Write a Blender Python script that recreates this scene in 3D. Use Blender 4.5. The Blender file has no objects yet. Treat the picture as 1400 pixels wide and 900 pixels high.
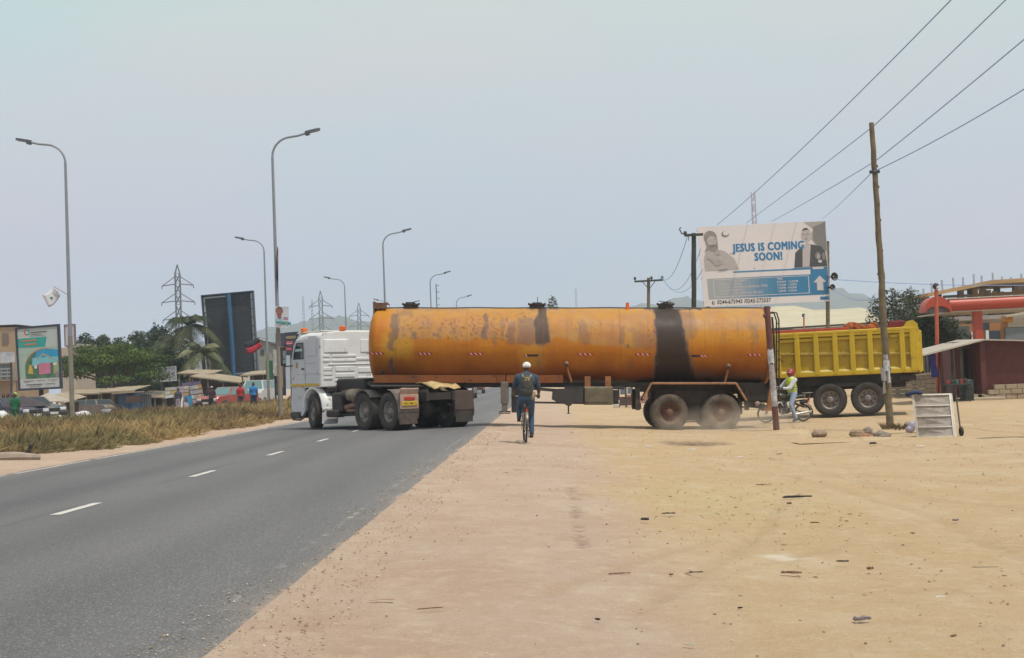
import bpy, bmesh, math, random
import numpy as np
from mathutils import Vector, Matrix, Euler
rnd = random.Random(7); rng = np.random.default_rng(7)
sc = bpy.context.scene
PI = math.pi; R = math.radians
# ---------------------------------------------------------------- camera
PITCH, ROLL, FPX = R(1.99), R(-2.2), 1950.0
CAMM = Matrix.Rotation(PI/2+PITCH, 3, 'X') @ Matrix.Rotation(ROLL, 3, 'Z')
CAMP = Vector((0, 0, 1.6))
cd = bpy.data.cameras.new('camera'); cam = bpy.data.objects.new('camera', cd); sc.collection.objects.link(cam)
cam.location = CAMP; cam.rotation_euler = CAMM.to_euler()
cd.sensor_width = 36; cd.lens = FPX/1400*36; cd.clip_start = .1; cd.clip_end = 9000
sc.camera = cam
def ray(px, py): return CAMM @ Vector(((px-700)/FPX, -(py-450)/FPX, -1))
def at(px, py, Y): d = ray(px, py); return CAMP + d*(Y/d.y)
def gnd(px, py, z=0.0): d = ray(px, py); return CAMP + d*((z-1.6)/d.z)
# ---------------------------------------------------------------- world, sun
SUN = Vector((.27, -.27, .93)).normalized()
w = bpy.data.worlds.new("World"); sc.world = w; w.use_nodes = True
nt = w.node_tree; nt.nodes.clear(); N_ = nt.nodes.new; L_ = nt.links.new
out = N_('ShaderNodeOutputWorld'); bg = N_('ShaderNodeBackground'); bg.inputs['Strength'].default_value = .105
sky = N_('ShaderNodeTexSky'); sky.sky_type = 'NISHITA'; sky.sun_disc = False
sky.sun_elevation = math.asin(SUN.z); sky.sun_rotation = math.atan2(SUN.x, SUN.y)
sky.dust_density = 3.0; sky.ozone_density = 1.5; sky.air_density = 1.0
tc = N_('ShaderNodeTexCoord'); sep = N_('ShaderNodeSeparateXYZ'); L_(tc.outputs['Generated'], sep.inputs[0])
cr = N_('ShaderNodeValToRGB'); L_(sep.outputs['Z'], cr.inputs[0])
els = cr.color_ramp.elements
els[0].position = 0.0; els[0].color = (.49, .51, .68, 1)
els[1].position = 1.0; els[1].color = (.50, .56, .60, 1)
for p, c in ((.08, (.52, .555, .695, 1)), (.16, (.585, .645, .695, 1)), (.25, (.635, .725, .70, 1)), (.5, (.66, .72, .68, 1))):
    e = els.new(p); e.color = c
nz = N_('ShaderNodeTexNoise'); nz.inputs['Scale'].default_value = 2.2; nz.inputs['Detail'].default_value = 3
mp = N_('ShaderNodeMapping'); mp.inputs['Scale'].default_value = (1, 1, 3.0); L_(tc.outputs['Generated'], mp.inputs[0]); L_(mp.outputs[0], nz.inputs[0])
cr2 = N_('ShaderNodeValToRGB'); L_(nz.outputs[0], cr2.inputs[0])
cr2.color_ramp.elements[0].position = .35; cr2.color_ramp.elements[0].color = (.91, 1.015, 1.02, 1)
cr2.color_ramp.elements[1].position = .65; cr2.color_ramp.elements[1].color = (1.09, .99, .985, 1)
mu = N_('ShaderNodeMix'); mu.data_type = 'RGBA'; mu.blend_type = 'MULTIPLY'; mu.inputs[0].default_value = 1
L_(cr.outputs[0], mu.inputs[6]); L_(cr2.outputs[0], mu.inputs[7])
sc10 = N_('ShaderNodeMix'); sc10.data_type = 'RGBA'; sc10.blend_type = 'MULTIPLY'; sc10.inputs[0].default_value = 1
sc10.inputs[7].default_value = (10, 10, 10, 1); L_(mu.outputs[2], sc10.inputs[6])
mxs = N_('ShaderNodeMix'); mxs.data_type = 'RGBA'; mxs.inputs[0].default_value = .85
L_(sky.outputs[0], mxs.inputs[6]); L_(sc10.outputs[2], mxs.inputs[7])
L_(mxs.outputs[2], bg.inputs[0]); L_(bg.outputs[0], out.inputs[0])
sd = bpy.data.lights.new('sun', 'SUN'); so = bpy.data.objects.new('sun', sd); sc.collection.objects.link(so)
sd.energy = 3.2; sd.angle = R(.9); sd.color = (1, .95, .87)
so.rotation_euler = SUN.to_track_quat('Z', 'Y').to_euler()
vs = sc.view_settings; vs.view_transform = 'Standard'; vs.look = 'None'; vs.exposure = 0.0; vs.gamma = 1
sc.cycles.use_denoising = True; sc.cycles.volume_bounces = 1; sc.cycles.max_bounces = 8
sc.cycles.transparent_max_bounces = 16
# ---------------------------------------------------------------- road frame
d_ = ray(749, 516); RD = Vector((d_.x, d_.y, 0)).normalized(); RN = Vector((RD.y, -RD.x, 0))
def uv2(u, v, z=0.0): return RN*u + RD*v + Vector((0, 0, z))
def ss(a, b, x): t = np.clip((x-a)/(b-a), 0, 1); return t*t*(3-2*t)
UP_ = Vector((0, 0, 1))
def gz(u, v=0):
    u = np.asarray(u, float)
    return np.interp(u, [-60, -29, -27.3, -20, -15, -11, -9.4, -1.73, -1.0, 1.2, 3.5, 5.5, 8.5, 20, 60],
                     [-.15, -.12, .30, .34, .48, .36, .27, .27, .235, .10, -.01, -.06, -.02, 0, 0])
def GP(px, py):      # point of the terrain under a pixel of the photo
    z = 0.2
    for _ in range(12):
        p = gnd(px, py, z); z = float(gz(p.dot(RN)))
    return Vector((p.x, p.y, z))
def gat(px, Y):      # terrain point at horizontal position px and forward depth Y
    p = at(px, 520, Y); return Vector((p.x, p.y, float(gz(p.dot(RN)))))
# ---------------------------------------------------------------- numpy noise
def _h(ix, iy, s):
    n = (ix*374761393 + iy*668265263 + s*1442695041) & 0xffffffff
    n = ((n ^ (n >> 13))*1274126177) & 0xffffffff
    return ((n ^ (n >> 16)) & 0xffff)/65535.0
def vnoise(x, y, s=0):
    x = np.asarray(x, float); y = np.asarray(y, float)
    ix = np.floor(x).astype(np.int64); iy = np.floor(y).astype(np.int64)
    fx = x-ix; fy = y-iy; fx = fx*fx*(3-2*fx); fy = fy*fy*(3-2*fy)
    a = _h(ix, iy, s); b = _h(ix+1, iy, s); c = _h(ix, iy+1, s); d = _h(ix+1, iy+1, s)
    return (a*(1-fx)+b*fx)*(1-fy)+(c*(1-fx)+d*fx)*fy
def fbm(x, y, o=4, s=0):
    t = 0; a = .5; n = 0
    for k in range(o):
        t = t+a*vnoise(x, y, s+k*17); n += a; a *= .5; x = x*2.03; y = y*2.03
    return t/n
# ---------------------------------------------------------------- materials
MATS = {}
def M(name, col, rough=.6, metal=0.0, var=.12, scale=4.0, bump=0.0, bscale=40.0, dust=0.0, dustcol=(.42, .32, .21), rust=0.0, attr=None, trans=0, spec=None, emit=0, alpha=None):
    if name in MATS: return MATS[name]
    m = bpy.data.materials.new(name); m.use_nodes = True; nt = m.node_tree; n = nt.nodes; l = nt.links
    b = n['Principled BSDF']; b.inputs['Roughness'].default_value = rough; b.inputs['Metallic'].default_value = metal
    if spec is not None: b.inputs['Specular IOR Level'].default_value = spec
    tc = n.new('ShaderNodeTexCoord')
    def noise(sc_, det=4, off=0):
        t = n.new('ShaderNodeTexNoise'); t.inputs['Scale'].default_value = sc_; t.inputs['Detail'].default_value = det
        t.inputs['Roughness'].default_value = .6
        if off:
            mp = n.new('ShaderNodeMapping'); mp.inputs['Location'].default_value = (off, off*1.3, off*.7)
            l.new(tc.outputs['Object'], mp.inputs[0]); l.new(mp.outputs[0], t.inputs[0])
        else: l.new(tc.outputs['Object'], t.inputs[0])
        return t.outputs[0]
    def mix(f, a, c):
        x = n.new('ShaderNodeMix'); x.data_type = 'RGBA'
        for i, v in ((0, f), (6, a), (7, c)):
            if hasattr(v, 'links') or hasattr(v, 'is_linked'): l.new(v, x.inputs[i])
            else: x.inputs[i].default_value = v if i == 0 else (*v[:3], 1)
        return x.outputs[2]
    def ramp(src, a, b_, lo=0., hi=1.):
        x = n.new('ShaderNodeMapRange'); x.inputs[1].default_value = a; x.inputs[2].default_value = b_
        x.inputs[3].default_value = lo; x.inputs[4].default_value = hi; l.new(src, x.inputs[0]); return x.outputs[0]
    if attr:
        at_ = n.new('ShaderNodeAttribute'); at_.attribute_name = attr; base = at_.outputs['Color']
    else: base = (*col, 1)
    if var > 0:
        f = ramp(noise(scale), .3, .7)
        if attr:
            mm = n.new('ShaderNodeMix'); mm.data_type = 'RGBA'; mm.blend_type = 'MULTIPLY'; mm.inputs[0].default_value = 1
            l.new(base, mm.inputs[6]); c2 = mix(f, (1-var,)*3, (1+var*.6,)*3); l.new(c2, mm.inputs[7]); c = mm.outputs[2]
        else: c = mix(f, tuple(x*(1-var) for x in col), tuple(min(1, x*(1+var*.7)) for x in col))
    else: c = base
    if rust > 0:
        c = mix(ramp(noise(scale*1.7, 6, 3.1), .62-rust*.25, .70-rust*.2), c, (.13, .05, .022))
    if dust > 0:
        gm = n.new('ShaderNodeNewGeometry'); sp = n.new('ShaderNodeSeparateXYZ'); l.new(gm.outputs['Normal'], sp.inputs[0])
        up = ramp(sp.outputs[2], -.3, 1.0, .35, 1.0)
        dn = ramp(noise(scale*.8, 5, 7.7), .3, .75, 0, 1)
        ml = n.new('ShaderNodeMath'); ml.operation = 'MULTIPLY'; l.new(up, ml.inputs[0]); l.new(dn, ml.inputs[1])
        m2 = n.new('ShaderNodeMath'); m2.operation = 'MULTIPLY'; l.new(ml.outputs[0], m2.inputs[0]); m2.inputs[1].default_value = dust*1.6; m2.use_clamp = True
        c = mix(m2.outputs[0], c, dustcol)
    if isinstance(c, tuple): b.inputs['Base Color'].default_value = c
    else: l.new(c, b.inputs['Base Color'])
    if bump > 0:
        bp = n.new('ShaderNodeBump'); bp.inputs['Strength'].default_value = bump; bp.inputs['Distance'].default_value = .02
        l.new(noise(bscale, 5), bp.inputs['Height']); l.new(bp.outputs[0], b.inputs['Normal'])
    if trans: b.inputs['Transmission Weight'].default_value = trans
    if emit: l.new(c, b.inputs['Emission Color']) if not isinstance(c, tuple) else None; b.inputs['Emission Strength'].default_value = emit
    MATS[name] = m; return m
# ---------------------------------------------------------------- mesh builder
class MB:
    def __init__(s): s.v = []; s.f = []; s.mi = []; s.sm = []; s.mats = []; s.cur = 0; s.T = None
    def mat(s, m):
        if m not in s.mats: s.mats.append(m)
        s.cur = s.mats.index(m); return s
    def add(s, vs, fs, smooth=False):
        o = len(s.v)
        if s.T is not None: vs = [s.T @ Vector(p) for p in vs]
        s.v += [tuple(p) for p in vs]; s.f += [tuple(i+o for i in f) for f in fs]
        s.mi += [s.cur]*len(fs); s.sm += [smooth]*len(fs); return s
    def box(s, c, d, rot=None, bev=0.0):
        cx, cy, cz = c; hx, hy, hz = d[0]/2, d[1]/2, d[2]/2
        if bev <= 0:
            vs = [(x*hx, y*hy, z*hz) for x in (-1, 1) for y in (-1, 1) for z in (-1, 1)]
            fs = [(0, 1, 3, 2), (4, 6, 7, 5), (0, 4, 5, 1), (2, 3, 7, 6), (0, 2, 6, 4), (1, 5, 7, 3)]
        else:
            b = min(bev, hx*.9, hy*.9, hz*.9); vs = []; idx = {}
            for x in (-1, 1):
                for y in (-1, 1):
                    for z in (-1, 1):
                        for k in range(3):
                            p = [x*(hx-b), y*(hy-b), z*(hz-b)]; p[k] = (x*hx, y*hy, z*hz)[k]
                            idx[x, y, z, k] = len(vs); vs.append(tuple(p))
            fs = []
            for k in range(3):
                a, c2 = [i for i in range(3) if i != k]
                for sg in (-1, 1):
                    q = []
                    for (p1, p2) in ((-1, -1), (1, -1), (1, 1), (-1, 1)):
                        t = [0, 0, 0]; t[k] = sg; t[a] = p1; t[c2] = p2; q.append(idx[t[0], t[1], t[2], k])
                    fs.append(tuple(q))
            for k in range(3):
                a, c2 = [i for i in range(3) if i != k]
                for p1 in (-1, 1):
                    for p2 in (-1, 1):
                        t = [0, 0, 0]; t[a] = p1; t[c2] = p2; q = []
                        for sg in (-1, 1):
                            t[k] = sg; q.append(idx[t[0], t[1], t[2], a]); q.append(idx[t[0], t[1], t[2], c2])
                        fs.append((q[0], q[1], q[3], q[2]))
            for x in (-1, 1):
                for y in (-1, 1):
                    for z in (-1, 1): fs.append(tuple(idx[x, y, z, k] for k in range(3)))
        if rot is not None:
            rm = rot if isinstance(rot, Matrix) else Euler(rot).to_matrix()
            vs = [rm @ Vector(p) for p in vs]
        vs = [(p[0]+cx, p[1]+cy, p[2]+cz) for p in vs]
        return s.add(vs, fs)
    def bar(s, a, b, w, h=None, up=(0, 0, 1), bev=0):
        a, b = Vector(a), Vector(b); d = b-a; L = d.length
        if L < 1e-6: return s
        x = d/L; u = Vector(up); y = u.cross(x)
        if y.length < 1e-4: y = Vector((1, 0, 0)).cross(x)
        y.normalize(); z = x.cross(y)
        return s.box((a+b)/2, (L, w, h or w), Matrix((x, y, z)).transposed(), bev)
    def tube(s, pts, r, n=8, caps=True, smooth=True, sx=1.0):
        pts = [Vector(p) for p in pts]; m = len(pts)
        rs = r if isinstance(r, (list, tuple)) else [r]*m
        vs = []; prev = None
        for i in range(m):
            t = (pts[min(i+1, m-1)]-pts[max(i-1, 0)])
            t = t.normalized() if t.length > 1e-9 else Vector((0, 0, 1))
            if prev is None:
                a = Vector((0, 0, 1)) if abs(t.z) < .9 else Vector((0, 1, 0)); prev = (a-t*a.dot(t)).normalized()
            else:
                prev = prev-t*prev.dot(t); prev = prev.normalized() if prev.length > 1e-6 else t.orthogonal().normalized()
            q = t.cross(prev)
            for k in range(n):
                an = 2*PI*k/n; vs.append(pts[i]+(prev*math.cos(an)+q*math.sin(an)*sx)*rs[i])
        fs = []
        for i in range(m-1):
            for k in range(n):
                k2 = (k+1) % n; fs.append((i*n+k, i*n+k2, (i+1)*n+k2, (i+1)*n+k))
        s.add(vs, fs, smooth)
        if caps:
            s.add(vs[:n], [tuple(range(n))[::-1]]); s.add(vs[-n:], [tuple(range(n))])
        return s
    def cyl(s, a, b, r0, r1=None, n=16, caps=True): return s.tube([a, b], [r0, r0 if r1 is None else r1], n, caps)
    def lathe(s, prof, c=(0, 0, 0), axis='Y', n=24, smooth=True, a0=0.0, a1=2*PI):
        full = abs(a1-a0-2*PI) < 1e-6; m = len(prof); nn = n if full else n+1; vs = []
        for i in range(nn):
            an = a0+(a1-a0)*i/n; ca, sa = math.cos(an), math.sin(an)
            for r, h in prof:
                p = {'Y': (r*ca, h, r*sa), 'Z': (r*ca, r*sa, h), 'X': (h, r*ca, r*sa)}[axis]
                vs.append((p[0]+c[0], p[1]+c[1], p[2]+c[2]))
        fs = []
        for i in range(n):
            j = (i+1) % nn
            for k in range(m-1): fs.append((i*m+k, j*m+k, j*m+k+1, i*m+k+1))
        return s.add(vs, fs, smooth)
    def ell(s, c, r, rot=None, n=12, m=8, smooth=True):
        vs = [(0, 0, -1)]
        for j in range(1, m):
            t = -PI/2+PI*j/m
            for i in range(n): a = 2*PI*i/n; vs.append((math.cos(t)*math.cos(a), math.cos(t)*math.sin(a), math.sin(t)))
        vs.append((0, 0, 1)); fs = []
        for i in range(n): fs.append((0, 1+(i+1) % n, 1+i))
        for j in range(m-2):
            for i in range(n):
                a = 1+j*n+i; b = 1+j*n+(i+1) % n; fs.append((a, b, b+n, a+n))
        t = len(vs)-1
        for i in range(n): fs.append((t, 1+(m-2)*n+i, 1+(m-2)*n+(i+1) % n))
        rr = (r, r, r) if not hasattr(r, '__len__') else r
        vs = [Vector((p[0]*rr[0], p[1]*rr[1], p[2]*rr[2])) for p in vs]
        if rot is not None:
            rm = rot if isinstance(rot, Matrix) else Euler(rot).to_matrix(); vs = [rm @ p for p in vs]
        return s.add([p+Vector(c) for p in vs], fs, smooth)
    def prism(s, poly, h0, h1, axis='Y', smooth=False):   # poly of 2-D points: axis Y -> (x,z); X -> (y,z); Z -> (x,y)
        n = len(poly)
        f = {'Y': lambda p, h: (p[0], h, p[1]), 'X': lambda p, h: (h, p[0], p[1]), 'Z': lambda p, h: (p[0], p[1], h)}[axis]
        vs = [f(p, h0) for p in poly]+[f(p, h1) for p in poly]
        fs = [tuple(range(n))[::-1], tuple(range(n, 2*n))]+[(i, (i+1) % n, (i+1) % n+n, i+n) for i in range(n)]
        return s.add(vs, fs, smooth)
    def mesh(s, name):
        me = bpy.data.meshes.new(name); me.from_pydata(s.v, [], s.f); me.update()
        for m in s.mats: me.materials.append(m)
        me.polygons.foreach_set('material_index', s.mi); me.polygons.foreach_set('use_smooth', s.sm)
        bm = bmesh.new(); bm.from_mesh(me); bmesh.ops.recalc_face_normals(bm, faces=bm.faces); bm.to_mesh(me); bm.free()
        return me
COL = sc.collection
def link(name, data, parent=None): o = bpy.data.objects.new(name, data); COL.objects.link(o); o.parent = parent; return o
def part(name, mb, parent=None, mat=None, label=None, kind=None):
    me = mb.mesh(name) if isinstance(mb, MB) else mb
    if mat is not None and not me.materials: me.materials.append(mat)
    o = link(name, me, parent)
    if label: o['label'] = label
    if kind: o['kind'] = kind
    return o
def tag(o, label, cat, group=None):
    o['label'] = label; o['category'] = cat
    if group: o['group'] = group
    return o
def thing(name, label, cat, loc=(0, 0, 0), rz=0.0, group=None, rot=None):
    o = bpy.data.objects.new(name, None); COL.objects.link(o); o.location = loc
    o.rotation_euler = rot if rot is not None else (0, 0, rz); return tag(o, label, cat, group)
def copy_tree(o, parent=None):
    c = o.copy(); COL.objects.link(c); c.parent = parent
    for ch in list(o.children): copy_tree(ch, c)
    return c
def nmesh(name, verts, faces, mat, cols=None, smooth=False):   # numpy mesh, faces all same size
    me = bpy.data.meshes.new(name); nv = len(verts); nf, k = faces.shape
    me.vertices.add(nv); me.vertices.foreach_set('co', np.ascontiguousarray(verts, np.float32).ravel())
    me.loops.add(nf*k); me.loops.foreach_set('vertex_index', np.ascontiguousarray(faces, np.int32).ravel())
    me.polygons.add(nf); me.polygons.foreach_set('loop_start', np.arange(0, nf*k, k, dtype=np.int32))
    me.update(calc_edges=True)
    if smooth: me.polygons.foreach_set('use_smooth', np.ones(nf, bool))
    if cols is not None:
        for nm, c in cols.items():
            a = me.attributes.new(nm, 'FLOAT_COLOR', 'POINT')
            cc = np.ones((nv, 4), np.float32); cc[:, :3] = c; a.data.foreach_set('color', cc.ravel())
    if mat: me.materials.append(mat)
    return me
def text(s, parent, name, mat, P, size, bold=0.0, sx=1.0, ext=.004, align='LEFT', sp=1.0, heavy=0):
    """flat lettering; P maps (x,z) of the text plane to parent coordinates"""
    c = bpy.data.curves.new(name, 'FONT'); c.body = s; c.size = size; c.offset = bold; c.align_x = align; c.resolution_u = 2; c.space_character = sp
    o = bpy.data.objects.new(name, c); COL.objects.link(o)
    dg = bpy.context.evaluated_depsgraph_get(); me = bpy.data.meshes.new_from_object(o.evaluated_get(dg))
    bpy.data.objects.remove(o); bpy.data.curves.remove(c)
    vs = [(v.co.x*sx, v.co.y) for v in me.vertices]; fs = [tuple(p.vertices) for p in me.polygons]; V2, F2 = [], []
    for k, off in enumerate([0] if not heavy else [-heavy, -heavy/2, 0, heavy/2, heavy]):
        for j, oy in enumerate([0] if not heavy else [-heavy*.4, heavy*.4]):
            o_ = len(V2); V2 += [P(x+off, y+oy)+Vector((0, -.0004*(2*k+j), 0)) for x, y in vs]; F2 += [tuple(i+o_ for i in f) for f in fs]
    bpy.data.meshes.remove(me); me = bpy.data.meshes.new(name); me.from_pydata(V2, [], F2); me.update()
    me.materials.clear(); me.materials.append(mat)
    return link(name, me, parent)
def blob(name, mb, parent, mat, voxel=.015, smooth=4):
    """one continuous skin over overlapping shapes (voxel remesh, smoothed)"""
    me = mb.mesh(name); o = bpy.data.objects.new(name, me); COL.objects.link(o)
    r = o.modifiers.new('r', 'REMESH'); r.mode = 'VOXEL'; r.voxel_size = voxel; r.use_smooth_shade = True
    sm = o.modifiers.new('s', 'SMOOTH'); sm.iterations = smooth; sm.factor = .5
    dg = bpy.context.evaluated_depsgraph_get(); m2 = bpy.data.meshes.new_from_object(o.evaluated_get(dg))
    bpy.data.objects.remove(o); m2.materials.clear(); m2.materials.append(mat); m2.name = name
    return link(name, m2, parent)
# ---------------------------------------------------------------- the ground
def node_mat(name):
    m = bpy.data.materials.new(name); m.use_nodes = True; return m, m.node_tree.nodes, m.node_tree.links, m.node_tree.nodes['Principled BSDF']
def NM(n, l):
    def math_(op, a, b=None, clamp=False):
        x = n.new('ShaderNodeMath'); x.operation = op; x.use_clamp = clamp
        for i, v in enumerate((a, b)):
            if v is None: continue
            if isinstance(v, (int, float)): x.inputs[i].default_value = v
            else: l.new(v, x.inputs[i])
        return x.outputs[0]
    def mix(f, a, c, mode='MIX'):
        x = n.new('ShaderNodeMix'); x.data_type = 'RGBA'; x.blend_type = mode
        for i, v in ((0, f), (6, a), (7, c)):
            if isinstance(v, (int, float)): x.inputs[i].default_value = v
            elif isinstance(v, tuple): x.inputs[i].default_value = (*v[:3], 1)
            else: l.new(v, x.inputs[i])
        return x.outputs[2]
    def ramp(src, a, b, lo=0., hi=1.):
        x = n.new('ShaderNodeMapRange'); x.inputs[1].default_value = a; x.inputs[2].default_value = b
        x.inputs[3].default_value = lo; x.inputs[4].default_value = hi; l.new(src, x.inputs[0]); return x.outputs[0]
    tc = n.new('ShaderNodeTexCoord')
    def noise(sc_, det=4, rough=.6, scl=None, off=None):
        t = n.new('ShaderNodeTexNoise'); t.inputs['Scale'].default_value = sc_; t.inputs['Detail'].default_value = det; t.inputs['Roughness'].default_value = rough
        mp = n.new('ShaderNodeMapping')
        if scl: mp.inputs['Scale'].default_value = scl
        if off: mp.inputs['Location'].default_value = off
        l.new(tc.outputs['Object'], mp.inputs[0]); l.new(mp.outputs[0], t.inputs[0]); return t.outputs[0]
    return math_, mix, ramp, noise, tc
uu = np.concatenate([-np.geomspace(1600, 14, 50), np.arange(-13.8, -9.6, .3), np.arange(-9.5, -2.2, .5), np.arange(-2.1, 14, .09), np.geomspace(14.2, 1600, 60)])
vv = np.concatenate([[-60, -30, -10, 0, 3], np.geomspace(5.5, 70, 300), np.geomspace(71, 2450, 120)])
U, V = np.meshgrid(uu, vv)
Z = gz(U)-.006
land = ss(-1.70, -.5, U)+ss(-9.4, -9.9, U)*0
und = (fbm(U*.35, V*.35, 3, 5)-.5)*.10+(fbm(U*1.7, V*1.7, 3, 9)-.5)*.022
fade_far = 1/(1+np.maximum(V-60, 0)/60)
Z = Z+und*land*fade_far
Z = np.where((U > -9.45) & (U < -1.95), Z-.03, Z)     # hidden under the carriageway
pu = (U*float(RN.x)+V*float(RD.x)); pv = (U*float(RN.y)+V*float(RD.y))
# tracks left by turning lorries, as shallow ruts
def seg(px, py): p = GP(px, py); return p.dot(RN), p.dot(RD)
def dist_poly(pts):
    d = np.full(U.shape, 1e9)
    for (a, b) in zip(pts[:-1], pts[1:]):
        ax, ay = a; bx, by = b; L2 = (bx-ax)**2+(by-ay)**2
        t = np.clip(((U-ax)*(bx-ax)+(V-ay)*(by-ay))/L2, 0, 1)
        d = np.minimum(d, np.hypot(U-ax-t*(bx-ax), V-ay-t*(by-ay)))
    return d
tracks = [[(866, 836), (930, 800), (1000, 757), (1050, 715), (1075, 680)], [(745, 815), (810, 790), (900, 760), (980, 735)],
          [(1060, 628), (1180, 660), (1280, 682), (1400, 692)], [(1100, 640), (1250, 652), (1400, 664)],
          [(1000, 780), (1150, 742), (1300, 735), (1400, 740)], [(900, 625), (1100, 618), (1300, 616), (1400, 622)],
          [(1050, 870), (1200, 850), (1390, 868)], [(800, 612), (900, 632), (1080, 650), (1260, 700), (1400, 760)]]
trk = np.zeros(U.shape)
for k, t in enumerate(tracks):
    d = dist_poly([seg(*p) for p in t]); wv = (.10, .10, .16, .12, .10, .14, .1, .12)[k]
    trk = np.maximum(trk, (1-ss(wv*.35, wv*1.1, d+.05*(fbm(U*3, V*3, 2, k)-.5)))*(.5+.5*vnoise(U*1.1, V*1.1, k)))
Z = Z-trk*.022*land
pink = 1-ss(.2, 1.3, U+.8*(fbm(U*.8, V*.5, 3, 31)-.5))
gu, gv = seg(985, 680)
green = np.exp(-(((U-gu)/1.1)**2+((V-gv)/3.0)**2))
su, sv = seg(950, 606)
blotch = (1-ss(.30, 1.0, np.hypot((U-su)/1.0, (V-sv)/1.5)+.7*(fbm(U*3, V*1.6, 3, 3)-.5)))  # darkens one blotch of sand, which also sits slightly lower
su2, sv2 = seg(1072, 759)
chalk = 1-ss(.3, 1.0, np.hypot((U-su2)/.33, (V-sv2)/.16)+.7*(fbm(U*7, V*7, 3, 4)-.5))
cl = [seg(780, 655), seg(783, 680), seg(790, 715), seg(798, 752)]
crk = (1-ss(.005, .075, dist_poly(cl)+.22*(fbm(U*5, V*2.5, 3, 8)-.42)))
Z = Z-crk*.012-blotch*.03
far = ss(60, 160, V)
A = np.stack([pink, trk, green], -1); B = np.stack([blotch, chalk, crk], -1)
P3 = np.stack([U*RN.x+V*RD.x, U*RN.y+V*RD.y, Z], -1).reshape(-1, 3)
nr, nc = U.shape; ii = np.arange(nr*nc).reshape(nr, nc)
F = np.stack([ii[:-1, :-1], ii[:-1, 1:], ii[1:, 1:], ii[1:, :-1]], -1).reshape(-1, 4)
gm, n, l, bs = node_mat('dirt'); math_, mix, ramp, noise, tcn = NM(n, l)
a1 = n.new('ShaderNodeAttribute'); a1.attribute_name = 'ma'; s1 = n.new('ShaderNodeSeparateColor'); l.new(a1.outputs[0], s1.inputs[0])
a2 = n.new('ShaderNodeAttribute'); a2.attribute_name = 'mb'; s2 = n.new('ShaderNodeSeparateColor'); l.new(a2.outputs[0], s2.inputs[0])
sand = mix(ramp(noise(.5, 5), .35, .65), (.455, .318, .178), (.50, .370, .226))
sand = mix(ramp(noise(.13, 4, .6, None, (9, 3, 0)), .42, .62), sand, (.47, .328, .185))
pk = mix(ramp(noise(.7, 5, .6, None, (3, 1, 0)), .35, .65), (.43, .298, .218), (.465, .345, .265))
c = mix(s1.outputs[0], sand, pk)
c = mix(ramp(noise(6, 6, .75), .52, .66, 0, .35), c, (.60, .50, .36))
c = mix(ramp(noise(3.3, 6, .7, None, (5, 5, 5)), .52, .72, 0, .35), c, (.33, .225, .125))
c = mix(ramp(noise(45, 4, .85), .57, .66, 0, .6), c, (.27, .19, .12)); c = mix(ramp(noise(1.3, 7, .75, (1, .5, 1), (7, 7, 0)), .50, .66, 0, .45), c, (.55, .44, .32))
c = mix(ramp(noise(70, 2, .8, None, (2, 7, 0)), .63, .70, 0, .5), c, (.70, .62, .50))
gmask = math_('MULTIPLY', s1.outputs[2], ramp(noise(9, 5, .75, None, (1, 2, 3)), .45, .60))
c = mix(math_('MULTIPLY', gmask, .32), c, (.50, .46, .17))
c = mix(math_('MULTIPLY', s1.outputs[1], .32), c, (.36, .25, .14))
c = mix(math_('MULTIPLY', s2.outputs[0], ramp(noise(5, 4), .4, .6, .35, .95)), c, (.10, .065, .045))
c = mix(math_('MULTIPLY', s2.outputs[1], .55), c, (.70, .66, .56))
c = mix(math_('MULTIPLY', s2.outputs[2], ramp(noise(8, 4), .4, .55, 0, .8)), c, (.24, .17, .13))
l.new(c, bs.inputs['Base Color']); bs.inputs['Roughness'].default_value = .95; bs.inputs['Specular IOR Level'].default_value = .15
bp = n.new('ShaderNodeBump'); bp.inputs['Strength'].default_value = .8; bp.inputs['Distance'].default_value = .03
hh = math_('ADD', noise(14, 8, .7), math_('MULTIPLY', noise(60, 4, .8), .45)); l.new(hh, bp.inputs['Height']); l.new(bp.outputs[0], bs.inputs['Normal'])
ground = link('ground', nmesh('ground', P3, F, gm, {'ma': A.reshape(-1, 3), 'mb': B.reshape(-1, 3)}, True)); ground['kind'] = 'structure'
# ---------------------------------------------------------------- the road
am, n, l, bs = node_mat('asphalt'); math_, mix, ramp, noise, tcn = NM(n, l)
a1 = n.new('ShaderNodeAttribute'); a1.attribute_name = 'ra'; s1 = n.new('ShaderNodeSeparateColor'); l.new(a1.outputs[0], s1.inputs[0])
c = mix(ramp(noise(.8, 5, .6, (1, .15, 1)), .35, .65), (.120, .116, .118), (.150, .144, .143))
c = mix(s1.outputs[0], c, (.088, .086, .090))
c = mix(math_('MULTIPLY', s1.outputs[1], .55), c, (.27, .22, .18))
c = mix(ramp(noise(30, 4, .85), .55, .64, 0, .6), c, (.27, .255, .24))
c = mix(ramp(noise(50, 3, .8, None, (4, 4, 0)), .56, .64, 0, .7), c, (.045, .043, .045))
c = mix(math_('MULTIPLY', ramp(noise(75, 2, .8, None, (8, 1, 0)), .60, .65), s1.outputs[2]), c, (.56, .54, .50))
c = mix(ramp(noise(1.7, 7, .8, None, (6, 9, 0)), .66, .72, 0, .35), c, (.28, .22, .17))
a3 = n.new('ShaderNodeAttribute'); a3.attribute_name = 'rb'; s3 = n.new('ShaderNodeSeparateColor'); l.new(a3.outputs[0], s3.inputs[0])
c = mix(math_('MULTIPLY', s3.outputs[0], ramp(noise(3.2, 7, .8, None, (3, 3, 0)), .50, .62, 0, .8), True), c, (.40, .37, .34))
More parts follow.
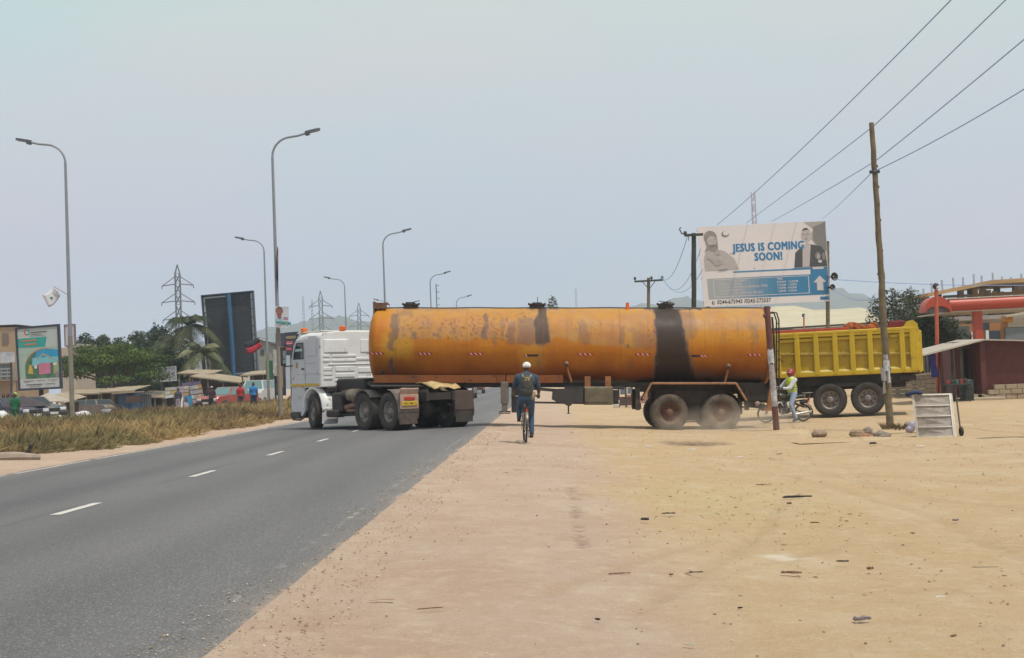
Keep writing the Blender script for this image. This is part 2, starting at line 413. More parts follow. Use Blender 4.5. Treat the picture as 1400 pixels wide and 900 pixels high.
sf = math_('ADD', s1.outputs[1], math_('MULTIPLY', math_('SUBTRACT', noise(4.5, 8, .75, None, (1, 7, 0)), .5), .9)); c = mix(ramp(sf, .72, .98), c, (.44, .32, .23))
l.new(c, bs.inputs['Base Color']); bs.inputs['Roughness'].default_value = .82; bs.inputs['Specular IOR Level'].default_value = .35
bp = n.new('ShaderNodeBump'); bp.inputs['Strength'].default_value = .7; bp.inputs['Distance'].default_value = .015
l.new(noise(55, 5, .8), bp.inputs['Height']); l.new(bp.outputs[0], bs.inputs['Normal'])
def road_sheet(name, u0, u1, dz, lo=True):
    us = np.concatenate([np.linspace(u0, -2.2, 70), np.linspace(-2.18, u1, 30)]) if lo else np.linspace(u0, u1, 40); vs_ = np.concatenate([[-60, -20, 0], np.geomspace(4, 120, 420), np.geomspace(123, 2400, 60)])
    Ur, Vr = np.meshgrid(us, vs_)
    if lo:
        jag = (fbm(vs_*1.1, vs_*0, 4, 3)-.5)*.10+(fbm(vs_*7, vs_*0, 3, 4)-.5)*.04
        wgt = ss(u1-.5, u1, Ur); Ur = Ur+wgt*jag[:, None]*1.6
        jag2 = (fbm(vs_*.8, vs_*0+9, 4, 13)-.5)*.5; Ur = Ur+ss(u0+.5, u0, Ur)*jag2[:, None]
    Zr = np.full(Ur.shape, .27+dz)-.03*ss(-1.86, -1.66, Ur)
    wheel = np.zeros(Ur.shape)
    for c0, wd, st in ((-8.55, .34, .55), (-6.75, .38, .85), (-4.6, .40, .45), (-2.95, .45, .5)):
        wheel += st*np.exp(-((Ur-c0+.15*(vnoise(Vr*.05, 0*Vr, 5)-.5))/wd)**2)
    crackl = np.exp(-((Ur+5.72)/.035)**2)*.5*(fbm(Vr*.6, Vr*0, 3, 21) > .45)
    sandm = np.clip(ss(-2.15, -1.62, Ur+.30*(fbm(Vr*.9, Ur*2, 3, 2)-.5))*.95+ss(-8.9, -9.5, Ur+.3*(fbm(Vr*.4, Ur, 3, 7)-.5))*.8, 0, 1)
    sandm = np.maximum(sandm, .5*ss(38, 60, Vr)*(1-ss(60, 400, Vr))*0)
    spk = ss(-6.5, -2, Ur)*.55+.1; wl = np.exp(-((Ur+2.03+.03*(fbm(Vr*.4, Vr*0, 2, 61)-.5))/.030)**2)*(Vr < 36)
    PR = np.stack([Ur*RN.x+Vr*RD.x, Ur*RN.y+Vr*RD.y, Zr], -1).reshape(-1, 3)
    nr, nc = Ur.shape; ii = np.arange(nr*nc).reshape(nr, nc)
    Fr = np.stack([ii[:-1, :-1], ii[:-1, 1:], ii[1:, 1:], ii[1:, :-1]], -1).reshape(-1, 4)
    C = np.stack([np.clip(wheel*.8+crackl, 0, 1), sandm, spk], -1).reshape(-1, 3)
    o = link(name, nmesh(name, PR, Fr, am, {'ra': C, 'rb': np.stack([wl, wl*0, wl*0], -1).reshape(-1, 3)}, True)); o['kind'] = 'structure'; return o
road = road_sheet('road', -9.55, -1.62, .004)
far_carriageway = road_sheet('road', -27.2, -20.2, .07, False)
pm, n, l, bs = node_mat('road_paint'); math_, mix, ramp, noise, tcn = NM(n, l)
c = mix(ramp(noise(9, 6, .8), .42, .62), (.52, .49, .44), (.17, .155, .145)); l.new(c, bs.inputs['Base Color']); bs.inputs['Roughness'].default_value = .8
pm2, n, l, bs = node_mat('worn_road_paint'); math_, mix, ramp, noise, tcn = NM(n, l)
c = mix(ramp(noise(3.0, 6, .8), .40, .50), (.30, .275, .25), (.165, .152, .146)); l.new(c, bs.inputs['Base Color']); bs.inputs['Roughness'].default_value = .8
pm3, n, l, bs = node_mat('centre_dash_paint'); math_, mix, ramp, noise, tcn = NM(n, l)
c = mix(ramp(noise(14, 6, .8), .55, .72), (.56, .53, .47), (.22, .205, .19)); l.new(c, bs.inputs['Base Color']); bs.inputs['Roughness'].default_value = .7
def paint(name, u, v0, v1, wd, m, step=1.0, wob=.0, breaks=0.0):
    mb = MB().mat(m); k = v0
    while k < v1:
        k2 = min(k+step, v1)
        if not (breaks and rnd.random() < breaks):
            a = wd*(.5+rnd.uniform(-.08, .08)); b = wd*(.5+rnd.uniform(-.08, .08))
            mb.add([uv2(u-a, k, .2785), uv2(u+b, k, .2785), uv2(u+a, k2, .2785), uv2(u-b, k2, .2785)], [(0, 1, 2, 3)])
        k = k2
    o = part(name, mb, road); return o
paint('edge_line', -9.33, 8, 75, .12, pm, .45, 0, .05)
paint('edge_line', -9.33, 75, 600, .12, pm, 8)
0 and paint('worn_edge_line', -2.02, 5, 34, .055, pm2, .22, 0, .30)
for k in range(-1, 30):
    v0 = 15.85+6.08*k
    if k == 5: continue
    paint('lane_dash', -5.555, v0, v0+1.52, .115, pm3, 1.6 if k > 8 else .38)
# ---------------------------------------------------------------- hills
def ridge(name, pxs, tops, Y, mat_, depth=300):
    xs = np.linspace(pxs[0], pxs[-1], 90); vs = []
    tp = np.interp(xs, pxs, tops)+(fbm(xs*.06, xs*0, 4, int(Y))-.5)*7+(fbm(xs*.5, xs*0, 3, 5)-.5)*2.5
    nrow = 7
    for j in range(nrow):
        f = j/(nrow-1)
        for x, t in zip(xs, tp):
            p = at(x, t, Y); h = max(p.z, 0)
            hh_ = h*math.sin(f*PI/2)*(1+.10*float(vnoise(x*.2+9*j, j*3.0, 3)-.5)) if j < nrow-1 else h
            q = p+Vector((0, -depth*(1-f), 0)); vs.append((q.x*(1), q.y, hh_-2+2*f))
    for x, t in zip(xs, tp):
        p = at(x, t, Y); vs.append((p.x, p.y+depth, -2))
    m_ = len(xs); fs = [(j*m_+i, j*m_+i+1, (j+1)*m_+i+1, (j+1)*m_+i) for j in range(nrow) for i in range(m_-1)]
    mb = MB().mat(mat_); mb.add(vs, fs, True); o = part(name, mb); o['kind'] = 'structure'; return o
hm = M('hill_scrub', (.06, .07, .055), .95, var=.45, scale=.02)
ridge('hills', [250, 330, 380, 420, 470, 520, 600], [480, 458, 450, 440, 433, 442, 480], 1700, hm)
ridge('hills', [700, 760, 800, 850, 900, 935, 960, 1010, 1060, 1100, 1135, 1150, 1175, 1200, 1240, 1300, 1420, 1500], [470, 430, 424, 419, 416, 404, 412, 410, 402, 400, 396, 399, 405, 413, 419, 421, 420, 440], 1900, hm)
# ================================================================ shared vehicle pieces
RUB = M('rubber', (.035, .032, .03), .85, var=.25, scale=6, bump=.3, bscale=60, dust=.5, dustcol=(.13, .10, .075))
RUBD = M('dusty_rubber', (.05, .043, .037), .9, var=.25, scale=6, bump=.3, bscale=60, dust=.95, dustcol=(.21, .145, .10))
STEEL = M('dark_steel', (.026, .023, .022), .6, .1, .3, 6, .3, 30, .35, (.11, .08, .06))
GREY = M('grey_steel', (.19, .18, .17), .55, .3, .25, 5, .2, 30, .4, (.3, .24, .17), .25)
RIMG = M('rim_grey', (.26, .25, .245), .55, .3, .3, 8, .2, 40, .5, (.25, .18, .12), .3)
RIMR = M('rusty_rim', (.11, .045, .028), .8, 0, .35, 8, .3, 40, .5, (.22, .13, .08), .5)
WHITE = M('white_cab_paint', (.80, .80, .79), .38, 0, .06, 2.5, .06, 8, .16, (.42, .34, .25), .04)
WHITE_SH = M('shaded_white_paint', (.56, .58, .62), .35, 0, .07, 2.5, .05, 8, .15, (.40, .34, .27), .03)  # cab white greyed for the side turned from the sun, shade in the colour
BLK = M('black_plastic', (.022, .022, .024), .45, 0, .2, 6, 0, 40, .25, (.2, .15, .1))
GLASS = M('dark_glass', (.02, .026, .028), .06, 0, 0, spec=.8)
GLASST = M('tinted_glass', (.12, .22, .22), .08, 0, 0, spec=.8)
ORG = M('orange_chassis_paint', (.30, .10, .022), .55, 0, .3, 3, .2, 20, .35, (.25, .15, .08), .35)
REDL = M('red_lens', (.45, .03, .02), .3, 0, .1)
ORL = M('orange_lens', (.75, .14, .02), .35, 0, .1)
WHP = M('white_plain_paint', (.75, .75, .73), .5, 0, .08, 5, 0, 20, .1)
YEL = M('yellow_plate', (.72, .45, .03), .5, 0, .2, 20)
TANW = M('pinkish_worn_panel', (.42, .27, .20), .7, 0, .2, 6, .1, 20, .2)

def wheel_meshes(name, r, w, rub, rimm, rimr=.29):
    """axis along Y, outer face at -Y; returns (tyre mesh, rim mesh)"""
    t = MB().mat(rub); h = w/2
    prof = [(rimr, -h*.75), (rimr+.02, -h*.88), (rimr+.06, -h*.97), (r*.80, -h), (r*.93, -h*.97), (r*.985, -h*.84), (r, -h*.72)]
    for k in (-.42, 0.0, .42): prof += [(r, h*k-.016), (r-.014, h*k-.012), (r-.014, h*k+.012), (r, h*k+.016)]
    prof += [(r, h*.72), (r*.985, h*.84), (r*.93, h*.97), (r*.80, h), (rimr+.06, h*.97), (rimr, h*.75)]
    t.lathe(prof, axis='Y', n=44)
    for k in range(40):      # shoulder lugs
        a = 2*PI*k/40
        for sg in (-1, 1):
            t.box(((r-.004)*math.cos(a), sg*h*.80, (r-.004)*math.sin(a)), (.022, h*.26, .045), (0, -a, 0))
    tm = t.mesh('wheel')
    m = MB().mat(rimm)
    m.lathe([(rimr+.012, -h*.80), (rimr+.012, -h*.72), (rimr-.02, -h*.66), (rimr-.035, -h*.35), (rimr-.05, -h*.15), (rimr-.12, -h*.10), (rimr-.13, -h*.22), (.115, -h*.30), (.10, -h*.62), (.07, -h*.72), (0.0, -h*.74)], axis='Y', n=32)
    m.lathe([(rimr+.01, h*.74), (rimr-.03, h*.6), (rimr-.05, 0), (.0, 0)], axis='Y', n=24)
    for k in range(10):
        a = 2*PI*k/10; m.cyl((.155*math.cos(a), -h*.22, .155*math.sin(a)), (.155*math.cos(a), -h*.48, .155*math.sin(a)), .016, .014, 6)
    for k in range(8):       # hand holes
        a = 2*PI*(k+.5)/8; m.mat(BLK).ell(((rimr-.085)*math.cos(a), -h*.115, (rimr-.085)*math.sin(a)), (.028, .012, .028), None, 8, 5); m.mat(rimm)
    return tm, m.mesh('rim')
WT, WR = wheel_meshes('w', .525, .29, RUB, RIMG)
WTD, WRD = wheel_meshes('wd', .525, .29, RUBD, RIMR)
def wheel(parent, loc, rz=0.0, dusty=False, spin=0.0, label=None):
    o = link('wheel', WTD if dusty else WT, parent); o.location = loc; o.rotation_euler = (0, spin, rz)
    if label: o['label'] = label
    link('rim', WRD if dusty else WR, o); return o
# ================================================================ the tanker trailer
TY = 41.65; PX0, PZ0 = 775.0, 470.0
pL, pR = at(505, PZ0, TY), at(1045, PZ0, TY)
TX = (pR-pL).normalized(); TZ = Vector((0, 0, 1)); TZ = (TZ-TX*TZ.dot(TX)).normalized(); TYv = TZ.cross(TX)
TC = at(PX0, PZ0, TY)-Vector((0, 0, .055))
trot = Matrix((TX, TYv, TZ)).transposed()
base = TC-TZ*2.52
trailer = thing('tanker_trailer', 'long rusty orange tanker trailer with black spill streaks crossing the road behind the white lorry', 'tanker trailer', base, rot=trot.to_euler())
S0 = FPX/math.hypot(TY, 0)
def tx(px, dy=0.0): return (px-PX0)/FPX*(TY+dy)+.038*dy
def tz(py, dy=0.0): return 2.52+(PZ0-py)/FPX*(TY+dy)+.024*dy+.02*(dy < -.5)
R0 = 1.08
# tank shell with masks for fading, spills and rust
xs = np.linspace(tx(505), tx(1046), 460); th = np.linspace(0, 2*PI, 193)[:-1]
XX, TH = np.meshgrid(xs, th, indexing='ij')
headL = .30
prof = np.ones(len(xs)); 
for i, x in enumerate(xs):
    a = (x-xs[0])/headL
    if a < 1: prof[i] = max(.02, (1-(1-a)**2.3)**(1/2.3))
RR = R0*prof[:, None]*(1+.004*(fbm(XX*1.3, TH*2, 3, 2)-.5)*2)
seam = np.zeros_like(XX)
for s in (545, 640, 742, 845, 940): seam = np.maximum(seam, np.exp(-((XX-tx(s))/.02)**2))
RR = RR+seam*.004
YY = -RR*np.cos(TH); ZZ = RR*np.sin(TH)
PXm = PX0+XX*S0; side = np.where(np.cos(TH) > 0, 1, 0)
PYm = PZ0-(ZZ/R0*1.08)*S0*1.0
nz1 = fbm(PXm*.05+60*(1-side), PYm*.05, 4, 1); nz2 = fbm(PXm*.22+40*(1-side), PYm*.16, 4, 2); nz3 = fbm(PXm*.012, PYm*.2, 3, 3)
wx = PXm+(nz1-.5)*10+(nz2-.5)*6; wy = PYm+(nz1-.5)*9+(nz2-.5)*7
wob = (fbm(PXm*.07, PXm*0, 4, 11)-.5)*9
edge_y = np.interp(PXm, [505, 540, 600, 690, 740, 760, 800, 860, 900, 950, 1046], [430, 461, 462, 463, 470, 458, 468, 474, 468, 452, 450])
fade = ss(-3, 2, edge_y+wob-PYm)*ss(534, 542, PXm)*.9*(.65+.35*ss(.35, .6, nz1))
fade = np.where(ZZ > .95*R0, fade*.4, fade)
def rect(x0, x1, y0, y1, e=3.0): return ss(x0-e, x0+e, wx)*(1-ss(x1-e, x1+e, wx))*ss(y0-e, y0+e, wy)*(1-ss(y1-e, y1+e, wy))
dark = np.zeros_like(XX)
def dk(v, k=1.0):
    global dark; dark = np.maximum(dark, v*k)
xr = np.interp(PYm, [415, 430, 445, 480, 500, 525], [930, 931, 932, 938, 945, 953]); xl = np.interp(PYm, [415, 430, 445, 525], [889, 892, 890, 889])
jit = (nz2-.5)*5+(fbm(PXm*.5, PYm*.03, 3, 71)-.5)*7
dk(ss(-4, 5, PXm-xl+jit)*(1-ss(-8, 5, PXm-xr+jit)), 1.0); drip = ss(.50, .66, fbm(PXm*.42, PYm*.018, 3, 83))*ss(424, 440, PYm)*(1-ss(455, 512, PYm+40*(vnoise(PXm*.3, PXm*0, 4)-.5))); dk(drip*.24*(.4+.6*(PXm > 540)))
xr2 = np.interp(PYm, [415, 426, 436, 468, 472], [750, 746, 749, 752, 748]); xl2 = np.interp(PYm, [415, 430, 438, 470], [736, 733, 728, 731])
dk(ss(-2, 2, PXm-xl2+jit*.5)*(1-ss(-2, 2, PXm-xr2+jit*.5))*(1-ss(468, 473, wy)), .80)
for a, b, c0, d0, k in ((693, 704, 436, 470, .55), (706, 730, 434, 470, .52), (660, 668, 428, 464, .62), (684, 690, 432, 464, .4), (538, 550, 428, 462, .62),
                        (533, 541, 452, 476, .6), (536, 541, 486, 503, .75), (539, 546, 500, 512, .7), (521, 531, 503, 522, .8), (545, 568, 424, 432, .4),
                        (602, 607, 444, 464, .45), (566, 572, 452, 464, .5), (788, 802, 440, 467, .42), (842, 851, 443, 470, .42), (862, 897, 452, 476, .34),
                        (926, 948, 426, 464, .42), (1016, 1028, 444, 462, .45), (1019, 1024, 462, 488, .35), (853, 857, 470, 476, .8), (857, 861, 495, 503, .7),
                        (905, 935, 470, 500, .6), (673, 679, 450, 470, .4), (730, 741, 476, 520, .25), (622, 626, 440, 462, .3)):
    dk(rect(a, b, c0, d0, 2.2), k)
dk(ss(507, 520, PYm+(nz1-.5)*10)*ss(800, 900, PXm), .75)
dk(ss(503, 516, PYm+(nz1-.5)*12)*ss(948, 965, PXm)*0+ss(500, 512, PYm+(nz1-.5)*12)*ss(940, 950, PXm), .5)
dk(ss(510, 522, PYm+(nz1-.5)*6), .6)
dk(.55*(1-ss(0, 1.2, np.abs(PXm-((735+(PYm-490)*.28))+jit*.2)-1.3))*ss(488, 492, PYm)*(1-ss(506, 510, PYm)))
dk(rect(548, 640, 418, 424, 2), .3); dk(rect(880, 960, 416, 423, 2), .8); dk(rect(720, 765, 416, 422, 2), .6)
rust = np.zeros_like(XX)
for a, b, c0, d0, k in ((596, 640, 436, 466, 1.0), (640, 700, 428, 464, .85), (560, 590, 430, 466, .7), (545, 568, 440, 470, .6), (700, 726, 424, 446, .7),
                        (780, 830, 436, 462, .5), (878, 897, 436, 470, .7), (965, 1010, 446, 468, .35), (1010, 1035, 440, 470, .4), (628, 640, 462, 480, .5), (740, 760, 470, 522, .35)):
    rust = np.maximum(rust, rect(a, b, c0, d0, 6)*k)
rust = np.where(side > 0, rust, .5*ss(.55, .7, nz1))
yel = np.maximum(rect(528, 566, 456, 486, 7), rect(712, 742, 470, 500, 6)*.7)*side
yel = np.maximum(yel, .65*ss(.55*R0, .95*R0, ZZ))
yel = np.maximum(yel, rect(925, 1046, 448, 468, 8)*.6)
redd = ss(476, 512, PYm+(nz1-.5)*14)*.95  # lower flank grime, deepened so the underside shade sits in the colour
V3 = np.stack([XX, YY, ZZ+2.52], -1).reshape(-1, 3); nX, nT = XX.shape; ii = np.arange(nX*nT).reshape(nX, nT)
i2 = np.roll(ii, -1, 1); F4 = np.stack([ii[:-1], ii[1:], i2[1:], i2[:-1]], -1).reshape(-1, 4)
V3 = np.vstack([V3, [[xs[-1]+.12, 0, 2.52]]]); cidx = len(V3)-1
F4 = np.vstack([F4, np.array([[ii[-1, k], cidx, cidx, i2[-1, k]] for k in range(0)]).reshape(-1, 4).astype(int)]) if False else F4
pad = lambda a: np.vstack([a, a[-1:]])
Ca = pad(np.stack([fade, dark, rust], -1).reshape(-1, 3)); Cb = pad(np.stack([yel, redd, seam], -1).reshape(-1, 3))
tm, n, l, bs = node_mat('tank_paint'); math_, mix, ramp, noise, tcn = NM(n, l)
a1 = n.new('ShaderNodeAttribute'); a1.attribute_name = 'ta'; s1 = n.new('ShaderNodeSeparateColor'); l.new(a1.outputs[0], s1.inputs[0])
a2 = n.new('ShaderNodeAttribute'); a2.attribute_name = 'tb'; s2 = n.new('ShaderNodeSeparateColor'); l.new(a2.outputs[0], s2.inputs[0])
c = mix(ramp(noise(1.6, 5), .35, .65), (.44, .145, .009), (.50, .19, .014))
c = mix(ramp(noise(1.1, 5, .7, (2.5, 1, .25), (3, 0, 0)), .45, .62, 0, .5), c, (.42, .125, .013))
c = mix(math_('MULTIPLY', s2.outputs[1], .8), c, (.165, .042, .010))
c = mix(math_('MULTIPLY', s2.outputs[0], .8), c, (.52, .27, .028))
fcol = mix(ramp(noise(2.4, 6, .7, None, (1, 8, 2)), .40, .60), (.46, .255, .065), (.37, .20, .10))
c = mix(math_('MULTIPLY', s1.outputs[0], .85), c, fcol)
c = mix(math_('MULTIPLY', s1.outputs[0], ramp(noise(5, 7, .75, (1, 1, .6), (1, 1, 2)), .56, .66, 0, .55)), c, (.40, .22, .16))
rm = math_('MULTIPLY', ramp(noise(9.5, 8, .75), .52, .60), ramp(s1.outputs[2], .15, .8), True)
c = mix(math_('MULTIPLY', rm, .85), c, mix(ramp(noise(11, 4), .4, .6), (.24, .075, .022), (.12, .05, .035)))
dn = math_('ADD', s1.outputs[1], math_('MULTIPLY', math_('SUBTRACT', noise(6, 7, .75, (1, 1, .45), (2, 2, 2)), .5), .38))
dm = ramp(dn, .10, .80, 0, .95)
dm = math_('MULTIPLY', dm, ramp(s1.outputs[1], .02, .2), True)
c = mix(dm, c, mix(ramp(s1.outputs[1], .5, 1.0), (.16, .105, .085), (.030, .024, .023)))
spk = ramp(noise(24, 6, .8), .66, .72, 0, .55); c = mix(spk, c, (.14, .06, .035))
c = mix(math_('MULTIPLY', s2.outputs[2], .35), c, (.22, .09, .03))
c = mix(ramp(noise(1.4, 6, .7, (6, 1, .35), (0, 4, 0)), .60, .75, 0, .3), c, (.20, .09, .05))
l.new(c, bs.inputs['Base Color']); l.new(ramp(noise(3, 5), .3, .7, .42, .65), bs.inputs['Roughness']); bs.inputs['Specular IOR Level'].default_value = .22
bp = n.new('ShaderNodeBump'); bp.inputs['Strength'].default_value = .35; bp.inputs['Distance'].default_value = .05
l.new(noise(1.5, 3, .5, (1, 1, 1)), bp.inputs['Height'])
bp2 = n.new('ShaderNodeBump'); bp2.inputs['Strength'].default_value = .25; bp2.inputs['Distance'].default_value = .01; l.new(noise(18, 6, .7), bp2.inputs['Height'])
l.new(bp.outputs[0], bp2.inputs['Normal']); l.new(bp2.outputs[0], bs.inputs['Normal'])
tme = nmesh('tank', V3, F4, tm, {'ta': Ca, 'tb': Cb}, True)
bm = bmesh.new(); bm.from_mesh(tme); bm.verts.ensure_lookup_table()
cv = bm.verts[cidx]
for k in range(nT):
    try: bm.faces.new((bm.verts[int(ii[-1, k])], bm.verts[int(i2[-1, k])], cv))
    except Exception: pass
try: bm.faces.new([bm.verts[int(q)] for q in ii[0][::-1]])
except Exception: pass
bmesh.ops.recalc_face_normals(bm, faces=bm.faces); bm.to_mesh(tme); bm.free()
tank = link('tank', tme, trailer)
# rear ring flange
b = MB().mat(ORG); b.lathe([(R0-.01, tx(1041)), (R0+.03, tx(1041)), (R0+.03, tx(1046)), (R0-.02, tx(1046.5))], (0, 0, 2.52), 'X', 96); part('rear_rim_band', b, trailer)
# black cable along the crown + top fittings
b = MB().mat(BLK); b.tube([(tx(p), 0, 2.52+R0+.022+.006*math.sin(p*.07)) for p in range(514, 1056, 12)], .018, 6); part('top_rail', b, trailer)
for px in (561.5, 734, 910):
    b = MB().mat(M('manhole_iron', (.032, .026, .024), .75, .1, .3, 9, .3, 40, .2)); x = tx(px); z0 = 2.52+R0
    b.lathe([(.22, -.06), (.22, .10), (.25, .105), (.25, .14), (0, .145)], (x, 0, z0), 'Z', 28, False)
    for k in range(6): a = k*PI/3; b.box((x+.235*math.cos(a), .235*math.sin(a), z0+.13), (.05, .03, .07), (0, 0, a))
    m_ = part('manhole', b, trailer)
    h = MB().mat(BLK)
    if px < 600: h.bar((x-.05, 0, z0+.16), (x+.26, -.05, z0+.23), .02, .02); h.bar((x-.15, 0, z0+.17), (x+.1, 0, z0+.17), .05, .04)
    elif px < 800: h.cyl((x+.02, 0, z0+.14), (x+.02, 0, z0+.34), .012, .010, 6); h.box((x, 0, z0+.16), (.22, .05, .04))
    else: h.bar((x-.2, 0, z0+.22), (x+.22, 0, z0+.17), .018, .018); h.bar((x-.12, .03, z0+.16), (x+.15, -.03, z0+.24), .018, .018); h.box((x, 0, z0+.16), (.18, .05, .04))
    part('lid_handle', h, m_)
b = MB().mat(M('rusty_brown_plate', (.13, .055, .03), .8, 0, .3, 6, .2, 30, .2)); b.box((tx(513), 0, 2.52+R0-.02), (.05, .9, .42), None, .01); b.box((tx(521), -.44, 2.52+R0+.06), (.4, .03, .16)); b.box((tx(521), 0, 2.52+R0+.14), (.42, .9, .02)); part('front_guard_plate', b, trailer)
b = MB().mat(ORL); b.cyl((tx(857), -.25, 2.52+R0-.05), (tx(857), -.25, 2.52+R0+.16), .055, .05, 12); part('marker_lamp', b, trailer)
# reflective strips
RS, WS, DS = M('reflector_red', (.42, .03, .02), .4, 0, .15, 30), M('reflector_white', (.72, .66, .62), .4, 0, .1, 30), M('tarred_tape', (.03, .02, .02), .7)
for a, c2, k in ((505, 525, 0), (571, 591, 0), (640, 661, 0), (716, 736, 1), (789, 811, 0), (868, 889, 0), (945, 967, 2), (1021, 1042, 0)):
    mb = MB(); zc = tz(482+(2 if k else 0)+(a-505)*.003, -1.0)
    def P(s, t, pr=.004): 
        z = zc+t; yy = -math.sqrt(max(0, (R0+pr)**2-(z-2.52)**2)); return (tx(a, -1)+(tx(c2, -1)-tx(a, -1))*s, yy, z)
    h = .030
    mb.mat(DS if k == 1 else RS); mb.add([P(0, -h), P(1, -h), P(1, h), P(0, h)], [(0, 1, 2, 3)])
    mb.add([P(0, -h, 0), P(1, -h, 0), P(1, h, 0), P(0, h, 0)], [(0, 3, 2, 1)])
    if k == 1: mb.mat(RS); mb.add([P(0, -h, .006), P(.2, -h, .006), P(.2, h, .006), P(0, h, .006)], [(0, 1, 2, 3)])
    if k == 2: mb.mat(DS); mb.add([P(0, -h, .006), P(.5, -h, .006), P(.5, h, .006), P(0, h, .006)], [(0, 1, 2, 3)])
    for q in ((.12, .42, .72) if k == 0 else ((.08,) if k == 1 else (.58, .78))):
        mb.mat(WS); mb.add([P(q+.10, -h*.9, .008), P(q+.18, -h*.9, .008), P(q+.06, h*.9, .008), P(q-.02, h*.9, .008)], [(0, 1, 2, 3)])
    part('reflective_strip', mb, trailer)
# side skirt, frame rails, cross boxes
ORS = M('orange_skirt_paint', (.36, .105, .014), .5, 0, .2, 3, .15, 20, .1, (.25, .15, .08), .15)
for a, c2 in ((512, 678), (679, 691), (692, 733), (734, 770)):
    b = MB().mat(ORS); b.box(((tx(a, -.7)+tx(c2, -.7))/2, -.70, tz(516.5, -.7)), (tx(c2)-tx(a)-.015, .03, .235), None, .008); part('skirt_panel', b, trailer)
b = MB().mat(STEEL)
for y in (-.45, .45): b.box(((tx(560)+tx(1030))/2, y, tz(523.5)), (tx(1030)-tx(560), .10, .15), None, .01)
for px in range(580, 1030, 50): b.box((tx(px), 0, tz(523)), (.10, .9, .16))
b.box(((tx(870)+tx(1040))/2, 0, tz(527)), (tx(1040)-tx(870), 1.3, .26)); part('chassis_frame', b, trailer)
b = MB().mat(M('greasy_plate', (.045, .035, .03), .6, 0, .3, 4)); b.box((tx(560), 0, tz(525.5)), (2.1, 1.9, .07), None, .015); b.box((tx(545), 0, tz(522)), (1.7, 1.3, .14), None, .02); part('coupling_plate', b, trailer)
# landing legs
for y, px in ((-.95, 690), (.75, 706)):
    b = MB().mat(M('landing_leg_grey', (.15, .125, .11), .6, .1, .25, 6, .1, 30, .3, (.25, .18, .12), .2)); x = tx(690)
    b.box((x, y, tz(534)), (.22, .15, .62), None, .012); b.box((x, y, tz(548)), (.15, .11, .60), None, .01); part('landing_leg', b, trailer)
    f = MB().mat(GREY); f.box((x, y, tz(565, -.9)+.04), (.34, .28, .04), None, .01); f.cyl((x, y, tz(562)), (x, y, tz(565)+.1), .03, None, 8); part('leg_foot', f, trailer)
b = MB().mat(STEEL); b.bar((tx(690), -.95, tz(528)), (tx(690), .75, tz(528)), .05); b.bar((tx(690), -.90, tz(548)), (tx(690), .7, tz(530)), .04); part('leg_brace', b, trailer)
b = MB().mat(BLK); b.box((tx(712), -.35, tz(541)), (.55, .5, .85), None, .02); part('battery_box', b, trailer)
# side guard tubes and air tank
b = MB().mat(STEEL); b.bar((tx(725), -.98, tz(528)), (tx(770), -.98, tz(532)), .05, .09); b.bar((tx(730), -.95, tz(547)), (tx(800), -.95, tz(548)), .04, .055); part('side_guard_rail', b, trailer)
b = MB().mat(M('black_valve_box', (.03, .027, .03), .6, 0, .25, 5, .1, 30, .3, (.15, .11, .08)))
x0, x1 = tx(755, -1), tx(797, -1)
b.prism([(x0, tz(545, -1)), (x0+.02, tz(533, -1)), (x0+.18, tz(530, -1)), (x1, tz(530, -1)), (x1, tz(549, -1)), (x0+.60, tz(549, -1)), (x0+.52, tz(553, -1)), (x0+.47, tz(554.5, -1)), (x0+.42, tz(553, -1)), (x0+.30, tz(549.5, -1)), (x0+.12, tz(548, -1))], -1.06, -.35, 'Y')
vb = part('valve_box', b, trailer)
b = MB().mat(BLK); b.cyl((x0+.47, -.7, tz(554, -1)), (x0+.47, -.7, tz(564, -1)), .022, .018, 8); b.cyl((x0+.47, -.7, tz(563.4, -1)), (x0+.47, -.7, tz(564.4, -1)), .05, .05, 8); part('drain_pipe', b, vb)
b = MB().mat(M('brown_toolbox', (.10, .085, .05), .75, 0, .3, 5, .15, 30, .3)); b.box((tx(818, -1), -.72, tz(539.5, -1)), (.84, .55, .52), None, .03)
b.box((tx(816, -1), -1.0, tz(538.5, -1)), (.70, .02, .40), None, .01); part('tool_box', b, trailer)
b = MB().mat(STEEL); b.bar((tx(770), -.9, tz(527.5)), (tx(850), -.9, tz(527.5)), .05, .09); b.box((tx(835), -.5, tz(540)), (.35, .5, .4)); part('bracket_rail', b, trailer)
for px in (803, 831): b = MB().mat(ORG); b.box((tx(px, -.9), -.93, tz(520.5, -1)), (.17, .06, .30), None, .01); part('hanger_plate', b, trailer)
# pipe outlets on the flank
for px, py, bot in ((774.5, 496, 521), (996, 499, 522)):
    x, z = tx(px, -1), tz(py, -1); y = -math.sqrt(R0**2-(z-2.52)**2)
    b = MB().mat(ORG); b.lathe([(.0, -.07), (.075, -.07), (.075, .02), (.05, .06)], (x, y-.02, z), 'Y', 16); b.bar((x, y+.01, z-.10), (x+(.14 if px < 900 else -.10), -.88, tz(bot, -1)), .12, .05)
    o_ = part('flank_valve', b, trailer); f = MB().mat(BLK); f.lathe([(0, -.09), (.045, -.09), (.045, -.05)], (x, y-.02, z-.02), 'Y', 12); part('valve_cap', f, o_)
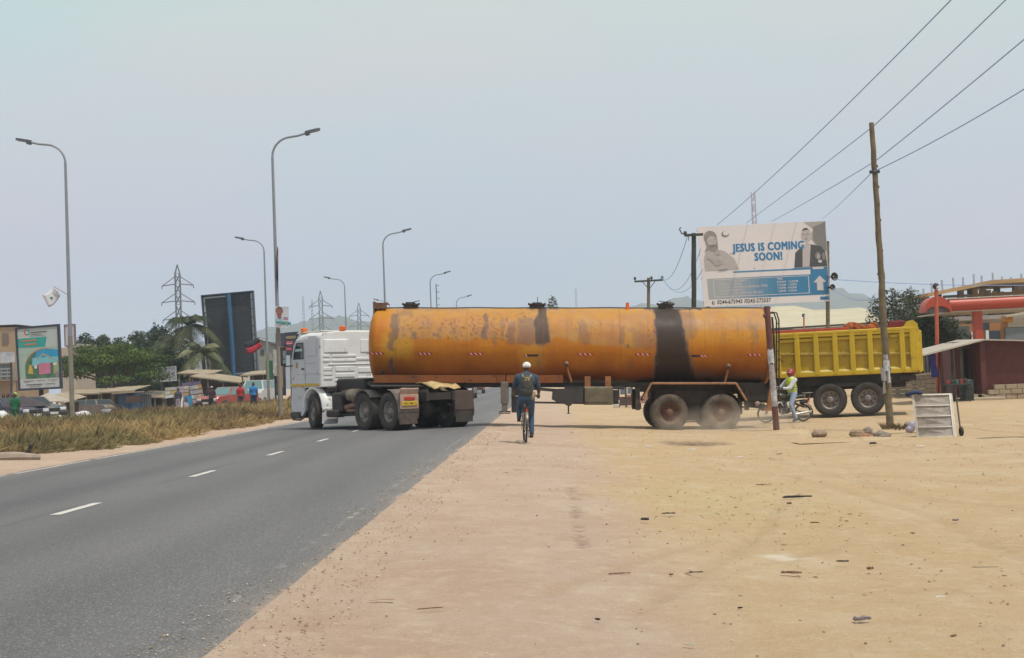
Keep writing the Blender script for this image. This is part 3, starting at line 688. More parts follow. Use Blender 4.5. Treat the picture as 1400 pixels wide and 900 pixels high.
# bogie: fender bar, skirt panel, springs, axles
WX1, WX2 = tx(914.5, -1.1), tx(985.5, -1.1); WZ = tz(588, -1.15)+.525
BOG = M('bogie_steel', (.042, .033, .030), .75, .1, .3, 5, .2, 30, .45, (.20, .14, .10), .3)
PT = [(tx(879, -1.2), tz(544, -1.2)), (tx(890.5, -1.2), tz(522.5, -1.2)), (tx(1006, -1.2), tz(522.5, -1.2)), (tx(1020, -1.2), tz(546, -1.2))]
b = MB().mat(M('fender_bar_orange', (.33, .14, .045), .55, 0, .3, 5, .1, 30, .5, (.42, .27, .16), .3))
for p, q in zip(PT[:-1], PT[1:]): b.bar((p[0], -1.2, p[1]), (q[0], -1.2, q[1]), .06, .055, (0, 1, 0), .008)
part('fender_bar', b, trailer)
b = MB().mat(BOG); b.prism([(p[0], p[1]) for p in PT]+[(p[0]-.0, p[1]-.05) for p in PT[::-1]], -1.17, -.35, 'Y')
part('fender_panel', b, trailer)
b = MB().mat(BOG)
for y in (-.62, .62):
    b.box(((WX1+WX2)/2, y, 1.02), (2.2, .14, .42), None, .02); b.box(((WX1+WX2)/2, y, .62), (.4, .12, .5), None, .02)
    for X in (WX1, WX2):
        for k in range(6): b.box((X, y, .60+.028*k), (1.0-.12*k, .10, .024))
    b.box((WX1-.85, y, .95), (.12, .12, .6)); b.box((WX2+.80, y, .95), (.12, .12, .6))
    b.bar((WX1+.1, y-.05, .55), (WX1+.7, y-.05, .75), .07); b.bar((WX2+.1, y-.05, .55), (WX2+.7, y-.05, .75), .07)
part('bogie_frame', b, trailer)
b = MB().mat(STEEL); b.cyl(((WX1+WX2)/2+.15, -.35, 1.1), ((WX1+WX2)/2+.15, .35, 1.1), .16, None, 16); b.cyl((WX1+.1, -.45, 1.2), (WX1+.5, -.45, 1.2), .09, None, 12); part('air_reservoir', b, trailer)
for X in (WX1, WX2):
    b = MB().mat(BOG); b.cyl((X, -1.1, WZ), (X, 1.1, WZ), .07, None, 12); b.lathe([(.2, -.8), (.2, -.62), (.07, -.6)], (X, 0, WZ), 'Y', 20); part('axle', b, trailer)
    for y in (-1.11, -.79, .79, 1.11): wheel(trailer, (X, y, WZ), 0 if y < 0 else PI, True, rnd.uniform(0, 3))
b = MB().mat(BLK)
b.lathe([(.62, -.3), (.62, .3), (.60, .3), (.60, -.3), (.62, -.3)], (WX2, -.70, WZ+.02), 'Y', 24, True, -.1, 1.25); part('mudguard', b, trailer)
# rear: bumper beam, ladder, lamps, orange stay
b = MB().mat(ORG); b.prism([(tx(1039), tz(558)), (tx(1045), tz(520)), (tx(1046), tz(500)), (tx(1049), tz(500)), (tx(1048), tz(558))], -.95, -.85, 'Y'); b.box((tx(1042), -.75, tz(556)), (.34, .35, .10), None, .02); part('rear_stay', b, trailer)
b = MB().mat(STEEL); b.box((tx(1034), 0, tz(552)), (.12, 2.1, .14), None, .01); part('rear_bumper', b, trailer)
b = MB().mat(M('dusty_lamp_glass', (.30, .22, .19), .6)); b.lathe([(0, -.06), (.07, -.06), (.08, 0)], (tx(1028), -.86, tz(549)), 'Y', 14); part('tail_lamp', b, trailer)
for y in (-.34, .04):
    b = MB().mat(STEEL); b.tube([(tx(1047), y, tz(432)), (tx(1052), y, tz(425)), (tx(1059), y, tz(426)), (tx(1062), y, tz(436)), (tx(1062), y, tz(480)), (tx(1061.5), y, tz(545))], .022, 8); part('ladder_rail', b, trailer)
for k in range(9): b = MB().mat(STEEL); z = tz(440+k*12.5); b.cyl((tx(1062), -.34, z), (tx(1062), .04, z), .014, None, 6); part('ladder_rung', b, trailer)
b = MB().mat(STEEL); b.tube([(tx(1060), .5, tz(430)), (tx(1063), .5, tz(470)), (tx(1062), .45, tz(520))], .03, 8); part('vent_pipe', b, trailer)

# ================================================================ the tractor unit
HX, HY = -.578, .816; hn = math.hypot(HX, HY); HX /= hn; HY /= hn
lorry = thing('lorry_tractor', 'white cab-over lorry tractor unit with a yellow stripe, turning off the road', 'lorry', (0, 0, 0))
# local: +X forward, +Y left (towards the camera's left), origin under rearmost axle centre
r2 = at(530, 588, 40.0); r2.z = .275
left = Vector((-HY, HX, 0))
org = r2-left*1.25
lorry.location = (org.x, org.y, .275); lorry.rotation_euler = (0, 0, math.atan2(HY, HX))
WB2, WBF = 1.40, 4.60
# chassis
b = MB().mat(STEEL)
for y in (-.43, .43): b.box((2.6, y, .92), (6.9, .09, .26), None, .01)
for x in (-.75, .3, .9, 2.2, 3.2, 4.4): b.box((x, 0, .92), (.12, .8, .2))
for x in (0, WB2):
    b.cyl((x, -.95, .525), (x, .95, .525), .10, None, 12); b.ell((x, 0, .55), (.26, .24, .26))
    for y in (-.5, .5):
        for k in range(6): b.box((x, y, .66+.025*k), (1.1-.13*k, .09, .022))
b.cyl((WBF, -.9, .525), (WBF, .9, .525), .07, None, 10)
part('chassis', b, lorry)
b = MB().mat(M('greasy_black', (.025, .022, .02), .45, .2, .3, 5, .2, 30, .2)); b.lathe([(0, 0), (.48, 0), (.48, .07), (0, .075)], (.75, 0, 1.10), 'Z', 32, False)
b.prism([(.2, -.45), (-.35, -.30), (-.40, -.12), (.1, -.10), (.1, .10), (-.40, .12), (-.35, .30), (.2, .45)], 1.04, 1.12, 'Z'); b.box((.7, 0, 1.03), (1.2, .95, .06)); part('fifth_wheel', b, lorry)
for x in (0, WB2):
    for y in (1.09, .77): wheel(lorry, (x, y, .525), PI, False, rnd.uniform(0, 3))
    for y in (-1.09, -.77): wheel(lorry, (x, y, .525), 0, False, rnd.uniform(0, 3))
for y in (1.08, -1.08): wheel(lorry, (WBF, y, .525), (PI if y > 0 else 0)-R(13), False, 1.0)
# rear mudguards
MG = M('mudguard_grey', (.13, .11, .10), .6, 0, .2, 5, .1, 30, .5, (.30, .22, .16))
MGD = M('mudguard_brown', (.075, .05, .045), .65, 0, .2, 5, .1, 30, .4, (.2, .13, .1))
for y, m_ in ((.93, MG), (-.93, MGD)):
    b = MB().mat(m_); b.lathe([(.60, -.33), (.62, -.34), (.62, .34), (.60, .33), (.60, -.33)], (0, y, .53), 'Y', 20, True, R(95), R(200)); part('mudguard', b, lorry)
    b = MB().mat(m_); b.box((-.62, y, .78), (.03, .64, .55), None, .012); part('mudflap', b, lorry)
b = MB().mat(MG); b.lathe([(.60, -.33), (.62, -.34), (.62, .34), (.60, .33), (.60, -.33)], (WB2, .93, .53), 'Y', 14, True, R(20), R(140)); part('mudguard', b, lorry)
b = MB().mat(MGD); b.lathe([(.60, -.33), (.62, -.34), (.62, .34), (.60, .33), (.60, -.33)], (WB2, -.93, .53), 'Y', 14, True, R(20), R(140)); part('mudguard', b, lorry)
b = MB().mat(M('mudguard_rim_white', (.55, .52, .50), .5, 0, .1)); b.lathe([(.625, -.02), (.625, .02)], (0, -1.26, .53), 'Y', 16, True, R(80), R(150)); part('mudguard_edge', b, lorry)
# left end: pinkish light board with lamp and plate
b = MB().mat(TANW); b.box((-.655, .92, 1.07), (.05, .60, .20), (0, R(-18), 0), .015); b.box((-.66, .92, .79), (.03, .60, .40), None, .01); lb = part('light_board', b, lorry)
b = MB().mat(REDL); b.box((-.69, .92, .88), (.03, .34, .09), None, .01); part('tail_light', b, lb)
b = MB().mat(YEL); b.box((-.69, .92, .745), (.02, .50, .12), None, .005); pl = part('number_plate', b, lb)
text('WR 3186 12', pl, 'lettering', M('ink_black', (.03, .02, .01), .6), lambda x, z: Vector((-.702, .92+.21-x, .71+z)), .10, .002, .82)['kind'] = 'stuff'
b = MB().mat(RUBD); b.box((-.60, .93, .40), (.02, .58, .46)); part('rubber_flap', b, lorry)
b = MB().mat(RUB); b.box((-.60, -.93, .38), (.02, .58, .44)); part('rubber_flap', b, lorry)
# air tanks, exhaust, fuel tank, battery behind the front wheel (left side)
b = MB().mat(M('dull_aluminium', (.30, .25, .19), .5, .5, .3, 6, .15, 30, .5, (.25, .17, .1), .2)); b.lathe([(0, -.32), (.19, -.30), (.20, -.26), (.20, .26), (.19, .30), (0, .32)], (2.55, .82, .98), 'X', 24); b.lathe([(.206, -.15), (.206, -.12)], (2.55, .82, .98), 'X', 24); b.lathe([(.206, .12), (.206, .15)], (2.55, .82, .98), 'X', 24); part('air_tank', b, lorry)
b = MB().mat(M('rusty_exhaust', (.24, .12, .09), .7, .2, .3, 6, .2, 30, .2, rust=.5)); b.tube([(3.25, .85, .62), (2.9, .9, .62), (2.5, .92, .68), (2.25, .92, .70), (2.1, .9, .62)], [.09, .10, .10, .09, .09], 12); b.tube([(2.7, 1.02, .52), (2.2, 1.02, .54), (2.05, 1.0, .6)], .05, 8); part('exhaust_pipe', b, lorry)
b = MB().mat(STEEL); b.box((3.35, .78, .78), (.62, .55, .60), None, .05); b.box((3.5, 1.0, .45), (.7, .3, .22), None, .04); b.ell((3.1, .8, 1.0), (.25, .25, .16)); b.bar((2.0, .95, .46), (3.3, .95, .40), .07, .05); part('engine_side', b, lorry)
b = MB().mat(STEEL); b.box((3.0, -.85, .72), (1.3, .55, .55), None, .08); part('fuel_tank', b, lorry)
b = MB().mat(M('dull_red_hose', (.28, .05, .05), .6, 0, .2)); b.tube([(2.35, .2, 1.35), (2.1, .25, 1.72), (1.95, .2, 1.9)], .07, 10); b.tube([(2.35, -.1, 1.2), (2.0, -.1, 1.55), (1.75, -.05, 1.35)], .03, 8); part('air_hose', b, lorry)
b = MB().mat(M('engine_dark', (.02, .018, .018), .6)); b.box((3.4, 0, 1.18), (2.2, 1.3, .62), None, .05); b.box((2.2, 0, 1.05), (.7, .7, .35)); part('engine_block', b, lorry)
# cab
CX0, CX1, CW = 4.04, 6.04, 1.20; ZB, ZR = 1.27, 2.90
cab = MB().mat(WHITE)
def ringx(x, zb, zt, hw, rtop=.16, crown=.04):
    pts = [(x, -hw, zb)]
    pts += [(x, -hw, zt-rtop)]
    for k in range(1, 5): a = PI/2*k/4; pts.append((x, -hw+rtop*(1-math.cos(a)), zt-rtop+rtop*math.sin(a)))
    for y in (-.5, 0, .5): pts.append((x, y*hw, zt+crown*(1-abs(y)**2*1.2)))
    for k in range(4, 0, -1): a = PI/2*k/4; pts.append((x, hw-rtop*(1-math.cos(a)), zt-rtop+rtop*math.sin(a)))
    pts += [(x, hw, zt-rtop), (x, hw, zb)]; return pts
rings = [ringx(CX0, ZB, ZR, CW-.03, .12), ringx(CX0+.05, ZB-.02, ZR+.02, CW), ringx(CX0+.9, ZB-.02, ZR+.04, CW), ringx(CX1-.62, ZB-.02, ZR-.0, CW), ringx(CX1-.30, ZB-.02, ZR-.10, CW-.02), ringx(CX1-.16, ZB, ZR-.28, CW-.03, .10), ringx(CX1-.05, ZB, 2.25, CW-.03, .06), ringx(CX1, ZB, 2.0, CW-.04, .05)]
nn = len(rings[0]); vs = [p for r in rings for p in r]; fs = []
for i in range(len(rings)-1):
    for k in range(nn): fs.append((i*nn+k, i*nn+(k+1) % nn, (i+1)*nn+(k+1) % nn, (i+1)*nn+k))
fs += [tuple(range(nn)), tuple(range((len(rings)-1)*nn, len(rings)*nn))]
cab.add(vs, fs, False)
cabo = part('cab', cab, lorry)
# lower front: cab side below the stripe down to the bumper, with the wheel arch cut out
def sidepoly(): 
    pts = [(5.20, ZB), (5.14, 1.15), (5.10, .95), (5.14, .55), (5.34, .36), (CX1+.02, .34), (CX1+.04, .75), (CX1, ZB)]; return pts
for y0 in (CW-.10, -CW+.02):
    b = MB().mat(WHITE_SH if y0 > 0 else WHITE); b.prism(sidepoly(), y0, y0+.08, 'Y'); part('lower_side_panel', b, lorry)
b = MB().mat(WHITE); b.box((CX1-.02, 0, .95), (.08, 2.3, .85), None, .03); b.mat(BLK).box((CX1+.03, 0, 1.0), (.02, 1.7, .5)); part('front_grille', b, lorry)
b = MB().mat(BLK); b.box((CX1+.02, 0, .40), (.26, 2.42, .22), None, .06); b.box((5.72, CW+.01, .40), (.55, .04, .2), None, .015); b.tube([(5.15, CW, .34), (5.4, CW+.02, .25), (5.95, CW, .26), (6.1, CW-.1, .32)], .03, 8); part('bumper', b, lorry)
# arch
for y in (.94, -.94):
    b = MB().mat(WHITE); b.lathe([(.60, -.27), (.665, -.29), (.665, .27), (.60, .27), (.60, -.27)], (WBF, y, .60), 'Y', 20, True, R(2), R(178))
    b.box((WBF-.63, y, .38), (.05, .54, .50), (0, R(-6), 0), .02); part('wheel_arch', b, lorry)
# left-hand side (door + quarter): cab white greyed, its shade put into the colour
def onside(x, z, dy=0): return (x, CW+dy, z)
b = MB().mat(WHITE_SH); b.prism([(CX0+.02, ZB+.01), (CX0+.02, ZR-.15), (CX1-.42, ZR-.17), (CX1-.24, ZR-.42), (CX1-.06, 2.10), (CX1-.05, ZB+.01)], CW+.002, CW+.012, 'Y'); sp_ = part('door_panel', b, lorry)
b = MB().mat(WHITE_SH); b.prism([(5.02, ZB+.04), (5.02, ZR-.20), (CX1-.46, ZR-.20), (CX1-.29, ZR-.45), (CX1-.14, 2.10), (CX1-.14, ZB+.04)], CW+.014, CW+.028, 'Y')
dr = part('door', b, lorry)
b = MB().mat(BLK); b.prism([(5.07, 2.13), (5.07, ZR-.25), (CX1-.49, ZR-.25), (CX1-.33, ZR-.48), (CX1-.22, 2.13)], CW+.028, CW+.034, 'Y'); fr_ = part('window_frame', b, dr)
b = MB().mat(GLASS); b.prism([(5.11, 2.17), (5.11, ZR-.29), (CX1-.51, ZR-.29), (CX1-.37, ZR-.50), (CX1-.27, 2.17)], CW+.034, CW+.038, 'Y'); part('window', b, dr)
b = MB().mat(M('pale_green_sunstrip', (.40, .55, .50), .4, 0, .1)); b.prism([(5.13, ZR-.44), (5.13, ZR-.52), (CX1-.38, ZR-.52), (CX1-.44, ZR-.44)], CW+.038, CW+.041, 'Y'); part('sun_strip', b, dr)
b = MB().mat(BLK); b.box((5.14, CW+.045, 1.83), (.17, .03, .05), None, .01); part('door_handle', b, dr)
b = MB().mat(M('badge_gold', (.45, .25, .05), .5)); b.box((5.55, CW+.032, 1.95), (.11, .006, .18), None, .002); part('badge', b, dr)
b = MB().mat(M('decal_yellow', (.55, .50, .15), .5)); b.prism([(4.62, 2.45), (4.70, 2.66), (4.78, 2.45), (4.76, 2.38), (4.64, 2.38)], CW+.013, CW+.016, 'Y'); part('decal', b, lorry)
b = MB().mat(WHITE_SH); b.box((4.68, CW+.02, 2.25), (.34, .02, .06), None, .008); b.box((4.68, CW+.02, 2.02), (.9, .02, .03), None, .006); b.box((4.9, CW+.03, 1.68), (1.9, .015, .02), None, .004); b.box((4.5, CW+.02, 2.52), (.5, .012, .62), None, .005); part('pressed_panel', b, lorry)
b = MB().mat(M('stripe_yellow', (.60, .38, .05), .5, 0, .2)); b.box(((CX0+CX1)/2+.02, CW+.018, ZB+.06), (CX1-CX0-.08, .036, .085), None, .01); part('yellow_stripe', b, lorry)
# rear wall of the cab: pressed ribs
for (y0, y1, z0, z1) in ((.30, .72, 2.32, 2.72), ):
    pass
rb = []
def rwall(yc, zc, wy_, hz_, d=.024): 
    b = MB().mat(WHITE); b.box((CX0-d/2+.004, yc, zc), (d, wy_, hz_), None, .016); part('pressed_panel', b, lorry)
rwall(.55, 2.50, .62, .40, .04); rwall(.95, 2.50, .24, .40, .03)
for z in (2.20, 2.06): rwall(.98, z, .26, .08); rwall(.38, z, .85, .08)
rwall(.95, 1.80, .30, .10); rwall(.36, 1.80, .66, .15); rwall(.95, 1.66, .30, .10); rwall(.36, 1.60, .66, .12); rwall(.95, 1.52, .30, .08); rwall(.30, 1.45, .8, .07)
rwall(-.55, 2.50, .7, .40); rwall(-.5, 2.1, .9, .08); rwall(-.5, 1.75, .8, .15); rwall(-.5, 1.5, .8, .1); rwall(-.02, 1.94, 1.9, .035)
b = MB().mat(STEEL); b.box((CX0+.1, 0, ZB-.10), (.3, 2.0, .16), None, .02); b.box((CX0+.9, 0, ZB-.12), (1.6, 1.7, .2), None, .02); part('cab_underframe', b, lorry)
# roof edge strip, beacons
b = MB().mat(M('roof_cream', (.62, .60, .50), .5, 0, .1, 3)); b.box((CX0+1.0, 0, ZR+.065), (1.75, 2.05, .035), None, .015); b.box((CX1-.25, 0, ZR-.02), (.35, 2.0, .05), (0, R(14), 0), .02); part('roof_panel', b, lorry)
for (x, y) in ((5.55, .95), (4.15, .35)): b = MB().mat(ORL); b.box((x, y, ZR+.14), (.17, .17, .16), None, .03); part('beacon', b, lorry)
# mirrors
b = MB().mat(BLK); b.box((5.98, CW+.28, 2.25), (.10, .20, .62), (0, 0, R(20)), .03); mir = part('mirror', b, lorry)
b = MB().mat(M('mirror_glass', (.5, .6, .6), .05, .9, 0)); b.box((5.925, CW+.26, 2.22), (.01, .14, .40), (0, 0, R(20)), .003); part('mirror_glass', b, mir)
b = MB().mat(BLK); b.tube([(5.85, CW, 2.62), (5.98, CW+.26, 2.60), (5.98, CW+.28, 2.5)], .018, 6); part('mirror_arm', b, lorry)
b = MB().mat(BLK); b.tube([(5.85, CW, 1.95), (5.98, CW+.20, 1.93), (5.99, CW+.30, 2.05)], .022, 6); part('mirror_arm', b, lorry)
b = MB().mat(GLASS); b.add([(CX1+.005, -1.02, 1.97), (CX1+.005, 1.02, 1.97), (CX1-.20, 1.0, ZR-.22), (CX1-.20, -1.0, ZR-.22)], [(0, 1, 2, 3)]); part('windscreen', b, lorry)
for y in (-.85, .85): b = MB().mat(M('lamp_clear', (.7, .7, .7), .2)); b.box((CX1+.06, y, .72), (.05, .36, .18), None, .02); part('headlight', b, lorry)
# tan sacking on the chassis
b = MB().mat(M('tan_sacking', (.50, .36, .17), .9, 0, .25, 5, .4, 20))
gx = np.linspace(-.5, .5, 12); gy = np.linspace(-.45, .45, 10)
vs = [(x, y, .16*(1-(x/.5)**2*.7)+.09*(float(fbm(np.array(x*4.), np.array(y*4.), 3, 3))-.5)*2-.10*max(0, abs(y)-.2)) for x in gx for y in gy]
fs = [(i*10+j, i*10+j+1, (i+1)*10+j+1, (i+1)*10+j) for i in range(11) for j in range(9)]
b.T = Matrix.Translation((-.15, -.35, 1.17)) @ Matrix.Rotation(R(-8), 4, 'Y'); b.add(vs, fs, True); b.T = None
sk = part('sackcloth', b, None); sk.parent = None; sk.matrix_world = lorry.matrix_basis.copy()
sk.modifiers.new('s', 'SOLIDIFY').thickness = .02
tag(sk, 'crumpled tan sacking draped over the lorry chassis beneath the tank', 'sacking')
# wind tilt of the cab on its springs follows the camber of the road
lorry.rotation_euler = (Matrix.Rotation(R(.6), 3, 'Y') @ Matrix.Rotation(math.atan2(HY, HX), 3, 'Z')).to_euler()
sk.rotation_euler = lorry.rotation_euler
# ================================================================ the yellow tipper
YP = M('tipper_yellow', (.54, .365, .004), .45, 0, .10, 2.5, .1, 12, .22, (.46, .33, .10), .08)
YPD = M('tipper_yellow_shaded', (.46, .30, .003), .5, 0, .12, 2.5, .1, 12, .22, (.38, .28, .08), .08)  # same yellow darkened: shade between the ribs put into the colour
YAW = R(-13)
dp = gat(1159, 45.3); DCY, DSY = math.cos(YAW), math.sin(YAW)
tip = thing('tipper_lorry', 'yellow ribbed tipper lorry standing behind the motorcyclist with its tail to the right', 'tipper lorry', (dp.x, dp.y, dp.z+.035), YAW)
tip.rotation_euler = (0, R(-.5), YAW)
SD = FPX/45.3
def dx(px): 
    a = (px-1159)/FPX; return a*45.3/(DCY-(dp.x/dp.y+a)*DSY)
def dzz(py, px=1159): Yd = 45.3+dx(px)*DSY; return 1.6-dp.z-.035+((499.6-(px-1159)*.0384)-py)/FPX*Yd
# local X to the right (tail), Y away from the camera, near flank at y=0
zb, zt = dzz(512), dzz(452)
XE = dx(1258); XS = -4.3
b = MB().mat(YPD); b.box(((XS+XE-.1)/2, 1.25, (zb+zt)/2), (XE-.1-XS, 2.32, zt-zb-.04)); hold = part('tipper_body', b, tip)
b = MB().mat(YP); b.box(((XS+XE)/2, 1.25, zt-.02), (XE-XS, 2.56, .10), None, .02); b.box(((XS+XE)/2, .02, zt-.10), (XE-XS, .08, .10), None, .02); b.box(((XS+XE)/2, .03, zb+.06), (XE-XS, .10, .15), None, .02); b.box(((XS+XE)/2, .04, dzz(462)), (XE-XS, .05, .10), None, .015); part('body_rail', b, tip)
ribs = [1066, 1092.5, 1118.5, 1144.5, 1168, 1192.5, 1214, 1236.5, 1256]
ribs = [1066-26*k for k in range(6, 0, -1)]+ribs
for k, px in enumerate(ribs):
    if dx(px) < XS: continue
    wdt = .17 if px < 1240 else .26
    b = MB().mat(YP); b.box((min(dx(px), XE-.12), .03, (zb+zt)/2), (wdt, .12, zt-zb-.05), None, .025); part('rib', b, tip)
YLT = M('tipper_ledge_yellow', (.50, .40, .07), .6, 0, .2, 6, 0, 12, .5, (.55, .46, .25))
for a, c2 in zip(ribs[:-1], ribs[1:]):
    x0, x1 = dx(a)+.09, dx(c2)-.09
    if x0 < XS: continue
    b = MB().mat(YLT); zc = dzz(484, a); b.prism([(-.005, zc+.035), (.09, zc+.045), (.09, zc-.035), (.01, zc-.02)], x0, x1, 'X'); part('ledge', b, tip)
    b = MB().mat(YLT); b.prism([(-.01, zb+.135), (.09, zb+.19), (.09, zb+.10), (.0, zb+.12)], x0, x1, 'X'); part('sill', b, tip)
b = MB().mat(YP); b.box((XE+.02, 1.25, (zb+zt)/2-.05), (.10, 2.5, zt-zb-.02), None, .02)
for y in (.15, .7, 1.25, 1.8, 2.35): b.box((XE+.09, y, (zb+zt)/2-.05), (.08, .12, zt-zb-.1), None, .02)
part('tailgate', b, tip)
b = MB().mat(YP); b.prism([(XE-.55, zt+.02), (XE-.40, zt+.06), (XE-.30, zt+.20), (XE-.12, zt+.24), (XE+.02, zt+.12), (XE+.08, zt-.35), (XE-.12, zt-.40), (XE-.20, zt-.02)], -.02, .10, 'Y'); part('hinge_bracket', b, tip); b = MB().mat(YP); b.prism([(XE-.30, zt+.16), (XE-.12, zt+.20), (XE+.02, zt+.10), (XE-.12, zt+.05)], 2.38, 2.5, 'Y'); part('hinge_bracket', b, tip)
b = MB().mat(M('faded_red_board', (.42, .06, .03), .7, 0, .25, 4)); b.box(((XS+dx(1164))/2, .25, zt+.075), (dx(1164)-XS, .05, .10), None, .01); part('red_sideboard', b, tip)
b = MB().mat(M('dark_red_load', (.20, .025, .02), .8, 0, .3, 4)); b.box((dx(1231), .6, zt+.12), (dx(1243)-dx(1219), .5, .26), None, .03); part('red_crate', b, tip)
b = MB().mat(M('rusty_load', (.36, .10, .03), .9, 0, .4, 3, .3, 10, rust=.3))
for k in range(22): px = rnd.uniform(1162, 1200); b.ell((dx(px), rnd.uniform(.4, 1.4), zt+rnd.uniform(.0, .12)), (rnd.uniform(.12, .3), .2, rnd.uniform(.06, .14)), (rnd.random(), rnd.random(), 3*rnd.random()), 7, 5, False)
o_ = part('load', b, tip); o_['kind'] = 'stuff'
b = MB().mat(STEEL)
for y in (.8, 1.7): b.box(((XS-2.2+XE-.4)/2, y, .98), (XE-.4-XS+2.2, .10, .30), None, .01)
b.box((dx(1120), 1.25, 1.16), (5.6, 1.9, .34)); b.box((dx(1095), 1.1, .85), (1.4, 1.2, .5)); b.box((XE-.35, 1.25, 1.12), (.5, 2.1, .16)); b.bar((dx(1105), .1, 1.2), (dx(1085), .4, .8), .10, .05); part('chassis', b, tip)  # broad dark box added beneath the body to deepen its underside shade
for px in (1134, 1186):
    X = dx(px)
    b = MB().mat(STEEL); b.cyl((X, .2, .525), (X, 2.3, .525), .10, None, 12); b.ell((X, 1.25, .55), (.26, .24, .26)); part('axle', b, tip)
    for y in (.18, .50, 2.0, 2.32): wheel(tip, (X, y, .525), 0 if y < 1.2 else PI, False, rnd.uniform(0, 3))
XF = dx(1134)-3.7
for y in (.2, 2.3): wheel(tip, (XF, y, .525), 0 if y < 1.2 else PI)
b = MB().mat(STEEL); b.box((dx(1160), .25, .98), (1.4, .3, .12)); part('tie_rod', b, tip); b = MB().mat(STEEL); b.box((XF+1.7, .35, .78), (1.3, .5, .5), None, .08); part('fuel_tank', b, tip)
b = MB().mat(YP); b.prism([(XF-1.25, .55), (XF-1.3, 1.5), (XF-1.12, 2.7), (XF-.9, 2.85), (XF+.85, 2.85), (XF+.9, 1.0), (XF+.62, 1.0), (XF+.4, 1.2), (XF-.4, 1.2), (XF-.62, .9), (XF-.65, .55)], .03, 2.47, 'Y'); cb = part('cab', b, tip)
b = MB().mat(GLASS); b.prism([(XF-.95, 1.75), (XF-.85, 2.5), (XF+.2, 2.5), (XF+.2, 1.75)], .01, .03, 'Y'); part('window', b, cb)
# ================================================================ people
SKIN = M('dark_brown_skin', (.075, .038, .024), .5, 0, .1, 10)
SKIN2 = M('brown_skin', (.12, .06, .04), .5, 0, .1, 10)
def v(*a): return Vector(a)
def limb(mb, pts, rs, n=12):
    mb.tube(pts, rs, n)
    for p, r_ in zip(pts, rs): mb.ell(p, r_*1.0, None, 10, 7)
def hand(mb, wr, d, side, grip=True, s=1.0):
    """palm, four unequal curled fingers and a thumb; d = direction the forearm points"""
    d = Vector(d).normalized(); up = Vector((0, 0, 1)); lat = d.cross(up).normalized() if abs(d.z) < .9 else Vector((side, 0, 0)); nrm = lat.cross(d)
    mb.ell(wr+d*.05*s, (.042*s, .05*s, .022*s), Matrix((lat, d, nrm)).transposed(), 10, 7)
    for k, L in enumerate((.066, .078, .072, .056)):
        o = wr+d*.085*s+lat*(k-1.5)*.02*s
        a = o+d*L*.45*s-nrm*.008*s; c2 = a+(d*.5-nrm*.87)*L*.35*s; e = c2+(-nrm*.7-d*.5)*L*.3*s if grip else c2-nrm*.01
        mb.tube([o-d*.02*s, a, c2, e], [.010*s, .0095*s, .009*s, .008*s], 6)
    o = wr+d*.035*s+lat*side*.038*s; mb.tube([o, o+(lat*side*.8+d*.6)*.03*s, o+(lat*side*.4+d*.9-nrm*.4)*.055*s], [.012*s, .011*s, .009*s], 6)
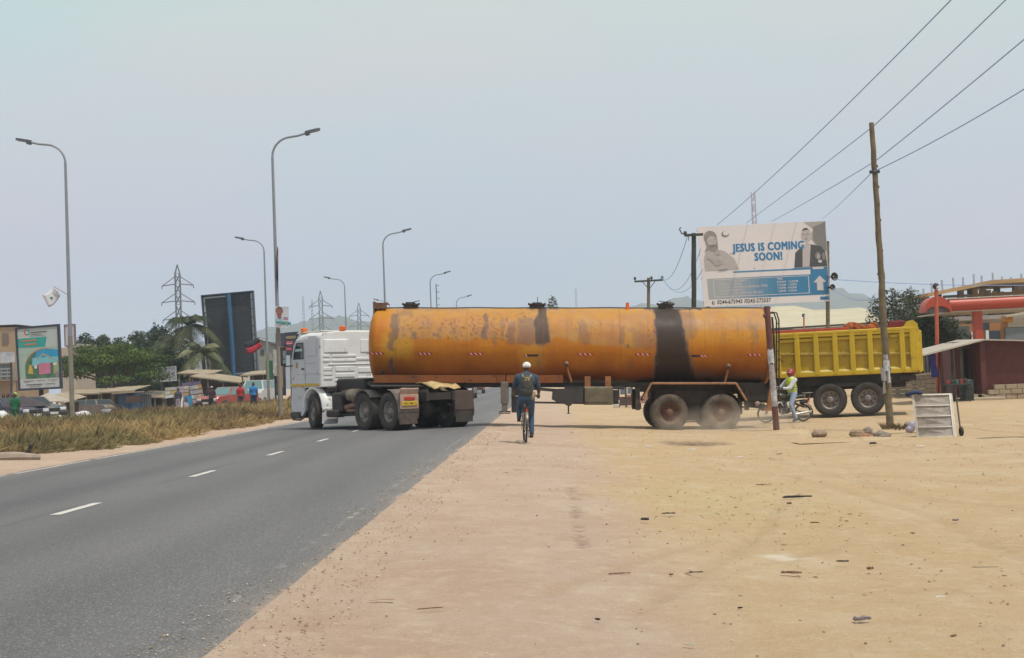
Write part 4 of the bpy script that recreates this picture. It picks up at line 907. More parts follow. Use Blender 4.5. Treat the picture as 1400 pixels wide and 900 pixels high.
def human(parent, J, skin, top, trouser, shoe, hair=None, sleeve=.55, face=None, vox=.014, waist=.145, trname='trousers', topname='shirt', hands=True):
    """J: joints. one continuous body, with shirt, trousers and shoes over it"""
    b = MB(); f = J['face'].normalized(); latr = f.cross(UP_).normalized() if 'lat' not in J else J['lat']
    rot = lambda ax: Matrix((latr, latr.cross(ax).normalized()*-1, ax)).transposed()
    sp = (J['neck']-J['pelvis']).normalized()
    RT = Matrix((latr, sp.cross(latr), sp)).transposed()
    b.ell(J['pelvis'], (.165, .12, .12), RT); mid = J['pelvis'].lerp(J['neck'], .38); che = J['pelvis'].lerp(J['neck'], .72)
    b.ell(mid, (.145, .105, .17), RT); b.ell(che, (.175, .12, .19), RT); b.tube([J['neck']-sp*.06, J['neck']+sp*.03, J['head']-UP_*.02], [.075, .055, .055], 12)
    RH = Matrix((latr, f, latr.cross(f))).transposed()
    hd = J['head']
    b.ell(hd+UP_*.03, (.076, .095, .10), RH, 16, 12); b.ell(hd+f*.022-UP_*.045, (.058, .068, .065), RH, 12, 9)
    b.ell(hd+f*.095-UP_*.005, (.013, .018, .022), RH, 8, 6); b.ell(hd+f*.082+UP_*.025, (.045, .014, .01), RH, 8, 6); b.ell(hd+f*.083-UP_*.045, (.026, .012, .010), RH, 8, 6)
    for s_ in (-1, 1): b.ell(hd+latr*s_*.078, (.011, .018, .030), RH, 8, 6); b.ell(hd+f*.075+latr*s_*.028-UP_*.02, (.018, .014, .014), RH, 8, 6)
    for s_ in ('L', 'R'):
        limb(b, [J['sh'+s_], J['sh'+s_].lerp(J['el'+s_], .45), J['el'+s_]], [.056, .050, .040]); limb(b, [J['el'+s_], J['el'+s_].lerp(J['wr'+s_], .3), J['wr'+s_]], [.040, .041, .027])
        if hands: hand(b, J['wr'+s_], J['wr'+s_]-J['el'+s_], 1 if s_ == 'L' else -1)
        else: b.ell(J['wr'+s_]+(J['wr'+s_]-J['el'+s_]).normalized()*.06, (.035, .035, .05))
        limb(b, [J['hip'+s_], J['hip'+s_].lerp(J['kn'+s_], .4), J['kn'+s_]], [.088, .078, .056]); limb(b, [J['kn'+s_], J['kn'+s_].lerp(J['an'+s_], .35), J['an'+s_]], [.055, .055, .035])
        b.tube([J['an'+s_], J['toe'+s_]], [.036, .030], 8)
    body = blob('body', b, parent, skin, vox*.8 if hands else vox, 2)
    t = MB(); t.ell(J['pelvis']+sp*.02, (.175, .135, .12), RT); t.ell(mid, (waist+.018, .125, .18), RT); t.ell(che, (.195, .138, .195), RT); t.ell(che+sp*.07, (.185, .12, .12), RT)
    for s_ in ('L', 'R'):
        e = J['sh'+s_].lerp(J['el'+s_], min(sleeve, 1)); limb(t, [J['sh'+s_], e], [.072, .066]); t.tube([J['neck']-sp*.02, J['sh'+s_]], [.070, .066], 10)
        if sleeve > 1: limb(t, [J['el'+s_], J['el'+s_].lerp(J['wr'+s_], sleeve-1)], [.058, .042])
    blob(topname, t, parent, top, vox, 2)
    q = MB(); q.ell(J['pelvis']-sp*.02, (.178, .138, .13), RT)
    for s_ in ('L', 'R'): limb(q, [J['hip'+s_], J['hip'+s_].lerp(J['kn'+s_], .45), J['kn'+s_]], [.100, .090, .070]); limb(q, [J['kn'+s_], J['kn'+s_].lerp(J['an'+s_], .5), J['kn'+s_].lerp(J['an'+s_], .93)], [.070, .063, .055])
    blob(trname, q, parent, trouser, vox, 2)
    for s_ in ('L', 'R'):
        q = MB(); dd = (J['toe'+s_]-J['an'+s_]); q.tube([J['an'+s_]-UP_*.01, J['an'+s_].lerp(J['toe'+s_], .5)-UP_*.005, J['toe'+s_]], [.048, .046, .036], 10); q.ell(J['an'+s_]-UP_*.035-dd*.15, (.042, .055, .035)); q.ell(J['toe'+s_], (.042, .05, .034))
        blob('shoe', q, parent, shoe, vox, 2)
    if hair:
        q = MB(); q.ell(hd+UP_*.045-f*.012, (.082, .096, .092), RH, 14, 10); h_ = blob('hair', q, parent, hair, vox, 1)
    return body, RH, hd, f, sp, RT, che
FACEM = M('eye_white', (.6, .58, .55), .3, 0, 0); EYED = M('eye_dark', (.015, .01, .01), .2, 0, 0)
def eyes(parent, hd, RH):
    for s_ in (-1, 1):
        q = MB().mat(FACEM); q.ell(hd+RH @ Vector((s_*.030, .083, .005)), (.012, .007, .007), RH, 8, 6); e = part('eye', q, parent)
        q = MB().mat(EYED); q.ell(hd+RH @ Vector((s_*.030, .089, .005)), (.005, .003, .005), RH, 6, 5); part('pupil', q, e)
SHIRT = M('faded_blue_shirt', (.042, .066, .095), .85, 0, .35, 7, .4, 25); JEAN = M('blue_jeans', (.048, .088, .15), .85, 0, .3, 6, .4, 30); SHOE = M('dark_trainers', (.035, .025, .02), .7)
HAIR = M('black_hair', (.012, .010, .010), .8)
# ---- bicycle
FRM = M('bicycle_dark_paint', (.03, .03, .032), .4, .2, .2, 10, 0, 20, .5)
CHR = M('chrome_worn', (.45, .44, .42), .25, .9, .2, 10)
def cycle_wheel(parent, loc, r=.34, axis='X', rt=.022, spokes=20, name='wheel'):
    b = MB().mat(RUB); b.lathe([(r-rt, -rt*.6), (r-rt*.4, -rt), (r, -rt*.4), (r, rt*.4), (r-rt*.4, rt), (r-rt, rt*.6)], (0, 0, 0), axis, 36); o = part(name, b, parent); o.location = loc
    b = MB().mat(CHR); b.lathe([(r-rt, -rt*.6), (r-rt-.014, -.007), (r-rt-.014, .007), (r-rt, rt*.6)], (0, 0, 0), axis, 36)
    b.cyl(*(((-.04, 0, 0), (.04, 0, 0)) if axis == 'X' else ((0, -.04, 0), (0, .04, 0))), .022, None, 10)
    for k in range(spokes):
        a = 2*PI*k/spokes; h = .03*(-1)**k; rr = r-rt-.008
        p0, p1 = ((h, .02*math.cos(a+.5), .02*math.sin(a+.5)), (0, rr*math.cos(a), rr*math.sin(a))) if axis == 'X' else ((.02*math.cos(a+.5), h, .02*math.sin(a+.5)), (rr*math.cos(a), 0, rr*math.sin(a)))
        b.cyl(p0, p1, .0025, None, 4, False)
    part('rim', b, o); return o
cp = GP(717, 606.5)
bike = thing('bicycle', 'dark bicycle seen from behind under the rider in the blue shirt', 'bicycle', (cp.x, cp.y, cp.z+.01), R(2.0))
bike.rotation_euler = (0, R(3.4), R(2)); bike.location.x += .03
cycle_wheel(bike, (0, 0, .345)); cycle_wheel(bike, (.015, 1.04, .345)).rotation_euler = (0, 0, R(-6))
b = MB().mat(FRM); bb = v(0, .44, .28); st = v(0, .30, .76); ht = v(0, .86, .80); hb = v(0, .90, .66)
b.tube([bb, st], .017, 8); b.tube([st-v(0, 0, .03), ht], .016, 8); b.tube([bb, hb], .018, 8); b.tube([hb-v(0, -.01, .03), ht+v(0, -.01, .05)], .020, 8)
for s_ in (-1, 1): b.tube([bb+v(s_*.02, 0, 0), v(s_*.055, .0, .345)], .009, 6); b.tube([st+v(s_*.01, 0, -.04), v(s_*.055, 0, .345)], .008, 6); b.tube([hb+v(s_*.04, 0, 0), v(s_*.05, 1.04, .345)], .012, 6)
b.tube([st, v(0, .26, .90)], .013, 8); part('frame', b, bike)
b = MB().mat(BLK); b.prism([(-.07, .12), (-.08, .17), (-.03, .30), (-.015, .42), (.015, .42), (.03, .30), (.08, .17), (.07, .12)], .89, .94, 'Z'); part('saddle', b, bike)
b = MB().mat(CHR); b.tube([(0, .84, .85), (0, .84, .96)], .013, 8); b.tube([(-.29, .72, 1.0), (-.2, .80, .99), (0, .85, .96), (.2, .80, .99), (.29, .72, 1.0)], .012, 8); hbr = part('handlebar', b, bike)
for s_ in (-1, 1): b = MB().mat(BLK); b.tube([(s_*.29, .72, 1.0), (s_*.22, .78, .995)], .017, 8); part('grip', b, hbr)
b = MB().mat(STEEL); b.lathe([(.09, -.003), (.09, .003), (.02, .003), (.02, -.003)], (.05, .44, .28), 'X', 24); b.bar((.07, .44, .28), (.075, .44, .11), .022, .012); b.bar((-.07, .44, .28), (-.075, .44, .45), .022, .012); part('crank', b, bike)
for p in ((.13, .44, .11), (-.13, .44, .45)): b = MB().mat(BLK); b.box(p, (.10, .08, .025), None, .006); part('pedal', b, bike)
b = MB().mat(FRM); b.lathe([(.365, -.03), (.372, 0), (.365, .03)], (0, 0, .345), 'X', 16, True, R(20), R(170)); part('mudguard', b, bike)
b = MB().mat(STEEL); b.box((0, .0, .76), (.12, .32, .012), None, .003)
for s_ in (-1, 1): b.tube([(s_*.055, 0, .345), (s_*.055, -.05, .76)], .006, 5)
part('carrier', b, bike)
b = MB().mat(REDL); b.box((0, -.17, .70), (.05, .02, .06), None, .006); part('reflector', b, bike)
# ---- rider
rider = thing('person', 'cyclist in white cap, faded blue shirt and jeans with tan straps on the back', 'person', bike.location, 0)
rider.rotation_euler = bike.rotation_euler
J = dict(pelvis=v(0, .20, .99), neck=v(.0, .33, 1.47), head=v(.0, .37, 1.60), face=v(0, 1, 0),
         shL=v(-.185, .32, 1.405), shR=v(.185, .32, 1.405), elL=v(-.275, .40, 1.13), elR=v(.275, .40, 1.13), wrL=v(-.275, .66, 1.03), wrR=v(.285, .66, 1.03),
         hipL=v(-.09, .21, .95), hipR=v(.09, .21, .95), knL=v(-.13, .60, .80), knR=v(.12, .44, .58), anL=v(-.14, .37, .53), anR=v(.14, .38, .18), toeL=v(-.14, .52, .475), toeR=v(.14, .54, .135))
body, RH, hd, f, sp_, RT, che = human(rider, J, SKIN, SHIRT, JEAN, SHOE, None, .72)
b = MB(); b.ell(hd+UP_*.055-f*.002, (.090, .104, .082), RH, 18, 12); b.box(hd+UP_*.048, (.17, .19, .03), RH); cap = blob('cap', b, rider, M('white_cap_cloth', (.72, .70, .67), .85, 0, .1, 8), .009, 3)
b = MB().mat(M('cap_strap_dark', (.05, .05, .06), .8)); b.lathe([(.03, -.088), (.045, -.094), (.045, -.09)], hd+UP_*.025, 'Y', 14, True, 0, PI); part('cap_gap', b, cap)
b = MB().mat(M('white_cap_cloth', (.72, .70, .67))); b.prism([(-.07, .07), (-.055, .16), (0, .185), (.055, .16), (.07, .07)], .018, .028, 'Z'); o_ = part('cap_peak', b, cap); o_.location = hd+UP_*.01
BAGB = M('backpack_dark', (.055, .050, .045), .85, 0, .5, 14, .4, 40); BAGT = M('tan_strap', (.34, .25, .14), .8, 0, .3, 20)
b = MB(); ctr = J['pelvis'].lerp(J['neck'], .50)-f*.165
b.ell(ctr+v(0, .0, .03), (.125, .085, .19), RT, 14, 10); b.ell(ctr-v(0, .01, .12), (.14, .09, .12), RT, 14, 10); b.ell(ctr+v(0, .02, .14), (.075, .05, .07), RT)
bag = blob('backpack', b, rider, BAGB, .01, 3)
b = MB().mat(BAGT)
for s_ in (-1, 1): b.tube([v(s_*.105, .36, 1.475), v(s_*.085, .24, 1.455), v(s_*.055, .165, 1.38), v(s_*.03, .145, 1.33)], .016, 6, sx=1.6)
part('shoulder_strap', b, bag)
b = MB().mat(M('bag_panel_yellowish', (.42, .33, .14), .8, 0, .5, 30)); b.box(ctr+v(0, -.058, .13), (.10, .02, .09), None, .008); part('bag_label', b, bag)
b = MB().mat(BLK)
for z in (-.02, .02): b.box(ctr+v(rnd.uniform(-.01, .01), -.070, .13+z), (.06, .006, .012))
part('bag_print', b, bag)
b = MB(); b.ell(v(.13, .13, 1.0), (.05, .06, .10)); b.ell(v(.17, .12, 1.05), (.03, .03, .06)); blob('waist_bag', b, rider, M('tan_bag', (.27, .2, .13), .85, 0, .4, 15), .012)
b = MB(); b.ell(J['pelvis']-UP_*.0, (.185, .142, .06), RT); blob('belt_cloth', b, rider, M('dark_belt_cloth', (.05, .05, .06), .9), .012)
# ================================================================ motorcycle and rider
mp_ = gat(1070, 43.4)
moto = thing('motorcycle', 'dark motorcycle facing left in front of the yellow tipper', 'motorcycle', (mp_.x, mp_.y, mp_.z), R(4))
MS = FPX/43.4
def mx(px): return (px-1070)/MS
WRm = .27
f0, r0 = v(mx(1044.8), 0, WRm), v(mx(1096), 0, WRm)
cycle_wheel(moto, f0, WRm, 'Y', .042, 18); cycle_wheel(moto, r0, WRm, 'Y', .050, 18)
b = MB().mat(FRM); hd_ = v(mx(1054), 0, .80)
b.tube([hd_, v(mx(1062), 0, .45), v(mx(1076), 0, .30), v(mx(1086), 0, .36), r0+v(0, .09, 0)], .022, 8); b.tube([hd_, v(mx(1070), 0, .68), v(mx(1086), 0, .62), v(mx(1102), 0, .66)], .024, 8); b.tube([v(mx(1084), 0, .62), v(mx(1084), 0, .34)], .02, 8)
part('frame', b, moto)
b = MB().mat(CHR)
for s_ in (-.075, .075): b.tube([v(mx(1056), s_, .86), f0+v(0, s_, 0)], .018, 8)
part('fork', b, moto)
b = MB().mat(STEEL); b.box((mx(1070), 0, .36), (.30, .24, .22), None, .05); b.cyl((mx(1067), 0, .42), (mx(1063), 0, .56), .075, .07, 12); b.lathe([(0, -.16), (.09, -.15), (.09, -.1)], (mx(1073), 0, .36), 'Y', 16); part('engine', b, moto)
b = MB().mat(CHR); b.tube([v(mx(1065), -.10, .40), v(mx(1064), -.14, .24), v(mx(1075), -.15, .20), v(mx(1106), -.17, .30)], [.02, .02, .028, .040], 10); part('exhaust', b, moto)
b = MB(); b.ell((mx(1066), 0, .78), (.25, .12, .11), (0, R(12), 0), 16, 10); blob('fuel_tank', b, moto, M('tank_black_gold', (.055, .045, .025), .3, 0, .5, 5), .015, 3)
b = MB(); b.ell((mx(1085), 0, .745), (.36, .115, .055)); b.ell((mx(1094), 0, .77), (.18, .11, .05)); blob('seat', b, moto, BLK, .014, 3)
b = MB().mat(CHR); b.tube([v(mx(1060), -.33, 1.0), v(mx(1058), -.2, 1.02), v(mx(1057), 0, .93), v(mx(1058), .2, 1.02), v(mx(1060), .33, 1.0)], .013, 8); part('handlebar', b, moto)
b = MB(); b.ell((mx(1052.5), 0, .86), (.10, .10, .11)); blob('headlamp', b, moto, BLK, .012, 2)
b = MB().mat(M('mudguard_silver', (.6, .6, .6), .3)); b.lathe([(WRm+.03, -.06), (WRm+.05, 0), (WRm+.03, .06)], f0, 'Y', 14, True, R(40), R(150)); part('front_mudguard', b, moto)
b = MB().mat(BLK); b.lathe([(WRm+.03, -.07), (WRm+.05, 0), (WRm+.03, .07)], r0, 'Y', 14, True, R(-20), R(110)); b.box((mx(1099), 0, .60), (.28, .16, .10), (0, R(-14), 0), .03); part('rear_mudguard', b, moto)
b = MB().mat(REDL); b.ell((mx(1105), 0, .68), (.035, .07, .045)); part('tail_lamp', b, moto)
b = MB().mat(CHR); b.bar((mx(1098), -.14, .86), (mx(1109), -.14, .87), .02); b.bar((mx(1098), .14, .86), (mx(1109), .14, .87), .02); b.bar((mx(1098), -.14, .86), (mx(1098), -.12, .70), .015); b.bar((mx(1106), -.14, .86), (mx(1104), -.1, .70), .015); part('luggage_rack', b, moto)
b = MB().mat(ORL); b.ell((mx(1103), -.14, .60), (.03, .03, .03)); part('indicator', b, moto)
for s_ in (-.20, .20): b = MB().mat(BLK); b.tube([v(mx(1078), s_*.5, .72), v(mx(1086), s_*.8, .55), v(mx(1100), s_*.8, .42)], .02, 6); part('rear_shock', b, moto)
mr = thing('person', 'motorcyclist in red helmet and yellow high-visibility vest with one foot on the ground', 'person', moto.location, R(4))
VEST = M('hi_vis_yellow', (.62, .78, .04), .6, 0, .1, 8); LJ = M('light_blue_jeans', (.30, .38, .50), .85, 0, .25, 6, .4, 25); LS = M('pale_shirt', (.58, .60, .62), .85, 0, .1, 8)
J = dict(pelvis=v(mx(1083), 0, .90), neck=v(mx(1081), -.01, 1.33), head=v(mx(1081), -.03, 1.44), face=v(-.75, -.66, 0), lat=v(.05, -1, 0).normalized(),
         shL=v(mx(1085), -.18, 1.27), shR=v(mx(1079), .17, 1.27), elL=v(mx(1076), -.24, 1.02), elR=v(mx(1070), .25, 1.05), wrL=v(mx(1066), -.27, 1.03), wrR=v(mx(1063), .29, 1.03),
         hipL=v(mx(1084), -.10, .86), hipR=v(mx(1084), .10, .86), knL=v(mx(1077.5), -.20, .50), knR=v(mx(1073), .22, .60), anL=v(mx(1084), -.22, .10), anR=v(mx(1078), .2, .32), toeL=v(mx(1079.5), -.25, .045), toeR=v(mx(1074), .2, .28))
body, RH, hd, f, sp_, RT, che = human(mr, J, SKIN, LS, LJ, M('navy_shoes', (.02, .04, .07), .6), None, 1.85)
eyes(mr, hd, Matrix((f.cross(UP_), f, UP_)).transposed())
RHm = Matrix((f.cross(UP_), f, UP_)).transposed()
b = MB().mat(M('helmet_red', (.33, .03, .035), .25, 0, .2, 6)); b.ell(hd+UP_*.055-f*.01, (.125, .145, .125), RHm, 22, 14)
hm_ = part('helmet', b, mr)
b = MB().mat(M('helmet_trim', (.45, .22, .2), .3)); b.ell(hd+UP_*.06+f*.03, (.11, .12, .05), RHm, 16, 8); part('visor', b, hm_)
b = MB(); b.ell(hd-UP_*.075, (.07, .075, .05), RHm); blob('scarf', b, mr, BLK, .012)
t = MB(); mid = J['pelvis'].lerp(J['neck'], .42); t.ell(J['pelvis']+sp_*.05, (.192, .152, .10), RT); t.ell(mid, (.182, .145, .17), RT); t.ell(che, (.205, .150, .185), RT); t.ell(che+sp_*.08, (.19, .125, .10), RT)
ve = blob('high_vis_vest', t, mr, VEST, .013, 2)
b = MB().mat(M('vest_band_grey', (.30, .32, .28), .4)); 
for k in (.20, .34): c0 = J['pelvis'].lerp(J['neck'], k); b.T = Matrix.Translation(c0) @ RT.to_4x4() @ Matrix.Diagonal((1, .80, 1, 1)); b.lathe([(.198, -.016), (.202, 0), (.198, .016)], (0, 0, 0), 'Z', 28); b.T = None
part('reflective_band', b, ve)
# ================================================================ foliage
def leafmat(name, attr='lc'):
    m, n, l, bs = node_mat(name); a = n.new('ShaderNodeAttribute'); a.attribute_name = attr
    l.new(a.outputs['Color'], bs.inputs['Base Color']); bs.inputs['Roughness'].default_value = .6; bs.inputs['Specular IOR Level'].default_value = .25
    tr = n.new('ShaderNodeBsdfTranslucent'); l.new(a.outputs['Color'], tr.inputs[0]); mxx = n.new('ShaderNodeMixShader'); mxx.inputs[0].default_value = .25
    o = n['Material Output']; l.new(bs.outputs[0], mxx.inputs[1]); l.new(tr.outputs[0], mxx.inputs[2]); l.new(mxx.outputs[0], o.inputs[0]); return m
LEAFM = leafmat('leaf')
def leaves(name, parent, clumps, nper, size, cols, flat=0.0, shell=.55, cmul=None):
    """clumps: list of (centre, radii). leaf-sized bent faces scattered through each clump"""
    P, C = [], []
    for ci, (c, r_) in enumerate(clumps):
        n = int(nper*max(.3, (r_[0]*r_[1]*r_[2])**(1/3)/np.mean([(q[1][0]*q[1][1]*q[1][2])**(1/3) for q in clumps])))
        d = rng.normal(size=(n, 3)); d /= np.linalg.norm(d, axis=1)[:, None]
        rad = shell+(1-shell)*rng.random((n, 1))**.7; rad = rad*(1+.25*(rng.random((n, 1))-.5))
        p = np.array(c)+d*rad*np.array(r_)
        nrm = d*.6+rng.normal(size=(n, 3))*.5+np.array([0, 0, .5+flat]); nrm /= np.linalg.norm(nrm, axis=1)[:, None]
        a = np.cross(nrm, rng.normal(size=(n, 3))); a /= np.linalg.norm(a, axis=1)[:, None]; b_ = np.cross(nrm, a)
        s = size*(.6+.8*rng.random((n, 1)))
        q = np.stack([p-a*s*.5, p+b_*s*.28+nrm*s*.06, p+a*s*.55, p-b_*s*.28+nrm*s*.06], 1)
        P.append(q.reshape(-1, 3)); base = np.array(cols[rnd.randrange(len(cols))])*(.75+.5*rnd.random())
        cc = base[None]*(.7+.6*rng.random((n, 1))); C.append(np.repeat(cc, 4, 0))
    P = np.vstack(P); C = np.vstack(C); F = np.arange(len(P)).reshape(-1, 4)
    return link(name, nmesh(name, P, F, LEAFM, {'lc': C}), parent)
BARK = M('bark', (.11, .085, .06), .95, 0, .4, 8, .6, 20)
def tree(label, x, y, z, h, w, name='tree', cat='tree', group=None, cols=((.045, .075, .018), (.06, .095, .022), (.035, .06, .016)), n=16, per=420, size=.28, style='round', trunk_h=.35, d=None, rad=.16):
    t = thing(name, label, cat, (x, y, z), rnd.uniform(0, 6), group); t.rotation_euler = (0, 0, 0)
    d = d or w; clumps = []
    for k in range(n):
        if style == 'umbrella':
            a = 2*PI*k/n*2.4; rr = math.sqrt((k+.5)/n)*.88; zz = h*(1.0-.30*rr**2-.14*rnd.random())
            if k % 3 == 0: zz -= h*.20*rr+.02*h
            clumps.append(((rr*w/2*math.cos(a), rr*d/2*math.sin(a), zz-h*.10), (w*.13*rnd.uniform(.7, 1.3), d*.13, h*.065*rnd.uniform(.8, 1.3))))
        elif style == 'column':
            f_ = (k+.5)/n; clumps.append(((rnd.uniform(-.1, .1)*w, rnd.uniform(-.1, .1)*w, h*f_), (w*.5*(1-.75*f_), w*.5*(1-.75*f_), h/n*.9)))
        else:
            a = rnd.uniform(0, 2*PI); rr = math.sqrt(rnd.random())*.72; f_ = rnd.random()
            zz = h*(trunk_h+(1-trunk_h)*(.15+.80*f_)); sh = math.sqrt(max(.08, 1-(2*f_-.85)**2*.8))
            clumps.append(((rr*w/2*math.cos(a)*sh, rr*d/2*math.sin(a)*sh, zz), (w*.17*rnd.uniform(.7, 1.3), d*.17*rnd.uniform(.7, 1.3), h*.11*rnd.uniform(.7, 1.3))))
    b = MB().mat(BARK); top = h*(trunk_h+.1); bx = rnd.uniform(-.1, .1)*w
    b.tube([(0, 0, -.1), (bx*.3, 0, top*.5), (bx*.5, 0, top)], [rad*1.25, rad, rad*.8], 9)
    tk = part('trunk', b, t)
    for c, r_ in clumps[::max(1, n//9)]:
        lb_ = MB().mat(BARK); m_ = Vector((bx*.5, 0, top*.9)).lerp(Vector(c), .5)+Vector((0, 0, -h*.04)); lb_.tube([(bx*.45, 0, top*.85), m_, c], [rad*.55, rad*.32, rad*.1], 6); part('limb', lb_, tk)
    leaves('crown', t, clumps, per, size, cols); return t
# ================================================================ quads between photo-measured corners: signboards
class Board:
    """a board given by its four corners in space (bl, br, tr, tl); P(s,t,out) lies on its face"""
    def __init__(s, bl, br, tr, tl): s.c = [Vector(p) for p in (bl, br, tr, tl)]; s.o = s.c[0].copy(); s.n = (s.c[1]-s.c[0]).cross(s.c[3]-s.c[0]).normalized(); s.w = (s.c[1]-s.c[0]).length; s.h = (s.c[3]-s.c[0]).length; s.root = Vector((0, 0, 0))
    def P(s, u, t, out=0.0):
        a, b, c, d = s.c; return a*(1-u)*(1-t)+b*u*(1-t)+c*u*t+d*(1-u)*t+s.n*out-s.root
    def poly(s, mb, pts, o0, o1=None):
        n = len(pts)
        if o1 is None: return mb.add([s.P(u, t, o0) for u, t in pts], [tuple(range(n))])
        vs = [s.P(u, t, o0) for u, t in pts]+[s.P(u, t, o1) for u, t in pts]
        return mb.add(vs, [tuple(range(n))[::-1], tuple(range(n, 2*n))]+[(i, (i+1) % n, (i+1) % n+n, i+n) for i in range(n)])
    def rect(s, mb, u0, u1, t0, t1, o0, o1=None): return s.poly(mb, [(u0, t0), (u1, t0), (u1, t1), (u0, t1)], o0, o1)
    def ellipse(s, mb, u, t, ru, rt, o0, o1=None, n=20, a0=0, a1=2*PI, rot=0): 
        k = s.h/s.w; pts = []
        for i in range(n if abs(a1-a0-2*PI) < 1e-6 else n+1):
            a = a0+(a1-a0)*i/n; x, y = ru*math.cos(a), rt*math.sin(a)*k; pts.append((u+x*math.cos(rot)-y*math.sin(rot), t+(x*math.sin(rot)+y*math.cos(rot))/k))
        return s.poly(mb, pts, o0, o1)
def corners(Y, tl, tr, br, bl, dY=0.0): return Board(at(*bl, Y), at(*br, Y+dY), at(*tr, Y+dY), at(*tl, Y))
WOODP = M('weathered_pole_wood', (.16, .125, .075), .9, 0, .35, 5, .5, 12)
WOODD = M('dark_pole_wood', (.045, .045, .035), .9, 0, .3, 5, .4, 12)
# ---- the large roadside board
YB = 92.0
bd = corners(YB, (953, 310.5), (1128.5, 302), (1134.5, 412), (963, 419.5))
bc = gat(1046, YB); bd.root = bc
bb_ = thing('billboard', 'large sun-bleached church billboard reading JESUS IS COMING SOON behind the tanker', 'billboard', bc)
b = MB().mat(M('billboard_vinyl', (.74, .675, .66), .6, 0, .05, .35)); bd.rect(b, 0, 1, 0, 1, -.12, 0); pan = part('panel', b, bb_)
b = MB().mat(STEEL)
for k in range(4): bd.rect(b, 0, 1, .05+.3*k-.012, .05+.3*k+.012, -.26, -.122)
part('back_frame', b, bb_)
for px, m_ in ((1132, WOODP), (968, STEEL)):
    b = MB().mat(m_); q = gat(px, YB+.4)-bc; tp = at(px-1, 330, YB+.4)-bc; b.tube([q, tp], .13, 10); part('post', b, bb_)
def flat(u, t, z=.006): return None
BLUE = M('print_blue', (.028, .19, .36), .5, 0, .06, .5); BLUEP = M('print_pale_blue', (.20, .32, .40), .5, 0, .05, .5); INKW = M('print_white', (.58, .54, .54), .5, 0, 0)
GRL, GRM_, GRD = M('print_light_grey', (.40, .36, .34), .6, 0, .05), M('print_mid_grey', (.22, .20, .19), .6, 0, .1), M('print_dark_grey', (.07, .07, .07), .6, 0, .1)
SKP = M('print_pale_skin', (.50, .44, .42), .6, 0, .04); BLUEM = M('print_mid_blue', (.07, .24, .40), .5, 0, .05)
# blue timetable, bleached towards the left
b = MB()
for k in range(24):
    f_ = k/23; u0, u1 = .04+.82*k/24, .04+.82*(k+1)/24
    cb_ = [a*(1-ss(.1, .75, f_))+c_*ss(.1, .75, f_) for a, c_ in zip((.37, .385, .39), (.035, .20, .365))]
    b.mat(M('print_fade_%d' % k, cb_, .5, 0, .03, .5)); bd.rect(b, u0, u1, .085, .345, .004)
b.mat(BLUE); bd.rect(b, .86, .995, .085, .43, .004); b.mat(BLUEM); bd.rect(b, .25, .72, .405, .425, .004); b.mat(BLUE); bd.rect(b, .72, .86, .405, .43, .004)
bd.rect(b, .925, .995, .02, .062, .004)
part('timetable_print', b, pan)
b = MB().mat(INKW)
for (u0, u1, t0, t1) in ((.085, .845, .325, .333), (.085, .845, .110, .118), (.085, .09, .11, .333), (.838, .845, .11, .333)): bd.rect(b, u0, u1, t0, t1, .008)
bd.rect(b, .88, .965, .405, .455, .008); part('timetable_border', b, pan)
b = MB().mat(INKW); bd.poly(b, [(.905, .14), (.955, .14), (.955, .24), (.982, .24), (.930, .325), (.878, .24), (.905, .24)], .008, .02); part('arrow', b, pan)
W_, H_ = bd.w, bd.h
def PT_(u0, t0, out=.010): return lambda x, z: bd.P(u0+x/W_, t0+z/H_, out)
T1 = M('print_title_blue', (.022, .20, .42), .5, 0, .05, .5)
for s_, u0, t0, sz, sx_ in (('JESUS IS COMING', .266, .668, .72, .73), ('SOON!', .428, .545, .72, .73)):
    text(s_, pan, 'lettering', T1, PT_(u0, t0), sz, .0, sx_, sp=1.12, heavy=.030)['kind'] = 'stuff'
IK = M('ink_dark', (.03, .03, .035), .6)
o_ = text('0244-675943 /0243-272537', pan, 'lettering', IK, PT_(.105, .025), .36, .006, .86); o_['kind'] = 'stuff'
b = MB().mat(IK); bd.ellipse(b, .075, .042, .013, .022, .006); b.mat(INKW); bd.ellipse(b, .078, .042, .008, .013, .009); part('telephone_emblem', b, pan)
rows = (('', 'PROGRAM', 'TIME'), ('SUNDAY', 'DIVINE', '8:00AM - 12:00PM'), ('TUESDAY', 'PRAYERS & HEALING TIMES', '7:00AM - 1:00PM'), ('WEDNESDAY', 'SERVICES', '7:00PM - 9:00PM'), ('FRIDAY', 'DELIVERANCE SERVICE', '7:00PM - 9:30PM'))
for k, (a, c2, d2) in enumerate(rows):
    t0 = .290-k*.038
    if a: text(a, pan, 'lettering', INKW, PT_(.13, t0), .19, .001, .9)['kind'] = 'stuff'
    text(c2, pan, 'lettering', INKW, PT_(.245, t0), .20, .003, .9)['kind'] = 'stuff'
    text(d2, pan, 'lettering', INKW, PT_(.59, t0+.002), .20, .003, .9)['kind'] = 'stuff'
